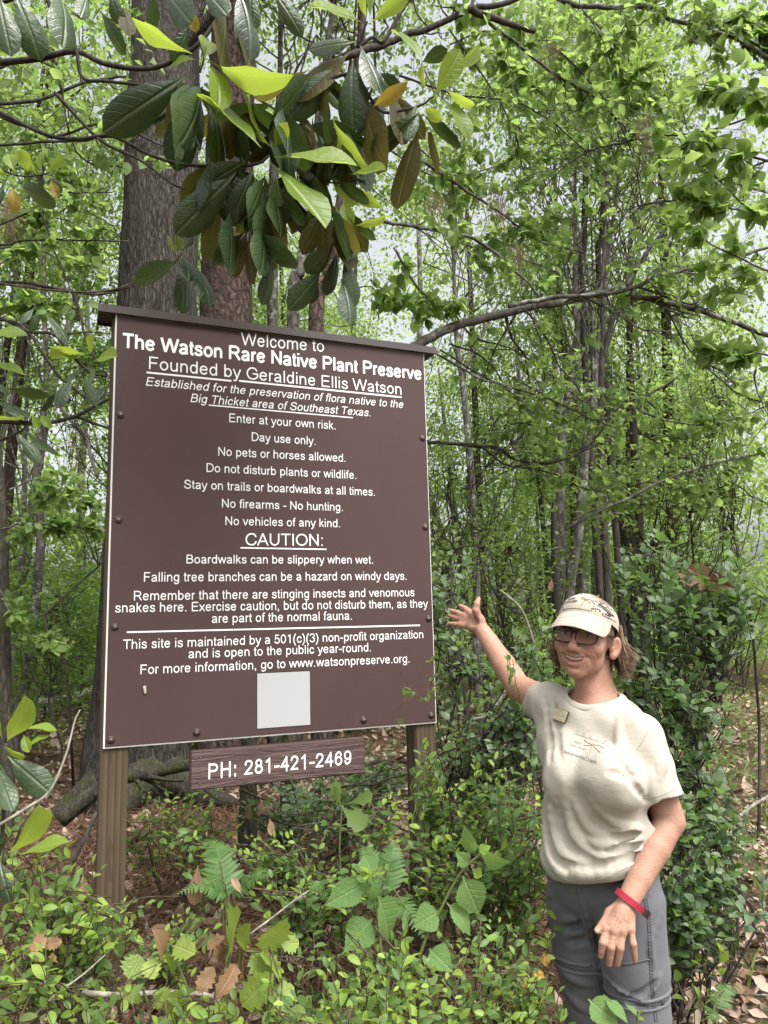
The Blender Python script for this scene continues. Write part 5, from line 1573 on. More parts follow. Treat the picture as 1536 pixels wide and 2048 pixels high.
# ------------------------------------------------------------------ ground, litter, road
def build_ground():
    g = Mat('forest_floor')
    n1 = g.noise(g.coord('Object'), 1.6, 5, .65); n2 = g.noise(g.coord('Object'), 22, 6, .7); n3 = g.noise(g.coord('Object'), 70, 4, .7)
    c = g.mix(g.ramp(n2, [(.3, 0.), (.7, 1.)]), (.045, .028, .019), (.16, .105, .07))
    c = g.mix(g.ramp(n3, [(.5, 0.), (.72, .8)]), c, (.27, .19, .135))
    c = g.mix(g.ramp(n1, [(.42, 0.), (.66, .55)]), c, (.075, .092, .030))
    h = g.math('ADD', n2, g.math('MULTIPLY', n3, .6))
    mat = g.done(g.bsdf(c, .95, h, .9, .04, spec=.1))
    xs = np.concatenate([-np.geomspace(400, 7, 26), np.linspace(-6.6, 6.6, 133), np.geomspace(7, 400, 26)])
    ys = np.concatenate([-np.geomspace(400, 2, 18), np.linspace(-1.5, 14, 156), np.geomspace(14.6, 500, 26)])
    X, Y = np.meshgrid(xs, ys, indexing='ij')
    Z = ground_z(X, Y) + np.where(np.hypot(X, Y - 5) < 14, .012 * np.sin(X * 17 + Y * 7) * np.sin(Y * 13 - X * 5), 0)
    n, m = X.shape
    i, j = np.meshgrid(np.arange(n - 1), np.arange(m - 1), indexing='ij')
    a = (i * m + j).ravel()
    o = link('ground', make_mesh('ground', np.stack([X, Y, Z], -1).reshape(-1, 3), [np.stack([a, a + m, a + m + 1, a + 1], 1)]), mat)
    tag(o, 'forest floor covered with brown leaf litter', kind='structure')
    # paved road far off on the right
    rd = Mat('grey_road'); rn = rd.noise(rd.coord('Object'), 40, 4)
    rd = rd.done(rd.bsdf(rd.mix(rn, (.13, .13, .135), (.22, .22, .22)), .9))
    P = np.array([[7 + 40 * t, 31 - 3 * t, 0] for t in np.linspace(0, 1, 24)])
    V = []
    for p in P:
        for w in (-2.2, 2.2): V.append([p[0], p[1] + w, float(ground_z(p[0], p[1] + w)) + .02])
    o = link('road', make_mesh('road', np.array(V), [np.array([[2 * k, 2 * k + 2, 2 * k + 3, 2 * k + 1] for k in range(23)])]), rd)
    tag(o, 'strip of grey paved road in the distance on the right', kind='structure')
    # leaf litter
    R = np.random.default_rng(5)
    def sample(n, y0, y1, xk):
        y = np.sqrt(R.uniform(y0 ** 2, y1 ** 2, n)); x = R.uniform(-1, 1, n) * (y * xk + .5)
        return x, y
    pts = [sample(15000, 1.6, 6.0, .62), sample(11000, 6.0, 15.0, .60)]
    x = np.concatenate([p[0] for p in pts]); y = np.concatenate([p[1] for p in pts])
    kp = (R.uniform(0, 1, len(x)) < .42) | (x > .85) | (y > 5.4); x, y = x[kp], y[kp]
    z = ground_z(x, y) + R.uniform(.004, .035, len(x))
    D = np.column_stack([R.normal(0, 1, len(x)), R.normal(0, 1, len(x)), R.normal(0, .3, len(x))])
    N = nrm(np.column_stack([R.normal(0, .45, len(x)), R.normal(0, .45, len(x)) - .1, np.ones(len(x))]))
    gg = Geo()
    kinds = [leaf_template(OVAL, 3, .5, .3), leaf_template(OVAL, 3, -.7, -.35), leaf_template(LANCE, 3, .3, .6), leaf_template(BROAD, 3, .4, -.4)]
    k = R.integers(0, 4, len(x)); L = R.uniform(.03, .075, len(x)) * np.where(y > 6, 1.5, 1)
    for q in range(4):
        i = k == q
        V, F = scatter(*kinds[q], np.column_stack([x, y, z])[i], frames(D[i], N[i]), L[i], R.uniform(.8, 1.3, i.sum())); gg.add(V, F)
    V = np.vstack(gg.V)
    o = link('leaf_litter', make_mesh('leaf_litter', V, [np.vstack(f) for f in gg.F.values()]), M_LIT)
    tag(o, 'dry brown leaf litter scattered over the forest floor', 'leaf litter', kind='stuff')
    # pine straw
    n = 30000
    x = np.concatenate([R.uniform(-2.4, .95, n * 2 // 3), R.uniform(-4, .8, n // 3)]); y = np.concatenate([R.uniform(1.6, 5.2, n * 2 // 3), R.uniform(3, 8, n // 3)])
    z = ground_z(x, y) + R.uniform(.010, .055, len(x))
    a = R.uniform(0, 2 * math.pi, len(x)); L = R.uniform(.08, .17, len(x)); w = .0012 + .0003 * y
    d = np.column_stack([np.cos(a), np.sin(a), R.normal(0, .14, len(x))]); s = np.column_stack([-np.sin(a), np.cos(a), 0 * a]) * w[:, None]
    p = np.column_stack([x, y, z]); mid = p + d * L[:, None] * .5 + [0, 0, .008]; end = p + d * L[:, None]
    V = np.stack([p - s, p + s, mid + s, mid - s, end], 1).reshape(-1, 3); b = np.arange(len(x))[:, None] * 5
    me = make_mesh('pine_straw', V, [b + [0, 1, 2, 3], b + [3, 2, 4]])
    tag(link('pine_straw', me, M_STRAW), 'rust brown pine needles strewn under the sign', 'pine straw', kind='stuff')
    # large dead leaves
    dm = leaf_set('dead_leaf', OBOV, [M_DEAD], 8, 4, fold=.6, curl=.35, across=2, wave=.25)
    for q in range(46):
        if q < 26: px_, py_ = R.uniform(1340, 1536), R.uniform(1560, 2040)
        else: px_, py_ = R.uniform(150, 760), R.uniform(1590, 1900)
        dr = at(px_, py_, 1.0) - EYE; t = 1.0
        for _ in range(30):
            pz = EYE + dr * t; t += (pz[2] - float(ground_z(pz[0], pz[1]))) / max(.2, -dr[2]) * .7
        pz = EYE + dr * t
        if pz[1] > 12: continue
        o = bpy.data.objects.new('dead_leaf', dm[q % 4][0]); COL.objects.link(o)
        Rm = frames(np.array([R.normal(), R.normal(), .12])[None], np.array([R.normal(0, .4), R.normal(0, .4) - .2, 1])[None])[0] * R.uniform(.10, .19)
        M = Matrix.Identity(4)
        for i in range(3):
            for j in range(3): M[i][j] = Rm[i, j]
            M[i][3] = pz[i] + (.03 if i == 2 else 0)
        o.matrix_world = M
        tag(o, 'large curled brown dead leaf lying on the forest floor', 'dead leaf', 'large dead leaves on the forest floor')
    # grass and seedlings beside the path on the right
    n = 2600
    x = R.uniform(1.0, 7, n); y = R.uniform(3.4, 16, n); keep = (x > 1.5 + (y - 4) * .10) | (R.uniform(0, 1, n) < .25)
    x, y = x[keep], y[keep]; n = len(x)
    bl = Geo()
    D = np.column_stack([R.normal(0, .5, n), R.normal(0, .5, n), np.ones(n)])
    V, F = scatter(*leaf_template([(0, .03), (.4, .04), (1, 0)], 3, .2, .5), np.column_stack([x, y, ground_z(x, y)]), frames(D, np.column_stack([R.normal(0, 1, n), -np.ones(n), .4 * np.ones(n)])), R.uniform(.08, .22, n)); bl.add(V, F)
    n2 = 5200
    x = R.uniform(.6, 8, n2); y = R.uniform(5.0, 18, n2)
    V, F = scatter(*leaf_template(OVAL, 2, .3, .2), np.column_stack([x, y, ground_z(x, y) + R.uniform(.02, .16, n2)]), frames(np.column_stack([R.normal(0, 1, (n2, 2)), R.normal(0, .3, n2)]), nrm(np.column_stack([R.normal(0, .4, (n2, 2)), np.ones(n2)]))), R.uniform(.04, .085, n2)); bl.add(V, F)
    x = R.uniform(-7, -1.5, 1800); y = R.uniform(7.5, 16, 1800)
    V, F = scatter(*leaf_template(OVAL, 2, .3, .2), np.column_stack([x, y, ground_z(x, y) + R.uniform(.02, .2, 1800)]), frames(np.column_stack([R.normal(0, 1, (1800, 2)), R.normal(0, .3, 1800)]), nrm(np.column_stack([R.normal(0, .4, (1800, 2)), np.ones(1800)]))), R.uniform(.05, .10, 1800)); bl.add(V, F)
    o = link('ground_cover', make_mesh('ground_cover', np.vstack(bl.V), [np.vstack(f) for f in bl.F.values()]), M_CAN3)
    tag(o, 'low green seedlings and grass beside the path', 'ground cover', kind='stuff')


build_ground()


# ------------------------------------------------------------------ trees
TRI = leaf_template([(0, 0), (.45, .3), (1, 0)], 2, .35, .2)
TRI_L = leaf_template([(0, 0), (.25, .2), (.6, .26), (1, 0)], 3, .3, .25)


def crown_cloud(R, tips, n, rad, size, tmpl=TRI, flat=.55):
    k = len(tips)
    c = tips[R.integers(0, k, n)]
    p = c + R.normal(0, 1, (n, 3)) * np.array([rad, rad, rad * flat]) * R.uniform(.3, 1, (n, 1))
    D = nrm((p - c) * [1, 1, .5] + R.normal(0, rad * .8, (n, 3)) - [0, 0, rad * .25])
    N = nrm(np.column_stack([R.normal(0, .5, n), R.normal(0, .5, n) - .15, np.ones(n)]))
    return scatter(*tmpl, p, frames(D, N), R.uniform(.6, 1.2, n) * size)


def trunk_tube(path, rad, sides=12, amp=.0, seed=0, freq=9, flare=None):
    P = catmull(path, 10) if len(path) < 12 else np.asarray(path)
    r = np.interp(np.linspace(0, 1, len(P)), np.linspace(0, 1, len(rad)), rad)
    g = Geo().tube(P, r, sides)
    if amp:
        V = g.V[0]; n = len(P); th = np.tile(np.arange(sides) * 2 * math.pi / sides, n); z = np.repeat(np.arange(n), sides) / 3.0
        R = np.random.default_rng(seed); ph = R.uniform(0, 6.28, 6)
        d = np.abs(np.sin(th * freq + 1.3 * np.sin(z * .5 + ph[0]) + ph[1])) * .6 + .4 * np.abs(np.sin(th * freq * .5 + z * .9 + ph[2])) + .35 * np.sin(z * 1.7 + th * 3 + ph[3])
        ctr = np.repeat(P, sides, 0); o = V - ctr
        g.V[0] = ctr + o * (1 + amp * (d[:, None] - .5))
    return g


def tree(label, path, rad, bark, crown_mat, tips_box, n_tips, n_leaves, size, seed, group=None, name='tree', crad=.4, tmpl=TRI, sides=10, cat='tree', amp=0, freq=9, kinds=None, limb_r=.35):
    """path: trunk polyline; tips_box: (centre, radii) of the crown"""
    R = np.random.default_rng(seed)
    path = np.asarray(path, float)
    root = thing(name, label, cat, path[0], group)
    P = catmull(path, 8)
    part('trunk', trunk_tube(path, rad, sides, amp, seed, freq), bark, root)
    if n_tips:
        c, r = np.asarray(tips_box[0], float), np.asarray(tips_box[1], float)
        d = nrm(R.normal(0, 1, (n_tips, 3))) * R.uniform(.25, 1, (n_tips, 1)) ** .6
        tips = c + d * r
        g = Geo()
        for tp in tips[:13]:
            j = int(len(P) * R.uniform(.60, .98)); j = min(j, len(P) - 1)
            s0 = P[j]
            rr = np.interp(j / len(P), np.linspace(0, 1, len(rad)), rad) * limb_r
            W = wander(s0, tp, 8, .08, R, .03)
            g.tube(W, np.linspace(max(rr, .004), .003, len(W)), 5, cap=False)
        part('limbs', g, bark, root, kind='stuff')
        mats = crown_mat if isinstance(crown_mat, (list, tuple)) else [crown_mat]
        share = n_leaves // len(mats)
        for m in mats:
            part('crown', Geo().add(*crown_cloud(R, tips, share, crad, size, tmpl)), m, root, kind='stuff')
    return root


def pxt(pts, Y, z0=None):
    """trunk through photograph points, all at one distance; a first point on the ground is added below"""
    P = [at(x, y, Y) for x, y in pts]
    if z0 is not None: P = [np.array([P[0][0], Y, float(ground_z(P[0][0], Y)) - .1])] + P
    return np.array(P)


def big_trees():
    # the oak behind the sign
    Y = 5.6
    path = [at(268, 1640, Y), at(282, 1420, Y), at(305, 1000, Y), at(318, 560, Y), at(325, 260, Y + .1), at(332, 20, Y + .2), at(345, -350, Y + .4), at(350, -800, Y + .5)]
    k = Y / FPX
    r = tree('massive grey oak trunk with ridged bark rising behind the upper left of the sign', path, [120 * k * .9, 92 * k, 82 * k, 78 * k, 76 * k, 72 * k, 64 * k, 50 * k], B_OAK, [M_CAN2, M_CAN], (at(360, -500, 5.9), (2.6, 1.6, 1.2)), 34, 2600, .10, 1, name='oak_tree', crad=.38, sides=72, amp=.085, freq=17, limb_r=.2)
    for pts, ys, rr in (([(290, 1500), (215, 1560), (150, 1605), (95, 1650)], (5.5, 5.2), (.20, .13, .08, .04)), ([(300, 1540), (235, 1620), (190, 1700)], (5.4, 4.9), (.16, .09, .04)), ([(310, 1530), (390, 1580), (470, 1610)], (5.5, 5.2), (.16, .09, .04))):
        part('root', trunk_tube(px_path(pts, *ys), rr, 28, .12, 4, 7), B_ROOT, r)
    # the pine beside it
    Y = 7.2; k = Y / FPX
    path = [at(450, 1560, Y), at(452, 1000, Y), at(455, 500, Y), at(462, 240, Y), at(470, -50, Y), at(480, -600, Y)]
    tree('reddish brown pine trunk with flaking bark just right of the massive oak', path, [58 * k, 54 * k, 52 * k, 49 * k, 46 * k, 40 * k], B_PINE, [M_CAN], (at(520, -420, 7.6), (1.8, 1.4, .9)), 16, 1500, .10, 2, name='pine_tree', sides=56, amp=.075, freq=13, limb_r=.15)
    spec = [
        ('slim grey trunk forking high up behind the hanging magnolia leaves', [(545, 640), (546, 400), (552, 260), (560, 170)], 7.6, 13, B_GREY, (560, -60)),
        ('thin leaning trunk seen over the middle of the sign, left of a spotted one', [(586, 650), (600, 540), (618, 430), (636, 250), (660, 60)], 7.0, 14, B_GREY, (680, -80)),
        ('scaly spotted trunk leaning right above the middle of the sign', [(632, 660), (655, 560), (672, 480), (694, 330), (720, 100)], 6.8, 18, B_PINE, (740, -120)),
        ('grey lichen blotched trunk at the extreme left edge', [(10, 1560), (6, 1400), (2, 1200), (-4, 1000), (-14, 850), (-28, 600)], 4.6, 19, B_ROOT, (-120, 200)),
        ('crooked mottled young trunk standing second from the left edge', [(40, 1412), (52, 1360), (68, 1250), (76, 1150), (82, 1060), (74, 940), (92, 760), (88, 600)], 7.4, 11, B_GREY, (90, 420)),
        ('pale slender trunk leaning between the two leftmost trees', [(22, 1400), (28, 1300), (36, 1180), (46, 1090), (50, 900)], 8.6, 9, B_GREY, (60, 640)),
        ('crooked thin trunk just right of the sign and behind the raised hand', [(955, 1330), (952, 1120), (944, 980), (934, 850), (925, 760), (914, 690), (908, 560)], 7.8, 9, B_GREY, (900, 300)),
        ('mottled trunk rising directly above the cap, left of the double trunk', [(1125, 1340), (1122, 1180), (1121, 980), (1122, 890), (1138, 800), (1150, 700), (1155, 640), (1150, 560)], 8.2, 11, B_GREY, (1150, 250)),
        ('straight tall grey pine trunk far behind the cap', [(1150, 1320), (1148, 1000), (1142, 860), (1130, 720), (1118, 600), (1112, 420)], 12.0, 9.5, B_PINE, (1105, 180)),
        ('curving trunk of the double tree right of the cap, its left stem', [(1138, 1300), (1140, 1180), (1155, 1080), (1165, 980), (1172, 890), (1185, 820), (1190, 740), (1200, 640), (1206, 560)], 8.0, 11, B_GREY, (1220, 220)),
        ('dark straight trunk right of the cap, its right neighbour', [(1218, 1320), (1215, 1180), (1208, 1040), (1202, 900), (1202, 780), (1206, 680), (1210, 560)], 7.6, 9, B_DARK, (1260, 200)),
        ('short pale trunk half hidden in leaves behind the bush at right', [(1190, 1240), (1188, 1150), (1192, 1060), (1198, 1000), (1200, 880)], 10.5, 7, B_GREY, (1210, 620)),
        ('dim vertical trunk far right behind the tangle of twigs', [(1290, 1300), (1282, 1100), (1270, 900), (1262, 760), (1258, 560)], 10.0, 10, B_DARK, (1270, 250)),
        ('slim dark trunk among the canopy leaves in the upper right', [(1165, 640), (1168, 480), (1172, 330), (1176, 180)], 9.0, 8, B_DARK, (1180, 0)),
        ('second slim dark trunk among the canopy leaves in the upper right', [(1200, 600), (1204, 460), (1212, 300), (1222, 120)], 9.6, 7, B_DARK, (1240, -60))]
    for i, (lab, pts, Y, w, bark, top) in enumerate(spec):
        k = Y / FPX; P = pxt(pts, Y, 0); P = np.vstack([P, at(*top, Y + .3)])
        crown = (at(top[0], top[1] - 40, Y + .4), (1.5, 1.3, 1.1))
        tree(lab, P, [w * k * 1.1, w * k * .88, w * k * .82, w * k * .74, w * k * .5, w * k * .3], bark, [(M_CAN, M_CAN3, M_CAN2)[i % 3], M_CAN], crown, 26, 3000, .085, 40 + i, name='tree', sides=14, amp=.05, freq=4, crad=.34)
    # dead snag
    Y = 7.6; k = Y / FPX
    root = thing('snag', 'dead charred black snag with a broken top left of the mottled trunk', 'dead tree', (at(1112, 1190, Y)[0], Y, float(ground_z(1.5, Y))))
    part('trunk', trunk_tube(pxt([(1113, 1190), (1110, 1100), (1108, 1040), (1108, 1004)], Y, 0), [11 * k, 9 * k, 7 * k, 4 * k], 12, .1, 3, 4), plain('charred_wood', (.022, .017, .014), .9, var=.5, scale=30), root)
    # trees further in
    R = np.random.default_rng(77)
    for i in range(40):
        for _ in range(40):
            az = R.uniform(-.60, .60); d = R.uniform(10, 23)
            x, y = d * math.sin(az), d * math.cos(az)
            pass
            if not (.40 < x / y < .62 and y < 17): break
        gz = float(ground_z(x, y)); H = R.uniform(5, 11); lean = R.normal(0, .06 * H, 2)
        P = [np.array([x, y, gz - .1]), np.array([x + lean[0] * .3, y + lean[1] * .3, gz + H * .35]), np.array([x + lean[0] * .7, y + lean[1] * .7, gz + H * .7]), np.array([x + lean[0], y + lean[1], gz + H])]
        rr = R.uniform(.035, .10)
        tree('slender background tree with a loose green crown deeper in the woods', P, [rr * 1.3, rr, rr * .7, rr * .3], (B_GREY, B_DARK, B_PINE, B_OAK)[R.integers(4)], [(M_CAN, M_CAN2, M_CAN3)[R.integers(3)], (M_CAN, M_CAN3)[R.integers(2)]],
             (P[3] + [0, 0, -H * .28], (1.9, 1.9, H * .38)), 36, 7400, .080, 200 + i, 'slender background trees deeper in the woods', sides=8, crad=.42)
    # understorey
    for i in range(32):
        az = R.uniform(-.60, .60); d = R.uniform(7, 17)
        while .40 < math.tan(az) < .62: az = R.uniform(-.60, .60)
        if i >= 26: az = R.uniform(.38, .56); d = R.uniform(16, 20)
        x, y = d * math.sin(az), d * math.cos(az); gz = float(ground_z(x, y)); H = R.uniform(1.2, 3.2)
        P = [np.array([x, y, gz - .05]), np.array([x + R.normal(0, .1), y, gz + H * .5]), np.array([x + R.normal(0, .2), y, gz + H])]
        tree('leafy understorey bush beneath the trees in the background', P, [.022, .016, .008], B_DARK, [(M_CAN, M_CAN2, M_CAN3, M_CAN3)[R.integers(4)]], (np.array([x, y, gz + H * .6]), (1.0, .9, H * .5)), 22, 2600, .075, 400 + i, 'understorey bushes in the background', name='bush', cat='bush', sides=6, crad=.26)
    # far wood
    tips = []
    for _ in range(700):
        az = R.uniform(-.75, .75); d = R.uniform(20, 42); x, y = d * math.sin(az), d * math.cos(az)
        e = R.uniform(0, 1) ** 2.0
        tips.append([x, y, float(ground_z(x, y)) + .3 + e * d * .62])
    g = Geo().add(*crown_cloud(R, np.array(tips), 80000, 1.25, .24, TRI, .7))
    o = link('far_woods', make_mesh('far_woods', np.vstack(g.V), [np.vstack(f) for f in g.F.values()]), M_FAR)
    tag(o, 'mass of distant green woodland closing the view', 'woods', kind='stuff')
    g = Geo()
    for _ in range(26):
        az = R.uniform(-.65, .65); d = R.uniform(16, 36); x, y = d * math.sin(az), d * math.cos(az)
        g.tube(wander([x, y, -.2], [x + R.normal(0, .8), y, R.uniform(8, 16)], 8, .02, R), np.linspace(R.uniform(.07, .17), .05, 9), 6)
    o = link('far_trunks', make_mesh('far_trunks', np.vstack(g.V), [np.vstack(f) for f in g.F.values()]), B_GREY)
    tag(o, 'crowd of distant tree trunks in the far woods', 'tree trunks', kind='stuff')


big_trees()
# ------------------------------------------------------------------ magnolia boughs hanging into the picture
MAG = {k: leaf_set('magnolia_leaf', OBOV, [m], 9, 3, fold=f, curl=c, across=2, wave=w, droop=d) for k, m, f, c, w, d in
       (('D', M_MAG_D, .12, .22, .10, .35), ('B', M_MAG_B, .15, .15, .08, .2), ('L', M_MAG_L, .40, .24, .14, .10), ('Y', M_MAG_Y, .5, .3, .2, .1))}


def mag_leaf(root, base, tip, wpx, kind, Y, R, dY=None):
    """one leaf from its stalk to its tip (photograph points), wpx its widest breadth there"""
    a = at(*base, Y); b = at(*tip, Y + (R.normal(-.02, .05) if dY is None else dY))
    L = np.linalg.norm(b - a)
    kset = MAG[kind]; me, V, q, mt = kset[R.integers(len(kset))]
    full = .43 * L
    want = wpx * .9 * Y / FPX
    ratio = min(1.15, max(.55, want / full))
    view = nrm(EYE - (a + b) / 2); d = nrm(b - a)
    side = nrm(np.cross(d, view))
    tilt = R.normal(0, .25)
    if want < full * .75:
        tilt = math.acos(max(.25, want / full)) * R.choice([-1, 1]); ratio = 1.0
    n = nrm(view * math.cos(tilt) + side * math.sin(tilt))
    if kind == 'B': n = nrm(view * math.cos(tilt) + side * math.sin(tilt))
    Rm = frames(d[None], n[None])[0] * L; Rm[:, 0] *= ratio
    o = bpy.data.objects.new('leaf', me)
    M = Matrix.Identity(4); O = ORIG[root.name]
    for i in range(3):
        for j in range(3): M[i][j] = Rm[i, j]
        M[i][3] = a[i] - O[i]
    o.matrix_basis = M; o.parent = root; COL.objects.link(o)
    return o


def bough(label, name, Y, wood, leaves, scale=1.0, seed=0, off=(0, 0), group=None, rnd=()):
    R = np.random.default_rng(900 + seed)
    S = lambda p: (off[0] + p[0] * scale, off[1] + p[1] * scale)
    root = thing(name, label, 'tree branch', at(*S(wood[0][0][0]), Y), group)
    for pts, r0, r1 in wood:
        P = px_path([S(p) for p in pts], Y + .06, Y + .03)
        W = catmull(P, 5)
        part('branch', Geo().tube(W, np.linspace(r0, r1, len(W)), 8), B_DARK if r0 > .004 else B_BROWN, root)
    for kind, b, t, w in leaves:
        mag_leaf(root, S(b), S(t), w * scale, kind, Y + {'L': -.05, 'D': 0, 'B': .06, 'Y': -.02}[kind] + R.normal(0, .025), R)
    for (cx, cy, n, ln, kinds, a0, a1) in rnd:       # whorls that hang behind the others
        for k in range(n):
            a = math.radians(R.uniform(a0, a1)); L = ln * R.uniform(.75, 1.15)
            b = (cx + math.cos(a) * 14, cy + math.sin(a) * 14)
            mag_leaf(root, b, (b[0] + math.cos(a) * L, b[1] + math.sin(a) * L), L * R.uniform(.22, .45), kinds[R.integers(len(kinds))], Y + .10 + R.normal(0, .05), R)
    return root


h = .5
bough('broad magnolia bough with big spotted dark leaves and lime tips hanging over the sign', 'magnolia_bough', 2.10,
      [([(-60, 255), (150, 235), (300, 205), (420, 255), (580, 275), (700, 240), (800, 170), (880, 60)], .010, .006), ([(800, 175), (815, 230), (800, 290)], .004, .003),
       ([(-40, 430), (140, 520), (230, 550), (330, 555), (450, 545), (600, 620), (750, 660), (940, 664), (1030, 655), (1075, 625)], .007, .004),
       ([(220, 370), (400, 560), (560, 640), (680, 730), (740, 755)], .005, .003)],
      [('L', (770, 215), (512, 88), 70), ('L', (815, 235), (858, 108), 115), ('L', (835, 240), (1120, 425), 80), ('L', (845, 262), (930, 372), 80), ('L', (790, 240), (655, 225), 34),
       ('D', (745, 305), (412, 520), 185), ('D', (740, 385), (700, 692), 165), ('D', (765, 320), (748, 640), 80), ('D', (800, 330), (812, 580), 85), ('D', (835, 420), (935, 640), 75), ('B', (700, 300), (740, 400), 90),
       ('L', (1045, 592), (798, 342), 66), ('L', (1082, 588), (935, 398), 58), ('L', (1100, 585), (1140, 500), 84), ('L', (1092, 628), (1438, 628), 52), ('L', (1082, 655), (1326, 884), 100),
       ('D', (1012, 678), (925, 870), 108), ('D', (1012, 690), (1122, 1000), 100), ('D', (945, 690), (686, 948), 165), ('D', (985, 640), (815, 748), 130), ('B', (895, 770), (826, 1062), 88), ('D', (920, 830), (946, 1104), 66),
       ('B', (1060, 690), (1036, 965), 70), ('D', (1100, 690), (1132, 815), 66), ('D', (1040, 860), (1100, 1085), 70), ('D', (1060, 700), (1010, 870), 80)],
      h, 1, rnd=[(430, 310, 13, 110, 'DDBD', 50, 150), (540, 360, 16, 120, 'DBDL', 40, 140), (470, 200, 9, 110, 'DBD', 40, 140), (380, 150, 9, 120, 'DDB', 40, 150), (660, 400, 9, 110, 'DBB', 50, 130), (500, 450, 7, 95, 'DB', 50, 130), (560, 200, 7, 110, 'DDL', 60, 150)])
bough('magnolia bough tip at top centre with fan of grey green leaves and lime shoots', 'magnolia_bough', 2.18,
      [([(1700, -60), (1620, 20), (1536, 165), (1490, 150), (1430, 190)], .008, .005), ([(1440, 180), (1455, 120), (1470, 85)], .005, .003)],
      [('L', (1452, 92), (1222, -6), 50), ('L', (1465, 70), (1430, -40), 60), ('L', (1488, 88), (1640, -30), 80), ('L', (1480, 70), (1500, -60), 50), ('D', (1425, 165), (1228, 186), 74), ('D', (1440, 180), (1545, 365), 92), ('D', (1412, 238), (1398, 508), 160),
       ('D', (1365, 255), (1158, 462), 140), ('B', (1405, 208), (1162, 372), 110), ('B', (1470, 400), (1462, 664), 120), ('B', (1212, 440), (1190, 690), 120), ('D', (1300, 420), (1290, 610), 50), ('Y', (1492, 425), (1600, 370), 70), ('B', (1250, 470), (1230, 780), 100),
       ('D', (1520, 290), (1592, 340), 76), ('B', (1330, 480), (1300, 640), 60)],
      h, 2, rnd=[(600, 240, 13, 120, 'BDDDL', 40, 140), (690, 240, 11, 115, 'BDD', 60, 120), (630, 130, 9, 115, 'DDB', 40, 150), (770, 170, 7, 110, 'DB', 50, 130)])
bough('magnolia shoot right of the top centre with upright lime leaves over dark drooping ones', 'magnolia_bough', 2.14,
      [([(-250, 330), (-120, 300), (-20, 440), (80, 440), (160, 415), (185, 390)], .006, .003), ([(185, 395), (200, 370), (150, 255)], .003, .002)],
      [('L', (155, 252), (54, 72), 66), ('L', (200, 382), (328, 186), 118), ('L', (290, 272), (404, 186), 84), ('L', (250, 362), (362, 432), 48), ('L', (232, 402), (376, 492), 52), ('L', (162, 430), (218, 482), 60), ('D', (150, 250), (240, 208), 76), ('L', (170, 360), (130, 250), 40),
       ('D', (140, 450), (-8, 630), 120), ('D', (132, 410), (88, 552), 80), ('D', (155, 452), (272, 620), 56), ('B', (140, 510), (38, 834), 120), ('B', (170, 515), (206, 688), 56), ('B', (60, 420), (30, 300), 70)],
      h, 3, off=(768, 0))
bough('small whorl of dark magnolia leaves just above the sign on the oak trunk', 'magnolia_bough', 2.30,
      [([(-60, 1125), (200, 1160), (420, 1165), (600, 1110), (690, 1060), (722, 1020)], .004, .002)],
      [('L', (715, 1012), (652, 952), 26), ('L', (720, 1012), (716, 946), 34), ('D', (730, 1005), (772, 938), 30), ('D', (704, 1040), (616, 1165), 72), ('D', (725, 1060), (778, 1226), 80), ('D', (762, 1052), (880, 1168), 66), ('D', (690, 1036), (608, 1086), 24), ('D', (730, 1020), (782, 1086), 56)], h, 4)
bough('drooping cluster of mixed dark and lime magnolia leaves above the right half of the sign', 'magnolia_bough', 2.22,
      [([(1200, 640), (1280, 720), (1400, 730), (1440, 700)], .004, .002), ([(1290, 730), (1300, 850), (1340, 960)], .004, .002)],
      [('D', (1340, 968), (1218, 1095), 100), ('D', (1290, 1078), (1156, 1246), 110), ('D', (1262, 1098), (1240, 1220), 90), ('D', (1345, 1008), (1346, 1185), 66), ('D', (1375, 1008), (1452, 1224), 80), ('D', (1368, 1118), (1428, 1280), 80), ('D', (1085, 1030), (1112, 1204), 60), ('B', (1310, 738), (1332, 1006), 62),
       ('L', (1380, 795), (1392, 920), 76), ('L', (1398, 728), (1494, 854), 58), ('L', (1420, 902), (1550, 878), 42), ('B', (1140, 640), (1192, 966), 112), ('D', (1230, 825), (1262, 966), 66), ('B', (1200, 690), (1180, 940), 90), ('L', (1400, 700), (1540, 660), 40), ('D', (1350, 740), (1440, 830), 60), ('L', (1330, 470), (1400, 700), 76)],
      h, 5, rnd=[(590, 330, 14, 115, 'BDDD', 50, 130), (650, 340, 7, 100, 'BDL', 50, 120)])
bough('dark magnolia leaves in the top left corner of the picture', 'magnolia_bough', 2.0,
      [([(150, -120), (215, 60), (300, 190), (330, 310), (430, 325), (560, 340)], .007, .004), ([(-30, 20), (60, -10), (120, -80)], .006, .004)],
      [('D', (62, -20), (172, 198), 150), ('D', (-10, -30), (40, 190), 130), ('D', (232, -20), (322, 118), 100), ('D', (402, 40), (470, 224), 70), ('D', (350, -30), (330, 60), 80), ('D', (-40, 60), (-10, 240), 60)], h, 6)
bough('greyish magnolia leaves hanging at the upper edge left of centre', 'magnolia_bough', 2.06,
      [([(700, -160), (830, -60), (960, -40), (1100, -60)], .007, .004)],
      [('D', (660, -40), (748, 80), 150), ('Y', (735, 20), (800, 126), 120), ('D', (950, -40), (1064, 176), 110), ('D', (1090, -40), (1216, 116), 90), ('B', (900, 40), (902, 266), 116), ('B', (985, 80), (1012, 284), 96), ('D', (820, -40), (904, 46), 110), ('D', (440, -30), (480, 90), 80), ('D', (1000, -40), (1010, 120), 90), ('B', (500, 30), (520, 130), 90), ('D', (620, -30), (600, 120), 70), ('D', (760, 100), (700, 240), 80)], h, 7)
q = 1 / 4.096
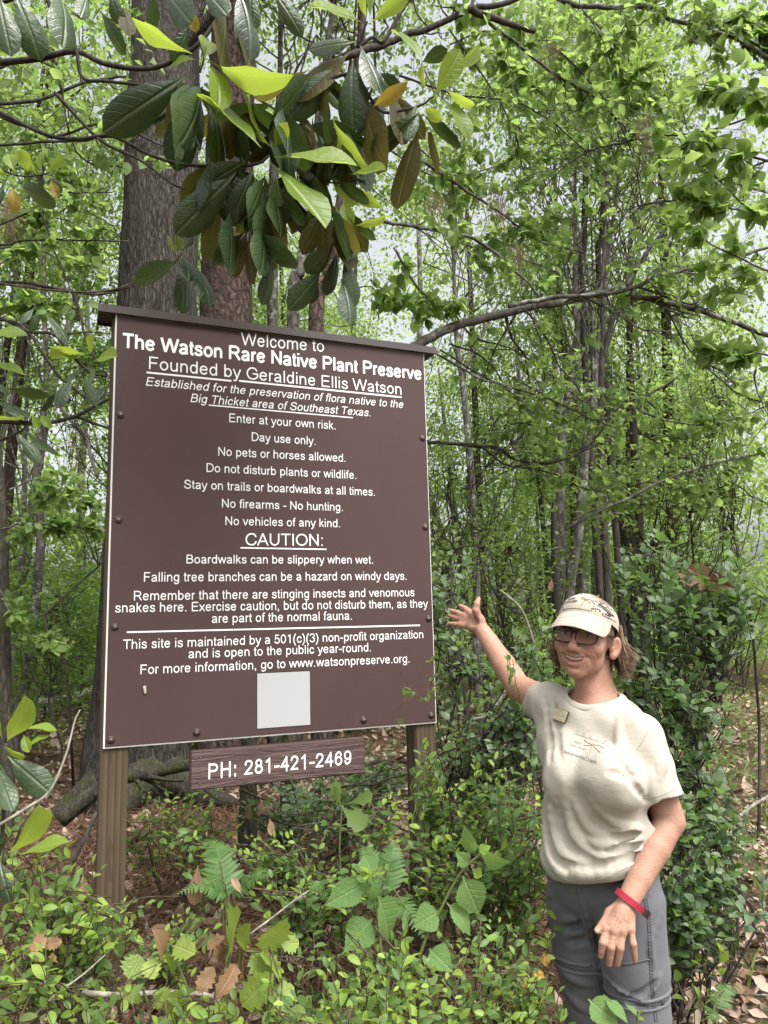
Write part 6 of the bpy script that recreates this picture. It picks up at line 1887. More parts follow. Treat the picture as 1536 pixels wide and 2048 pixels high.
bough('leafy magnolia branch reaching in from the left edge at the height of the sign top', 'magnolia_bough', 2.35,
      [([(-200, 330), (0, 310), (230, 420), (430, 440), (540, 550), (640, 670), (760, 760), (880, 790)], .006, .004), ([(-200, 320), (100, 340), (240, 440), (360, 620), (480, 790), (600, 890), (720, 980)], .005, .003),
       ([(600, 100), (660, 280), (690, 440), (760, 600), (880, 780)], .005, .003), ([(230, 420), (540, 440), (700, 425), (900, 440)], .004, .002), ([(-100, 20), (200, 20), (420, 60), (620, 95), (900, 90), (1070, 60)], .006, .003)],
      [('D', (-60, 290), (172, 238), 66), ('D', (288, 228), (138, 302), 60), ('D', (318, 258), (248, 424), 96), ('D', (368, 278), (604, 436), 76), ('L', (-120, 440), (232, 426), 92), ('L', (708, 632), (468, 478), 80), ('L', (738, 612), (742, 452), 74), ('L', (795, 652), (896, 562), 50), ('D', (704, 720), (528, 782), 80), ('D', (690, 782), (802, 1040), 122),
       ('D', (604, 792), (398, 986), 100), ('D', (740, 740), (720, 830), 80), ('D', (890, 850), (806, 980), 90), ('L', (700, 640), (480, 610), 24)], q, 8, off=(0, 560))
bough('lower left edge magnolia branch with a smooth bare curved limb', 'magnolia_bough', 2.45,
      [([(-260, 1150), (20, 1160), (230, 1170), (420, 1165), (620, 1115), (760, 1040), (890, 975)], .009, .006), ([(620, 1115), (760, 1170), (890, 1215)], .006, .004), ([(-100, 1360), (60, 1290), (190, 1225), (250, 1150)], .005, .003), ([(250, 1150), (300, 1085)], .003, .002)],
      [('L', (-120, 660), (206, 752), 66), ('D', (-60, 800), (56, 912), 90), ('D', (56, 880), (356, 1034), 90), ('D', (-60, 980), (262, 1062), 66), ('D', (302, 1092), (530, 982), 80), ('L', (262, 1100), (322, 1214), 84), ('L', (330, 1102), (402, 1186), 84), ('L', (-100, 1112), (206, 1142), 40), ('D', (150, 1262), (334, 1496), 120), ('D', (186, 1230), (514, 1416), 46)],
      q, 9, off=(0, 560))
bough('bright leaved magnolia sprig left of the big tree among bare twigs', 'magnolia_bough', 3.4,
      [([(-60, 640), (60, 700), (160, 700), (200, 690)], .005, .003)],
      [('L', (150, 700), (60, 600), 60), ('L', (170, 690), (150, 600), 40), ('L', (60, 690), (20, 590), 60), ('L', (190, 690), (260, 620), 50), ('D', (180, 710), (150, 790), 60), ('D', (195, 710), (240, 770), 50), ('Y', (205, 720), (230, 790), 50), ('D', (80, 740), (150, 840), 50), ('Y', (50, 750), (60, 830), 60), ('L', (30, 700), (-60, 660), 60), ('D', (20, 740), (-40, 820), 60), ('L', (110, 690), (90, 600), 60)], h, 10)
z7 = 1 / 2.56
bough('young magnolia seedling at the left edge below the sign, glossy upright leaves', 'magnolia_seedling', 2.05,
      [([(-30, 900), (10, 700), (20, 500), (30, 220)], .006, .004), ([(10, 860), (60, 780), (110, 640)], .004, .003), ([(60, 790), (110, 790)], .003, .002), ([(30, 220), (46, 90)], .003, .0015)],
      [('L', (32, 212), (186, 76), 96), ('L', (128, 148), (308, 124), 44), ('L', (130, 254), (252, 148), 36), ('L', (122, 176), (140, 262), 66), ('D', (38, 286), (272, 486), 150), ('D', (-20, 330), (66, 566), 110), ('L', (62, 782), (254, 636), 66), ('L', (104, 794), (352, 704), 66), ('L', (10, 190), (-60, 60), 60), ('D', (0, 820), (40, 1040), 110), ('D', (-40, 440), (26, 474), 60), ('L', (20, 240), (120, 300), 40), ('D', (0, 330), (130, 560), 80), ('D', (30, 690), (-40, 800), 80)],
      z7, 11, off=(0, 1400))

# ------------------------------------------------------------------ bare and leafy branches across the right half and the left
CANS = leaf_set('canopy_leaf', BROAD, [M_CAN, M_CAN3], 4, 2, fold=.3, curl=.25)


def branch_thing(label, mains, Y0, Y1, r0, seed, group=None, n=12, depth=2, leafp=.35, size=.07, bark=B_GREY, limit=120, down=0.0):
    R = np.random.default_rng(1300 + seed)
    root = thing('tree_branch', label, 'tree branch', px_path(mains[0][0], Y0, Y1)[0], group)
    lv = Leaves(); tw = Geo()
    for pts, w0, w1 in mains:
        P = px_path(pts, Y0, Y1); W = catmull(P, 5)
        W = W + np.column_stack([0 * W[:, 0], R.normal(0, .008, len(W)).cumsum() * .5, R.normal(0, .003, len(W))])
        k = (Y0 + Y1) / 2 / FPX / 2
        part('limb', Geo().tube(W, np.linspace(w0 * k, w1 * k, len(W)), 8), bark, root)
        twig_tree(tw, lv, W, w0 * k * .8, R, depth, n, None, .55, leafp, size, len(CANS), down)
    if tw.V: part('twigs', tw, bark, root, kind='stuff')
    lv.build(root, CANS, limit)
    return root


c2 = lambda *p: [(768 + x / 2, y / 2) for x, y in p]
branch_thing('thick gnarled bough sweeping from the right end of the sign across to the right edge', [([(760, 735), (838, 690), (905, 655), (1010, 626), (1070, 612), (1130, 602), (1230, 576), (1262, 585), (1340, 600), (1430, 625), (1560, 672)], 21, 11), (c2((500, 1222), (700, 1185), (960, 1160), (1140, 1085), (1350, 1040), (1600, 960)), 10, 6), (c2((975, 1140), (1050, 1010), (1150, 890), (1250, 780), (1320, 660)), 9, 4)], 3.9, 4.4, 0, 1, n=16, leafp=.25)
branch_thing('dark branch with a broken peeling stub at the top right of the magnolia', [(c2((-160, 230), (0, 165), (90, 125), (210, 90), (350, 40), (500, 5), (640, -60)), 17, 11), (c2((345, 30), (400, 60), (500, 90), (605, 108)), 17, 12), (c2((345, 40), (360, -30), (350, -120)), 10, 7)], 3.2, 3.4, 0, 2, bark=B_DARK, n=6, leafp=.2)
branch_thing('smooth grey branch arching down along the upper right corner', [(c2((640, -40), (740, 20), (850, 36), (1040, 42), (1120, 95), (1240, 130), (1400, 182), (1580, 300)), 11, 8), (c2((1240, 128), (1400, 84), (1600, 60)), 7, 4), (c2((1430, 190), (1500, 180), (1600, 184)), 6, 4)], 3.6, 3.6, 0, 3, n=14, leafp=.55)
branch_thing('long thin branch descending diagonally through the upper right leaves', [(c2((370, 50), (500, 150), (620, 240), (720, 310), (850, 390), (930, 480), (1040, 575), (1180, 660), (1340, 720), (1600, 790)), 8, 4), (c2((800, 50), (920, 160), (960, 300), (1100, 420)), 4, 2)], 4.0, 4.6, 0, 4, n=22, leafp=.55)
branch_thing('thin crooked branch starting behind the hanging magnolia and drooping to the right', [(c2((-60, 880), (160, 920), (310, 940), (420, 990), (500, 1060), (580, 1130), (640, 1200)), 8, 4), (c2((40, 990), (100, 1100), (200, 1210), (340, 1250)), 6, 3)], 3.7, 4.0, 0, 5, n=14, leafp=.3)
branch_thing('slender branch crossing the middle of the canopy just below the diagonal one', [(c2((150, 640), (300, 740), (430, 830), (500, 880), (600, 960), (800, 1010)), 7, 3), (c2((100, 560), (300, 700), (520, 640), (760, 600)), 4, 2)], 4.4, 4.8, 0, 6, n=18, leafp=.5)
for i_, (lab, mains, Y0) in enumerate((
    ('web of fine dark twigs spread over the upper right canopy, leftmost', [(c2((60, 300), (300, 380), (560, 420), (760, 560), (900, 700)), 5, 2), (c2((260, 120), (420, 330), (520, 520), (560, 700)), 4, 2)], 3.8),
    ('web of fine dark twigs in the middle of the upper right canopy', [(c2((1600, 420), (1300, 520), (1000, 560), (760, 640), (600, 800)), 5, 2), (c2((700, 200), (900, 420), (1000, 640), (1040, 860)), 4, 2)], 4.1),
    ('web of fine dark twigs near the right edge above the gnarled bough', [(c2((1600, 620), (1400, 700), (1200, 800), (980, 840), (800, 900)), 5, 2), (c2((1560, 900), (1380, 760), (1240, 560), (1180, 400)), 4, 2)], 3.7),
    ('web of fine dark twigs hanging below the gnarled bough', [([(880, 700), (980, 760), (1100, 800), (1240, 860), (1400, 880)], 4, 2), ([(1330, 610), (1380, 700), (1470, 780), (1560, 820)], 4, 2), ([(1060, 620), (1090, 720), (1080, 820)], 3, 2)], 4.5))):
    branch_thing(lab, mains, Y0, Y0 + .3, 0, 60 + i_, n=20, leafp=.06, bark=B_DARK, down=.15)
c7 = lambda *p: [(860 + x / 3.413, 600 + y / 3.413) for x, y in p]
branch_thing('crooked grey branch zigzagging across in front of the trunks right of the sign', [(c7((-40, 966), (200, 985), (330, 990), (480, 1010), (580, 1080), (770, 1110), (900, 1090), (1000, 1050), (1120, 960), (1300, 720), (1502, 640), (1700, 520)), 8, 5), (c7((330, 985), (450, 880), (600, 840), (800, 870), (1000, 880)), 4, 2), (c7((360, 1005), (500, 1120), (640, 1140), (860, 1190), (1060, 1290), (1260, 1310), (1400, 1260), (1600, 1200)), 5, 2)], 5.0, 5.4, 0, 7, n=16, leafp=.3, bark=B_DARK)
branch_thing('fine drooping twigs in the gap of bright sky between sign and double trunk', [(c7((130, 300), (380, 400), (560, 640), (800, 860), (860, 1060)), 4, 2), (c7((100, 0), (300, 250), (540, 330), (720, 440), (960, 640), (1100, 760)), 4, 2), (c7((540, 520), (700, 600), (880, 700), (1100, 800), (1280, 900)), 3, 2)], 5.4, 5.8, 0, 8, n=16, leafp=.2, bark=B_DARK)
branch_thing('twiggy branch arching low on the right between the trunks and the bush', [([(1130, 1060), (1180, 1030), (1250, 1000), (1330, 960), (1420, 930), (1560, 900)], 7, 4), ([(1250, 800), (1300, 830), (1380, 850), (1460, 840), (1560, 800)], 5, 3)], 4.6, 4.8, 0, 9, n=16, leafp=.45)
branch_thing('loose spray of large pale green leaves in the upper right corner', [([(1560, 330), (1470, 300), (1400, 290), (1330, 250)], 6, 2), ([(1560, 200), (1480, 180), (1400, 160)], 5, 2), ([(1580, 430), (1480, 420), (1380, 400)], 5, 2)], 3.1, 3.3, 0, 10, n=9, leafp=.95, size=.085, limit=260)
branch_thing('leafy spray below the upper right corner with oval light green leaves', [([(1580, 560), (1480, 520), (1380, 470), (1290, 440)], 6, 2), ([(1580, 720), (1490, 700), (1410, 690)], 5, 2)], 3.6, 3.9, 0, 11, n=9, leafp=.95, size=.085, limit=260)
branch_thing('leafy twigs in the canopy above the centre right', [([(1000, 120), (1080, 180), (1160, 260), (1240, 300)], 4, 2), ([(900, 90), (980, 60), (1100, 80), (1200, 60)], 4, 2), ([(1250, 60), (1180, 130), (1080, 160)], 4, 2)], 4.6, 5.0, 0, 12, n=12, leafp=.9, size=.09, limit=260)
branch_thing('leafy twigs in the canopy above the right end of the sign', [([(780, 300), (860, 350), (960, 380), (1060, 370)], 4, 2), ([(900, 480), (980, 500), (1080, 470), (1160, 430)], 4, 2), ([(740, 560), (800, 600), (880, 610)], 4, 2)], 4.8, 5.4, 0, 13, n=12, leafp=.9, size=.085, limit=260)
branch_thing('tangle of bare dark branches in front of the woods at the upper left', [([(-40, 215), (90, 190), (180, 160), (250, 150)], 9, 5), ([(-40, 220), (70, 260), (115, 275), (210, 250), (330, 300)], 9, 4), ([(-40, 140), (100, 130), (150, 300), (250, 330)], 6, 3), ([(-40, 290), (150, 280), (225, 270), (300, 310), (375, 330)], 7, 3), ([(110, 185), (200, 280), (280, 320), (340, 365)], 6, 3)], 3.0, 3.2, 0, 14, n=8, leafp=.08, bark=B_DARK)
branch_thing('long bare branches running level across the left side above the sign', [([(-40, 560), (100, 570), (200, 582), (300, 555)], 8, 3), ([(-40, 500), (60, 480), (150, 480), (260, 484)], 6, 3), ([(-40, 470), (50, 420), (130, 380), (220, 380)], 5, 3), ([(80, 420), (110, 500), (140, 570), (165, 650)], 4, 2)], 3.4, 3.6, 0, 15, n=8, leafp=.12, bark=B_DARK)
branch_thing('leafy twigs of round dull green leaves at the left between branches and woods', [([(-20, 400), (60, 430), (140, 440), (200, 480)], 4, 2), ([(-20, 540), (60, 500), (150, 530), (220, 560)], 4, 2), ([(20, 340), (110, 330), (200, 420)], 4, 2), ([(-20, 640), (70, 610), (160, 620)], 4, 2)], 4.4, 4.8, 0, 16, n=12, leafp=.9, size=.07, limit=260)
branch_thing('low twigs with scattered bright leaves beside the left sign post', [([(0, 1060), (45, 1050), (100, 1048), (160, 1055), (215, 1060)], 5, 2), ([(20, 980), (80, 960), (150, 1000), (210, 1010)], 3, 2), ([(0, 1180), (60, 1280), (120, 1290)], 3, 2)], 4.4, 4.6, 0, 17, n=14, leafp=.7, size=.06)
branch_thing('broken pale dead limb hanging beside the sign on the left', [([(110, 800), (150, 850), (172, 872), (180, 910), (196, 955)], 8, 7)], 6.0, 6.0, 0, 18, n=4, leafp=0, bark=B_PALE)

# ------------------------------------------------------------------ bushes
OV_A = leaf_set('bush_leaf', BROAD, [M_BUSH, M_BUSH2], 5, 2, fold=.3, curl=.2)
OV_B = leaf_set('bush_leaf', OVAL, [M_BUSH2, M_LIME], 5, 2, fold=.35, curl=.2)
OV_C = leaf_set('small_leaf', OVAL, [M_LIME, M_BUSH2, M_CAN3], 5, 2, fold=.35, curl=.2)
CAND = leaf_set('canopy_leaf', BROAD, [M_CAN2, M_CAN], 4, 2, fold=.3, curl=.25)
gz = lambda x, y: float(ground_z(x, y))


def at_ground(px_, py_, Y):
    p = at(px_, py_, Y); return np.array([p[0], Y, gz(p[0], Y)])


young = lambda R, t, p: (R.integers(2, 4) if t > .8 and R.uniform() < .6 else R.integers(0, 2))
mostly_dull = lambda R, t, p: R.integers(0, 2) if R.uniform() < .65 else R.integers(2, 4)
shrub('tall bush with dense small blue green oval leaves behind the person at the right', 'bush', at_ground(1330, 1600, 3.25),
      [(at(1290, 1330, 3.2), (.24, .25, .22), 27), (at(1385, 1240, 3.2), (.28, .3, .20), 36), (at(1370, 1420, 3.1), (.20, .25, .22), 30), (at(1415, 1175, 3.1), (.24, .2, .11), 34), (at(1330, 1560, 3.2), (.14, .25, .16), 20), (at(1390, 1600, 3.0), (.13, .2, .2), 20), (at(1300, 1130, 3.5), (.20, .3, .15), 22), (at(1500, 1200, 3.2), (.12, .2, .10), 9)],
      OV_A, B_DARK, .054, .021, seed=1, stem_r=.007, kinds=mostly_dull, limit=300)
shrub('low spreading part of the right hand bush beside the grey trousers', 'bush', at_ground(1370, 1760, 2.9),
      [(at(1375, 1680, 2.85), (.16, .2, .14), 26), (at(1410, 1620, 2.95), (.15, .2, .12), 22), (at(1360, 1760, 2.75), (.10, .15, .10), 16), (at(1350, 1810, 2.7), (.09, .12, .10), 20), (at(1420, 1740, 2.8), (.13, .15, .10), 26), (at(1400, 1840, 2.75), (.10, .12, .06), 16)],
      OV_A, B_DARK, .046, .020, seed=2, stem_r=.005, kinds=mostly_dull)
shrub('open bush of grey green leaves between the sign post and the outstretched arm', 'bush', at_ground(960, 1640, 3.3),
      [(at(930, 1330, 3.5), (.16, .3, .22), 20), (at(1000, 1480, 3.2), (.22, .25, .2), 34), (at(920, 1500, 3.4), (.16, .25, .2), 24), (at(1060, 1450, 3.1), (.12, .2, .2), 22), (at(905, 1180, 3.6), (.10, .25, .30), 20), (at(1050, 1330, 3.2), (.14, .2, .18), 18)],
      OV_A, B_DARK, .050, .026, seed=3, stem_r=.009, kinds=mostly_dull)
shrub('thicket of fresh green oval leaves at the foot of the right sign post', 'bush', at_ground(960, 1800, 2.75),
      [(at(900, 1620, 2.75), (.20, .2, .16), 34), (at(1010, 1620, 2.7), (.18, .2, .18), 36), (at(960, 1740, 2.5), (.22, .2, .12), 30), (at(1050, 1740, 2.4), (.10, .15, .16), 22), (at(840, 1720, 2.6), (.16, .2, .12), 24), (at(860, 1560, 2.8), (.07, .1, .12), 10)],
      OV_B, B_BROWN, .044, .022, seed=4, kinds=young)
shrub('sprawling shrub under the phone plank with pairs of small oval leaves', 'bush', at_ground(610, 1850, 2.5),
      [(at(590, 1700, 2.6), (.20, .2, .06), 18), (at(680, 1760, 2.3), (.16, .2, .08), 22), (at(600, 1800, 2.3), (.16, .2, .08), 20), (at(520, 1690, 2.7), (.10, .15, .05), 12), (at(370, 1690, 2.6), (.10, .1, .04), 9), (at(760, 1640, 2.7), (.12, .15, .10), 12)],
      OV_B, B_BROWN, .040, .022, seed=5, kinds=young)
shrub('low dull green undergrowth in the shade behind the left post', 'bush', at_ground(330, 1640, 3.7), [(at(300, 1650, 3.5), (.22, .2, .05), 20), (at(420, 1640, 3.6), (.25, .2, .05), 22), (at(360, 1590, 4.0), (.3, .2, .06), 16)], OV_B, B_BROWN, .040, .026, seed=15, stem_r=.004, kinds=mostly_dull, limit=200)
shrub('low dark undergrowth in the shade behind the phone plank', 'bush', at_ground(640, 1640, 3.7), [(at(560, 1620, 3.7), (.25, .2, .06), 22), (at(700, 1600, 3.8), (.3, .25, .10), 34), (at(770, 1540, 4.0), (.25, .25, .14), 30), (at(640, 1560, 4.3), (.35, .2, .10), 24)], OV_A, B_DARK, .046, .026, seed=16, stem_r=.005, kinds=mostly_dull, limit=200)
shrub('bright lime green little shrub filling the bottom edge at centre', 'bush', at_ground(700, 2040, 1.75),
      [(at(640, 1960, 1.72), (.16, .14, .07), 24), (at(760, 1960, 1.70), (.14, .14, .07), 24), (at(860, 1990, 1.75), (.12, .14, .07), 18), (at(700, 2030, 1.55), (.18, .12, .05), 24), (at(560, 2040, 1.6), (.12, .12, .05), 16), (at(830, 2050, 1.55), (.10, .1, .05), 14), (at(760, 1890, 1.8), (.10, .1, .05), 10)],
      OV_C, B_BROWN, .033, .017, seed=6, twig_len=(.10, .24), stem_r=.004)
shrub('mid green low shrub at the bottom beside the trouser leg', 'bush', at_ground(1010, 2040, 2.1),
      [(at(960, 1900, 2.1), (.14, .15, .08), 22), (at(1020, 1960, 2.0), (.10, .12, .08), 18), (at(960, 2020, 1.9), (.14, .14, .06), 22), (at(1080, 2010, 1.95), (.07, .1, .07), 14), (at(1075, 1850, 2.2), (.05, .1, .09), 10)],
      OV_B, B_BROWN, .034, .019, seed=7, twig_len=(.10, .26), stem_r=.004, kinds=mostly_dull)
shrub('yellow green bush crowding the lower left corner', 'bush', at_ground(80, 1960, 2.0),
      [(at(60, 1760, 2.05), (.14, .14, .10), 20), (at(130, 1800, 2.0), (.14, .14, .08), 22), (at(60, 1860, 1.9), (.14, .14, .08), 20), (at(30, 1960, 1.7), (.10, .12, .08), 16), (at(210, 1840, 2.1), (.08, .1, .06), 10), (at(20, 1640, 2.2), (.07, .1, .10), 8)],
      OV_C, B_BROWN, .040, .022, seed=8, twig_len=(.10, .28), stem_r=.005)
shrub('dull green trailing shrub around the foot of the left sign post', 'bush', at_ground(220, 1960, 2.3),
      [(at(190, 1880, 2.2), (.10, .1, .06), 14), (at(240, 1830, 2.3), (.08, .1, .05), 10), (at(160, 1960, 2.0), (.12, .12, .07), 16), (at(330, 1880, 2.2), (.12, .12, .05), 14), (at(380, 1850, 2.3), (.12, .12, .06), 16), (at(100, 1920, 2.0), (.1, .1, .06), 12)],
      OV_B, B_BROWN, .032, .019, seed=9, twig_len=(.10, .26), stem_r=.004, kinds=mostly_dull)
shrub('small yellowish sprigs at the bottom left with waxy leaves', 'bush', at_ground(420, 2060, 1.8),
      [(at(430, 2000, 1.6), (.12, .1, .05), 12), (at(200, 2030, 1.6), (.10, .1, .05), 12), (at(330, 2020, 1.65), (.10, .1, .05), 12), (at(150, 2060, 1.55), (.08, .1, .05), 8)],
      OV_C, B_BROWN, .036, .020, seed=10, twig_len=(.08, .2), stem_r=.003)
shrub('slim vine climbing the front of the right sign post', 'vine', at_ground(842, 1690, 2.72), [(at(850, 1540, 2.80), (.045, .05, .10), 9), (at(860, 1600, 2.78), (.05, .05, .06), 7)], OV_B, G_STEM, .034, .022, name='vine', seed=11, twig_len=(.06, .14), stem_r=.003, kinds=mostly_dull)
shrub('seedling with broad bright leaves at the path edge in the lower right', 'seedling', at_ground(1420, 1950, 2.7), [(at(1420, 1900, 2.7), (.06, .06, .05), 4)], leaf_set('seedling_leaf', OVAL, [M_LIME], 5, 2, fold=.3, curl=.3), G_STEM, .075, .05, name='seedling', seed=12, twig_len=(.05, .12), stem_r=.003)
shrub('single green seedling with wide leaves on the litter right of the trousers', 'seedling', at_ground(1385, 1990, 2.55), [(at(1385, 1975, 2.55), (.05, .05, .04), 3)], leaf_set('seedling_leaf', BROAD, [M_CAN], 5, 2, fold=.3, curl=.3), G_STEM, .06, .05, name='seedling', seed=13, twig_len=(.05, .10), stem_r=.003)
shrub('thin sprig of tiny leaves reaching in front of the forearm', 'twig', at(1075, 1420, 2.33), [(at(1025, 1325, 2.34), (.035, .03, .03), 4)], OV_B, G_STEM, .030, .020, name='twig', seed=14, twig_len=(.06, .12), stem_r=.002, kinds=mostly_dull)
# nearer thickets that close the view between trunks
for i, (x, y, Y, r, n, lab) in enumerate(((900, 1020, 5.2, (.35, .4, .7), 46, 'tall screen of small leaves directly right of the sign edge'), (1020, 1130, 6.0, (.7, .5, .5), 52, 'leafy thicket above the outstretched forearm between the thin trunks'), (1330, 960, 5.4, (.7, .5, .45), 56, 'leafy bush top above the right hand bush, with bright leaves'), (1470, 1020, 5.0, (.4, .4, .6), 40, 'leafy bush against the right edge of the picture'),
                                                ((120), 1230, 6.8, (.6, .5, .55), 46, 'thicket of pale leaves left of the sign behind the thin trunks'), (170, 760, 6.2, (.55, .5, .5), 36, 'leafy sapling crown beside the upper left of the sign'), (1420, 760, 5.6, (.6, .5, .4), 44, 'light green sapling crown at the right edge above the bush'), (1050, 760, 7.0, (.8, .5, .5), 40, 'airy sapling crown in the middle distance right of the sign'))):
    c = at(x, y, Y)
    shrub(lab, 'sapling', (c[0] - (.9 if x == 1470 else 0), Y, gz(c[0], Y)), [(c, r, n)], (CAND if x < 200 else CANS), B_DARK, .062, .034, name='sapling', seed=30 + i, twig_len=(.3, .7), stem_r=.012, limit=150)


# ------------------------------------------------------------------ plants with leaves set one by one
def set_leaves(name, label, cat, Y, stems, leaves, sets, off, sc, seed, stem_m=G_STEM, aspect=.56, base=None, dy=.03):
    R = np.random.default_rng(seed)
    S = lambda p: (off[0] + p[0] * sc, off[1] + p[1] * sc)
    b0 = at(*S(stems[0][0][0]), Y)
    root = thing(name, label, cat, (b0[0], b0[1], gz(b0[0], b0[1])))
    for pts, r0, r1 in stems:
        P = catmull(px_path([S(p) for p in pts], Y, Y), 5)
        if pts is stems[0][0]: P = np.vstack([[b0[0] + .02, b0[1] + .02, gz(b0[0], b0[1]) - .02], P])
        part('stem', Geo().tube(P, np.linspace(r0, r1, len(P)), 7), stem_m, root)
    O = ORIG[root.name]
    for kind, b, t, w in leaves:
        a = at(*S(b), Y + R.normal(0, dy * .3)); e = at(*S(t), Y + R.normal(-.01, dy))
        L = np.linalg.norm(e - a); d = nrm(e - a); view = nrm(EYE - a)
        full = aspect * L; want = w * sc * Y / FPX
        side = nrm(np.cross(d, view)); tilt = math.acos(min(1, max(.3, want / full))) * R.choice([-1, 1])
        n = nrm(view * math.cos(tilt) + side * math.sin(tilt) + np.array([0, 0, .15]))
        n = nrm(n - d * (n @ d))
        ks = sets[kind]; me = ks[R.integers(len(ks))][0]
        Rm = frames(d[None], n[None])[0] * L; Rm[:, 0] *= max(1, want / full)
        o = bpy.data.objects.new('leaf', me); M = Matrix.Identity(4)
        for i in range(3):
            for j in range(3): M[i][j] = Rm[i, j]
            M[i][3] = a[i] - O[i]
        o.matrix_basis = M; o.parent = root; COL.objects.link(o)
    return root


BER = {'b': leaf_set('beautyberry_leaf', OVATE, [M_BERRY], 26, 3, fold=.22, curl=.22, across=2, wave=.05, teeth=.055), 'y': leaf_set('beautyberry_bud', OVATE, [M_LIME], 10, 2, fold=.5, curl=.1, across=1)}
z8 = 1 / 2.56
set_leaves('beautyberry_plant', 'soft green plant with broad toothed leaves below the right half of the sign, upright stem', 'plant', 1.85, [([(545, 1180), (530, 1020), (510, 900), (502, 780)], .0035, .0025)],
           [('b', (466, 808), (248, 926), 125), ('b', (500, 990), (352, 1160), 150), ('b', (524, 868), (640, 1134), 150), ('b', (505, 800), (488, 910), 84), ('b', (502, 762), (446, 642), 92), ('y', (510, 772), (558, 758), 34), ('y', (482, 764), (436, 776), 30), ('y', (495, 770), (470, 735), 30), ('y', (505, 765), (515, 735), 26)], BER, (550, 1450), z8, 51)
set_leaves('beautyberry_plant', 'soft green toothed leaf plant leaning right in front of the shirt side', 'plant', 1.90, [([(740, 1180), (790, 1050), (840, 960), (900, 840), (960, 745), (1060, 652)], .004, .0025)],
           [('b', (962, 772), (1062, 1000), 150), ('b', (880, 914), (1054, 1066), 100), ('b', (846, 950), (702, 1034), 130), ('b', (1022, 656), (956, 530), 70), ('b', (1050, 664), (1170, 738), 60), ('b', (992, 716), (938, 656), 70), ('y', (1010, 738), (1062, 778), 54), ('y', (1042, 650), (1104, 618), 50), ('b', (790, 1145), (898, 1244), 120), ('b', (600, 1180), (676, 1256), 80)], BER, (550, 1450), z8, 52)
set_leaves('beautyberry_plant', 'tip of a toothed leaf plant poking up at the bottom in front of the trousers', 'plant', 1.75, [([(780, 1400), (785, 1290), (790, 1235)], .003, .002)],
           [('b', (505, 1140), (686, 1290), 135), ('b', (600, 1142), (750, 1260), 56), ('b', (785, 1240), (728, 1148), 26), ('y', (790, 1245), (800, 1200), 22), ('y', (790, 1250), (830, 1262), 20)], BER, (1000, 1600), 1 / 2.866, 53)
LOB = {'s': leaf_set('lobed_leaf', LOBED, [M_CAN3], 14, 2, fold=.25, curl=.2, across=1), 'd': leaf_set('dull_leaf', OVAL, [M_BUSH2], 5, 2)}
set_leaves('oak_seedling', 'oak seedling with a few lobed yellow green leaves under the end of the phone plank', 'seedling', 2.5, [([(330, 640), (335, 520), (345, 410)], .003, .002)],
           [('s', (318, 412), (310, 286), 64), ('s', (340, 420), (464, 524), 120), ('s', (370, 402), (508, 366), 66), ('s', (378, 412), (488, 462), 46), ('s', (340, 410), (285, 330), 50)], LOB, (550, 1450), z8, 54)
HOL = {'h': leaf_set('holly_leaf', HOLLY, [M_HOLLY], 22, 3, fold=.28, curl=.2, across=1, wave=.10), 'd': leaf_set('dead_holly_leaf', HOLLY, [M_DEADH], 22, 2, fold=.35, curl=.45, across=1, wave=.2), 't': leaf_set('tan_leaf', OVATE, [M_DEADH], 8, 1, fold=.3)}
set_leaves('holly_plant', 'spiny yellow green holly sprig with brown withered leaves at bottom left of centre', 'plant', 1.68, [([(1180, 1640), (1210, 1480), (1230, 1300), (1240, 1285)], .004, .002), ([(1240, 1285), (1360, 1290)], .0025, .0015), ([(1000, 1620), (950, 1450), (900, 1330)], .003, .0015), ([(760, 1560), (720, 1430), (740, 1310)], .003, .0015)],
           [('h', (1180, 1276), (1202, 1084), 124), ('h', (1250, 1282), (1222, 1178), 70), ('h', (1342, 1274), (1470, 1140), 124), ('h', (1290, 1298), (1396, 1440), 124), ('h', (1240, 1566), (1394, 1402), 140), ('h', (1330, 1300), (1480, 1420), 80), ('h', (1000, 1300), (872, 1240), 110), ('h', (720, 1310), (654, 1428), 130), ('h', (760, 1330), (790, 1420), 90), ('h', (905, 1325), (830, 1390), 100), ('t', (832, 1318), (836, 1172), 80), ('h', (905, 1480), (900, 1650), 120), ('h', (1160, 1600), (1090, 1560), 80), ('h', (1400, 1540), (1510, 1460), 110), ('h', (1280, 1600), (1320, 1520), 90), ('h', (1470, 1620), (1390, 1560), 100), ('h', (700, 1470), (630, 1540), 100),
            ('h', (1440, 1250), (1540, 1240), 90), ('d', (1096, 1264), (1192, 1344), 70), ('d', (1252, 1282), (1214, 1426), 70), ('d', (1204, 1354), (1150, 1510), 80), ('d', (1258, 1266), (1370, 1276), 46), ('d', (1096, 1366), (1006, 1510), 84), ('d', (1060, 1270), (1140, 1210), 60), ('h', (800, 1490), (860, 1560), 100)], HOL, (0, 1400), z7, 55)
set_leaves('holly_plant', 'withered brown holly sprig with three curled spiny leaves at the lower left', 'plant', 1.8, [([(250, 1480), (236, 1350), (232, 1255)], .002, .0012)],
           [('d', (230, 1266), (128, 1200), 92), ('d', (236, 1252), (314, 1236), 60), ('d', (232, 1306), (246, 1440), 104)], HOL, (0, 1400), z7, 56)


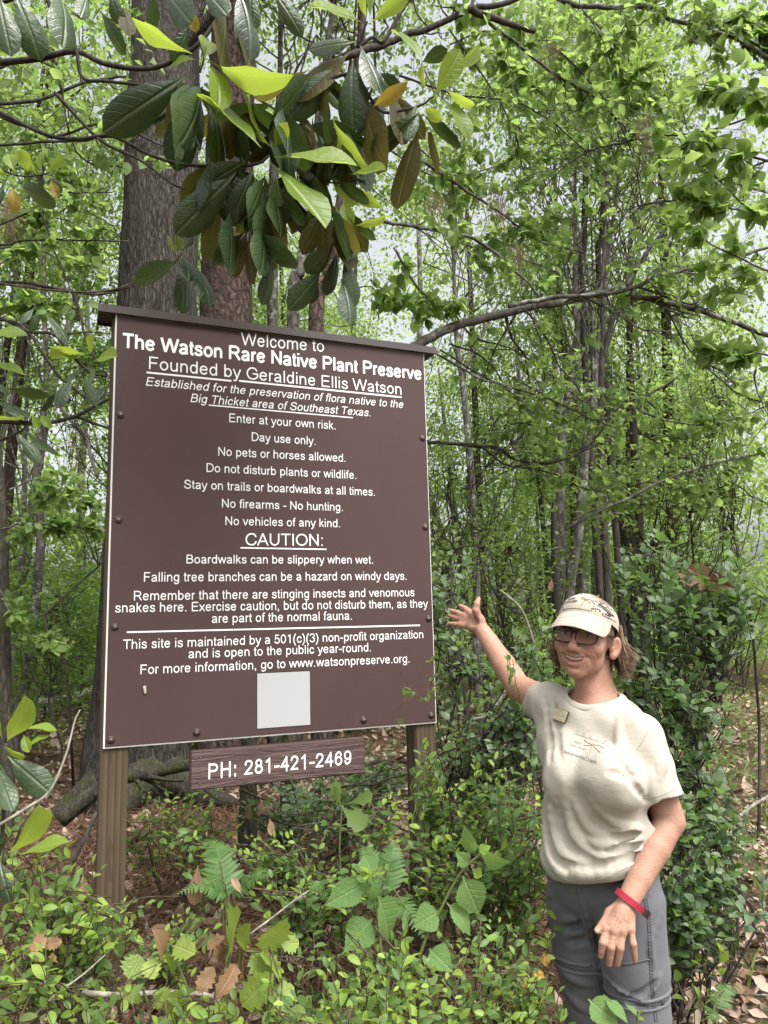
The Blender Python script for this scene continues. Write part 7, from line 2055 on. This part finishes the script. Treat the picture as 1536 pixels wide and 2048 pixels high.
def fern(label, base, fronds, seed):
    R = np.random.default_rng(seed)
    root = thing('bracken_fern', label, 'fern', base)
    for (b, t, wd, Yb, Yt) in fronds:
        A, B = at(*b, Yb), at(*t, Yt); L = np.linalg.norm(B - A)
        mid = (A + B) / 2 + np.array([0, 0, .05 * L / .3])
        P = catmull([np.array([base[0], base[1], base[2] - .02]), A, mid, B], 8)
        part('stalk', Geo().tube(P, np.linspace(.0025, .0007, len(P)), 5), G_STEM, root)
        F = catmull([A, mid, B], 16)
        n = len(F)
        up = nrm(np.array([0, -.5, .86]))
        for i in range(1, n - 1):
            t_ = nrm(F[min(i + 1, n - 1)] - F[i - 1]); sd = nrm(np.cross(t_, up)); s = i / n
            ln = wd * (1 - s) ** .8 * min(1, s * 5 + .35)
            if i % 2: continue
            for sgn_ in (-1, 1):
                d = nrm(sd * sgn_ + t_ * .45); nn = nrm(np.cross(sd, t_)); nn = nn if nn[2] > 0 else -nn
                V, Q = leaf_template([(0, .05), (.12, .13), (.5, .105), (.85, .05), (1, 0)], 22, .15, .18, 1, teeth=.42, seed=i)
                g = Geo().add(*scatter(V, Q, F[i][None], frames(d[None] + R.normal(0, .05, 3), nn[None] + R.normal(0, .12, (1, 3))), [ln], [1.15]))
                part('pinna', g, M_FERN, root)
    return root


fern('bracken fern with triangular feathery fronds growing below the phone plank', at_ground(450, 1830, 2.4), [((452, 1800), (425, 1678), .085, 2.35, 2.45), ((455, 1790), (350, 1790), .055, 2.35, 2.25), ((470, 1790), (545, 1752), .05, 2.35, 2.3)], 61)
fern('bracken fern half hidden behind the toothed leaf plants', at_ground(780, 1800, 2.5), [((770, 1790), (720, 1690), .07, 2.4, 2.5), ((775, 1790), (790, 1680), .07, 2.4, 2.5), ((780, 1800), (850, 1880), .06, 2.3, 2.2), ((760, 1800), (690, 1800), .06, 2.35, 2.3)], 62)
fern('small bracken frond on the litter in the lower right', at_ground(1440, 2000, 2.6), [((1430, 2020), (1480, 1975), .05, 2.55, 2.65), ((1435, 2030), (1420, 2048), .05, 2.5, 2.4)], 63)

# ------------------------------------------------------------------ wood on the ground, sticks, single things
def stick(label, pts, Y0, Y1, r0, r1, bark, name='stick', cat='stick', twigs=0, seed=0, group=None, sides=7):
    P = px_path(pts, Y0, Y1)
    W = catmull(P, 5); R = np.random.default_rng(seed)
    root = thing(name, label, cat, P[0], group)
    part('wood', Geo().tube(W, np.linspace(r0, r1, len(W)), sides), bark, root)
    if twigs:
        g = Geo(); twig_tree(g, None, W, r0, R, 1, twigs, None, .6); part('twigs', g, bark, root, kind='stuff')
    return root


stick('thick rough fallen limb lying behind the sign posts from the oak roots to the plank', [(120, 1640), (170, 1600), (230, 1560), (300, 1545), (385, 1528), (470, 1515)], 4.3, 4.5, .046, .030, B_ROOT, 'fallen_limb', 'fallen limb', 3, 1, sides=14)
stick('thin pale bare stem rising across the magnolia seedling at the left edge', [(-10, 1655), (50, 1618), (98, 1584), (128, 1520), (140, 1480), (150, 1440), (160, 1420)], 1.95, 2.1, .004, .002, B_PALE)
stick('grey stick leaning on the litter just left of the left post', [(146, 1724), (162, 1690), (180, 1655), (194, 1625)], 2.9, 3.0, .010, .007, B_GREY)
stick('white weathered stick lying in the lower left undergrowth', [(22, 1944), (70, 1925), (112, 1908), (154, 1898)], 2.0, 2.05, .008, .006, B_PALE)
stick('long white peeled twig lying across the bottom left', [(60, 2040), (110, 1990), (165, 1950), (210, 1910)], 1.75, 1.9, .003, .0018, B_PALE)
stick('white broken branch lying level in front of the left post', [(165, 1986), (240, 1990), (330, 1985), (400, 1988), (432, 1996)], 1.9, 1.9, .007, .005, B_PALE, twigs=2, seed=4)
stick('pale twig slanting up toward the beautyberry leaves', [(500, 1868), (545, 1835), (590, 1800), (620, 1780)], 2.1, 2.2, .003, .002, B_PALE, twigs=3, seed=5)
stick('thin dark twig beside the path on the right', [(1330, 1930), (1400, 1940), (1470, 1985), (1536, 1990)], 2.7, 2.9, .005, .003, B_GREY, twigs=3, seed=6)
stick('bleached stick on the leaf litter at the right edge', [(1470, 1640), (1500, 1615), (1540, 1590)], 3.4, 3.6, .008, .006, B_PALE)
stick('heap of dead brush logs on the ground far left beneath the woods', [(10, 1420), (80, 1385), (150, 1370), (205, 1350)], 10, 10.5, .07, .04, B_GREY, 'fallen_limb', 'fallen limb', 8, 7)
stick('fallen pale log further back on the left litter', [(70, 1405), (120, 1400), (170, 1385), (210, 1365)], 9.0, 9.6, .05, .035, B_PALE, 'fallen_limb', 'fallen limb', 4, 8)
stick('bent white dead sapling stem in the bushes above the forearm', [(1000, 1180), (1040, 1215), (1060, 1260), (1072, 1300)], 4.0, 4.0, .007, .006, B_PALE)
stick('pale dead branch in the thicket under the outstretched arm', [(940, 1440), (975, 1430), (1000, 1400), (1010, 1380)], 3.5, 3.6, .008, .006, B_PALE, twigs=2, seed=9)
stick('dark bare stem slanting through the bush under the raised arm', [(925, 1560), (960, 1490), (1000, 1430), (1030, 1400)], 3.2, 3.2, .010, .006, B_DARK, twigs=4, seed=10)
R = np.random.default_rng(31)
for i in range(26):
    x0 = R.uniform(380, 830); y0 = R.uniform(1510, 1700); a = R.normal(0, .5)
    stick('thin dead twig in the dark tangle under the sign', [(x0, y0), (x0 + 60 * math.cos(a), y0 - 60 * math.sin(a) + R.normal(0, 8)), (x0 + 130 * math.cos(a), y0 - 110 * math.sin(a))], R.uniform(3.2, 4.2), R.uniform(3.2, 4.4), .006, .002, (B_BROWN, B_GREY)[i % 2], twigs=4, seed=50 + i, group='dead twigs in the tangle under the sign')
# stumps of thin stems under the plank
for i, (lab, x, Y) in enumerate((('short dark trunk seen in the shade just below the left part of the plank', 490, 4.0), ('second shaded stem under the right part of the plank', 572, 4.4))):
    p = at_ground(x, 1660, Y)
    root = thing('sapling', lab, 'tree trunk', p)
    part('trunk', trunk_tube([p - [0, 0, .1], p + [.02, 0, .5], p + [.0, .05, 1.2], p + [.05, .1, 2.2]], [.055, .04, .035, .03], 14, .1, i, 5), B_ROOT, root)

# the twig that crosses the lower right corner of the board
tg = branch_thing('fine leafy twig crossing in front of the lower right corner of the brown board', [([(905, 1345), (860, 1375), (825, 1395), (800, 1408), (780, 1432), (765, 1442)], 2.2, 1), ([(838, 1388), (815, 1365), (795, 1340)], 1.6, .8), ([(860, 1374), (870, 1345), (868, 1318)], 1.6, .8)], 2.78, 2.74, 0, 40, n=3, depth=1, leafp=.8, size=.028, bark=B_BROWN)

def single_leaf(name, label, cat, b, t, Y, meshes, w=1.0, tilt=(0, 0, .3), v=0, dY=0):
    a, e = at(*b, Y), at(*t, Y + dY); L = np.linalg.norm(e - a)
    n = nrm(nrm(EYE - a) + np.array(tilt))
    Rm = frames(nrm(e - a)[None], n[None])[0] * L; Rm[:, 0] *= w
    o = bpy.data.objects.new(name, meshes[v % len(meshes)][0]); COL.objects.link(o)
    M = Matrix.Identity(4)
    for i in range(3):
        for j in range(3): M[i][j] = Rm[i, j]
        M[i][3] = a[i]
    o.matrix_world = M
    return tag(o, label, cat)


M_RUST = leaf_mat('rust_dead_leaf', (.13, .062, .030), (.17, .085, .042), .6, .1, (.3, .15, .06), rib=(.09, .04, .02), veins=50)
RL = leaf_set('rust_dead_leaf', OBOV, [M_RUST], 9, 1, fold=.25, curl=.15, across=2, wave=.15)
DL = leaf_set('dead_magnolia_leaf', OBOV, [M_DEAD], 9, 2, fold=.25, curl=.15, across=2, wave=.15)
YL = leaf_set('yellow_leaf', OVATE, [M_YEL], 9, 2, fold=.35, curl=.3, across=2, wave=.2)
single_leaf('dead_leaf', 'big rust brown dead leaf caught on top of the bush at the right', 'dead leaf', (1474, 1178), (1358, 1140), 3.08, RL, 1.05)
single_leaf('yellow_leaf', 'orange yellow leaf hanging by the left trouser seam above the other yellow ones', 'dead leaf', (1088, 1906), (1094, 1936), 2.05, YL, 1.2)
single_leaf('yellow_leaf', 'mottled olive yellow leaf lying between the two orange ones', 'dead leaf', (1062, 1945), (1100, 1955), 2.05, YL, .9, v=1)
single_leaf('yellow_leaf', 'lowest orange yellow leaf near the trouser leg', 'dead leaf', (1040, 1960), (1055, 1990), 2.0, YL, 1.1)
single_leaf('dead_leaf', 'tan dead leaf hanging upright below the phone plank', 'dead leaf', (540, 1636), (544, 1672), 2.7, DL, 1.0)
single_leaf('dead_leaf', 'brown dead leaf standing on edge behind the plank end', 'dead leaf', (500, 1608), (496, 1640), 3.4, DL, 1.0)
single_leaf('dead_leaf', 'folded brown dead leaf standing upright just left of the left post', 'dead leaf', (166, 1745), (168, 1805), 2.5, DL, .8)
single_leaf('dead_leaf', 'pale dead leaf resting in the fern fronds', 'dead leaf', (484, 1788), (464, 1755), 2.25, DL, .9)
single_leaf('dead_leaf', 'reddish tan dead leaf hanging below the fern', 'dead leaf', (396, 1730), (388, 1815), 2.3, DL, .9)
single_leaf('dead_leaf', 'brown dead leaf hanging among the trunks left of the cap', 'dead leaf', (1104, 1158), (1100, 1182), 4.0, DL, 1.0)
# curled strip of pale bark on the path
p = at(1452, 1850, 2.85); p[2] = gz(p[0], p[1]) + .03
th = np.linspace(-.3, 2.6, 12); V = []
for k, s in enumerate(np.linspace(-.5, .5, 9)):
    for a in th: V.append(p + np.array([.02 * s + math.cos(a) * .035 * (1 - .5 * abs(s)), s * .10, math.sin(a) * .04 * (1 - .5 * abs(s)) + .03 * (s * s)]))
o = link('bark_strip', make_mesh('bark_strip', np.array(V) - p, [np.array([[i * 12 + j, i * 12 + j + 1, i * 12 + 13 + j, i * 12 + 12 + j] for i in range(8) for j in range(11)])]), B_PALE, None, tuple(p))
o.rotation_euler = (0, 0, .5)
tag(o, 'curled pale strip of bark lying on the litter right of the trousers', 'bark')
# hanging tufts of brown pine needles caught in the twigs
for i, (x, y, ln, Y) in enumerate(((995, 380, 90, 4.2), (1040, 490, 80, 4.4), (1290, 240, 90, 4.0), (872, 390, 60, 3.8), (1100, 80, 60, 4.0), (150, 860, 110, 6.2), (20, 400, 90, 3.6))):
    g = Geo(); R = np.random.default_rng(70 + i); k = Y / FPX
    c = at(x, y, Y)
    for _ in range(46):
        a = c + R.normal(0, 1, 3) * [12 * k, 12 * k, 6 * k]; b = a + np.array([R.normal(0, 10 * k), R.normal(0, 10 * k), -ln * k * R.uniform(.5, 1.2)])
        g.tube([a, (a + b) / 2 + R.normal(0, 4 * k, 3), b], .0010, 3, cap=False)
    lab = ('tuft of brown pine needles hanging in twigs above the right end of the sign', 'tuft of brown needles hanging lower right of the first one', 'brown needle tuft caught in the upper right twigs', 'needle tuft hanging beside the right end of the hanging magnolia', 'needle tuft near the top edge above the canopy', 'shaggy mass of dead needles hanging left of the sign', 'needles draped over the bare branches at the left edge')[i]
    o = link('needle_tuft', make_mesh('needle_tuft', np.vstack(g.V) - c, [np.vstack(f) for f in g.F.values()]), plain('dead_needles', (.16, .10, .06), .9, var=.4, scale=30) if i == 0 else bpy.data.materials['dead_needles'], None, tuple(c))
    tag(o, lab, 'pine needles', 'tufts of dead pine needles caught in the branches', 'stuff')
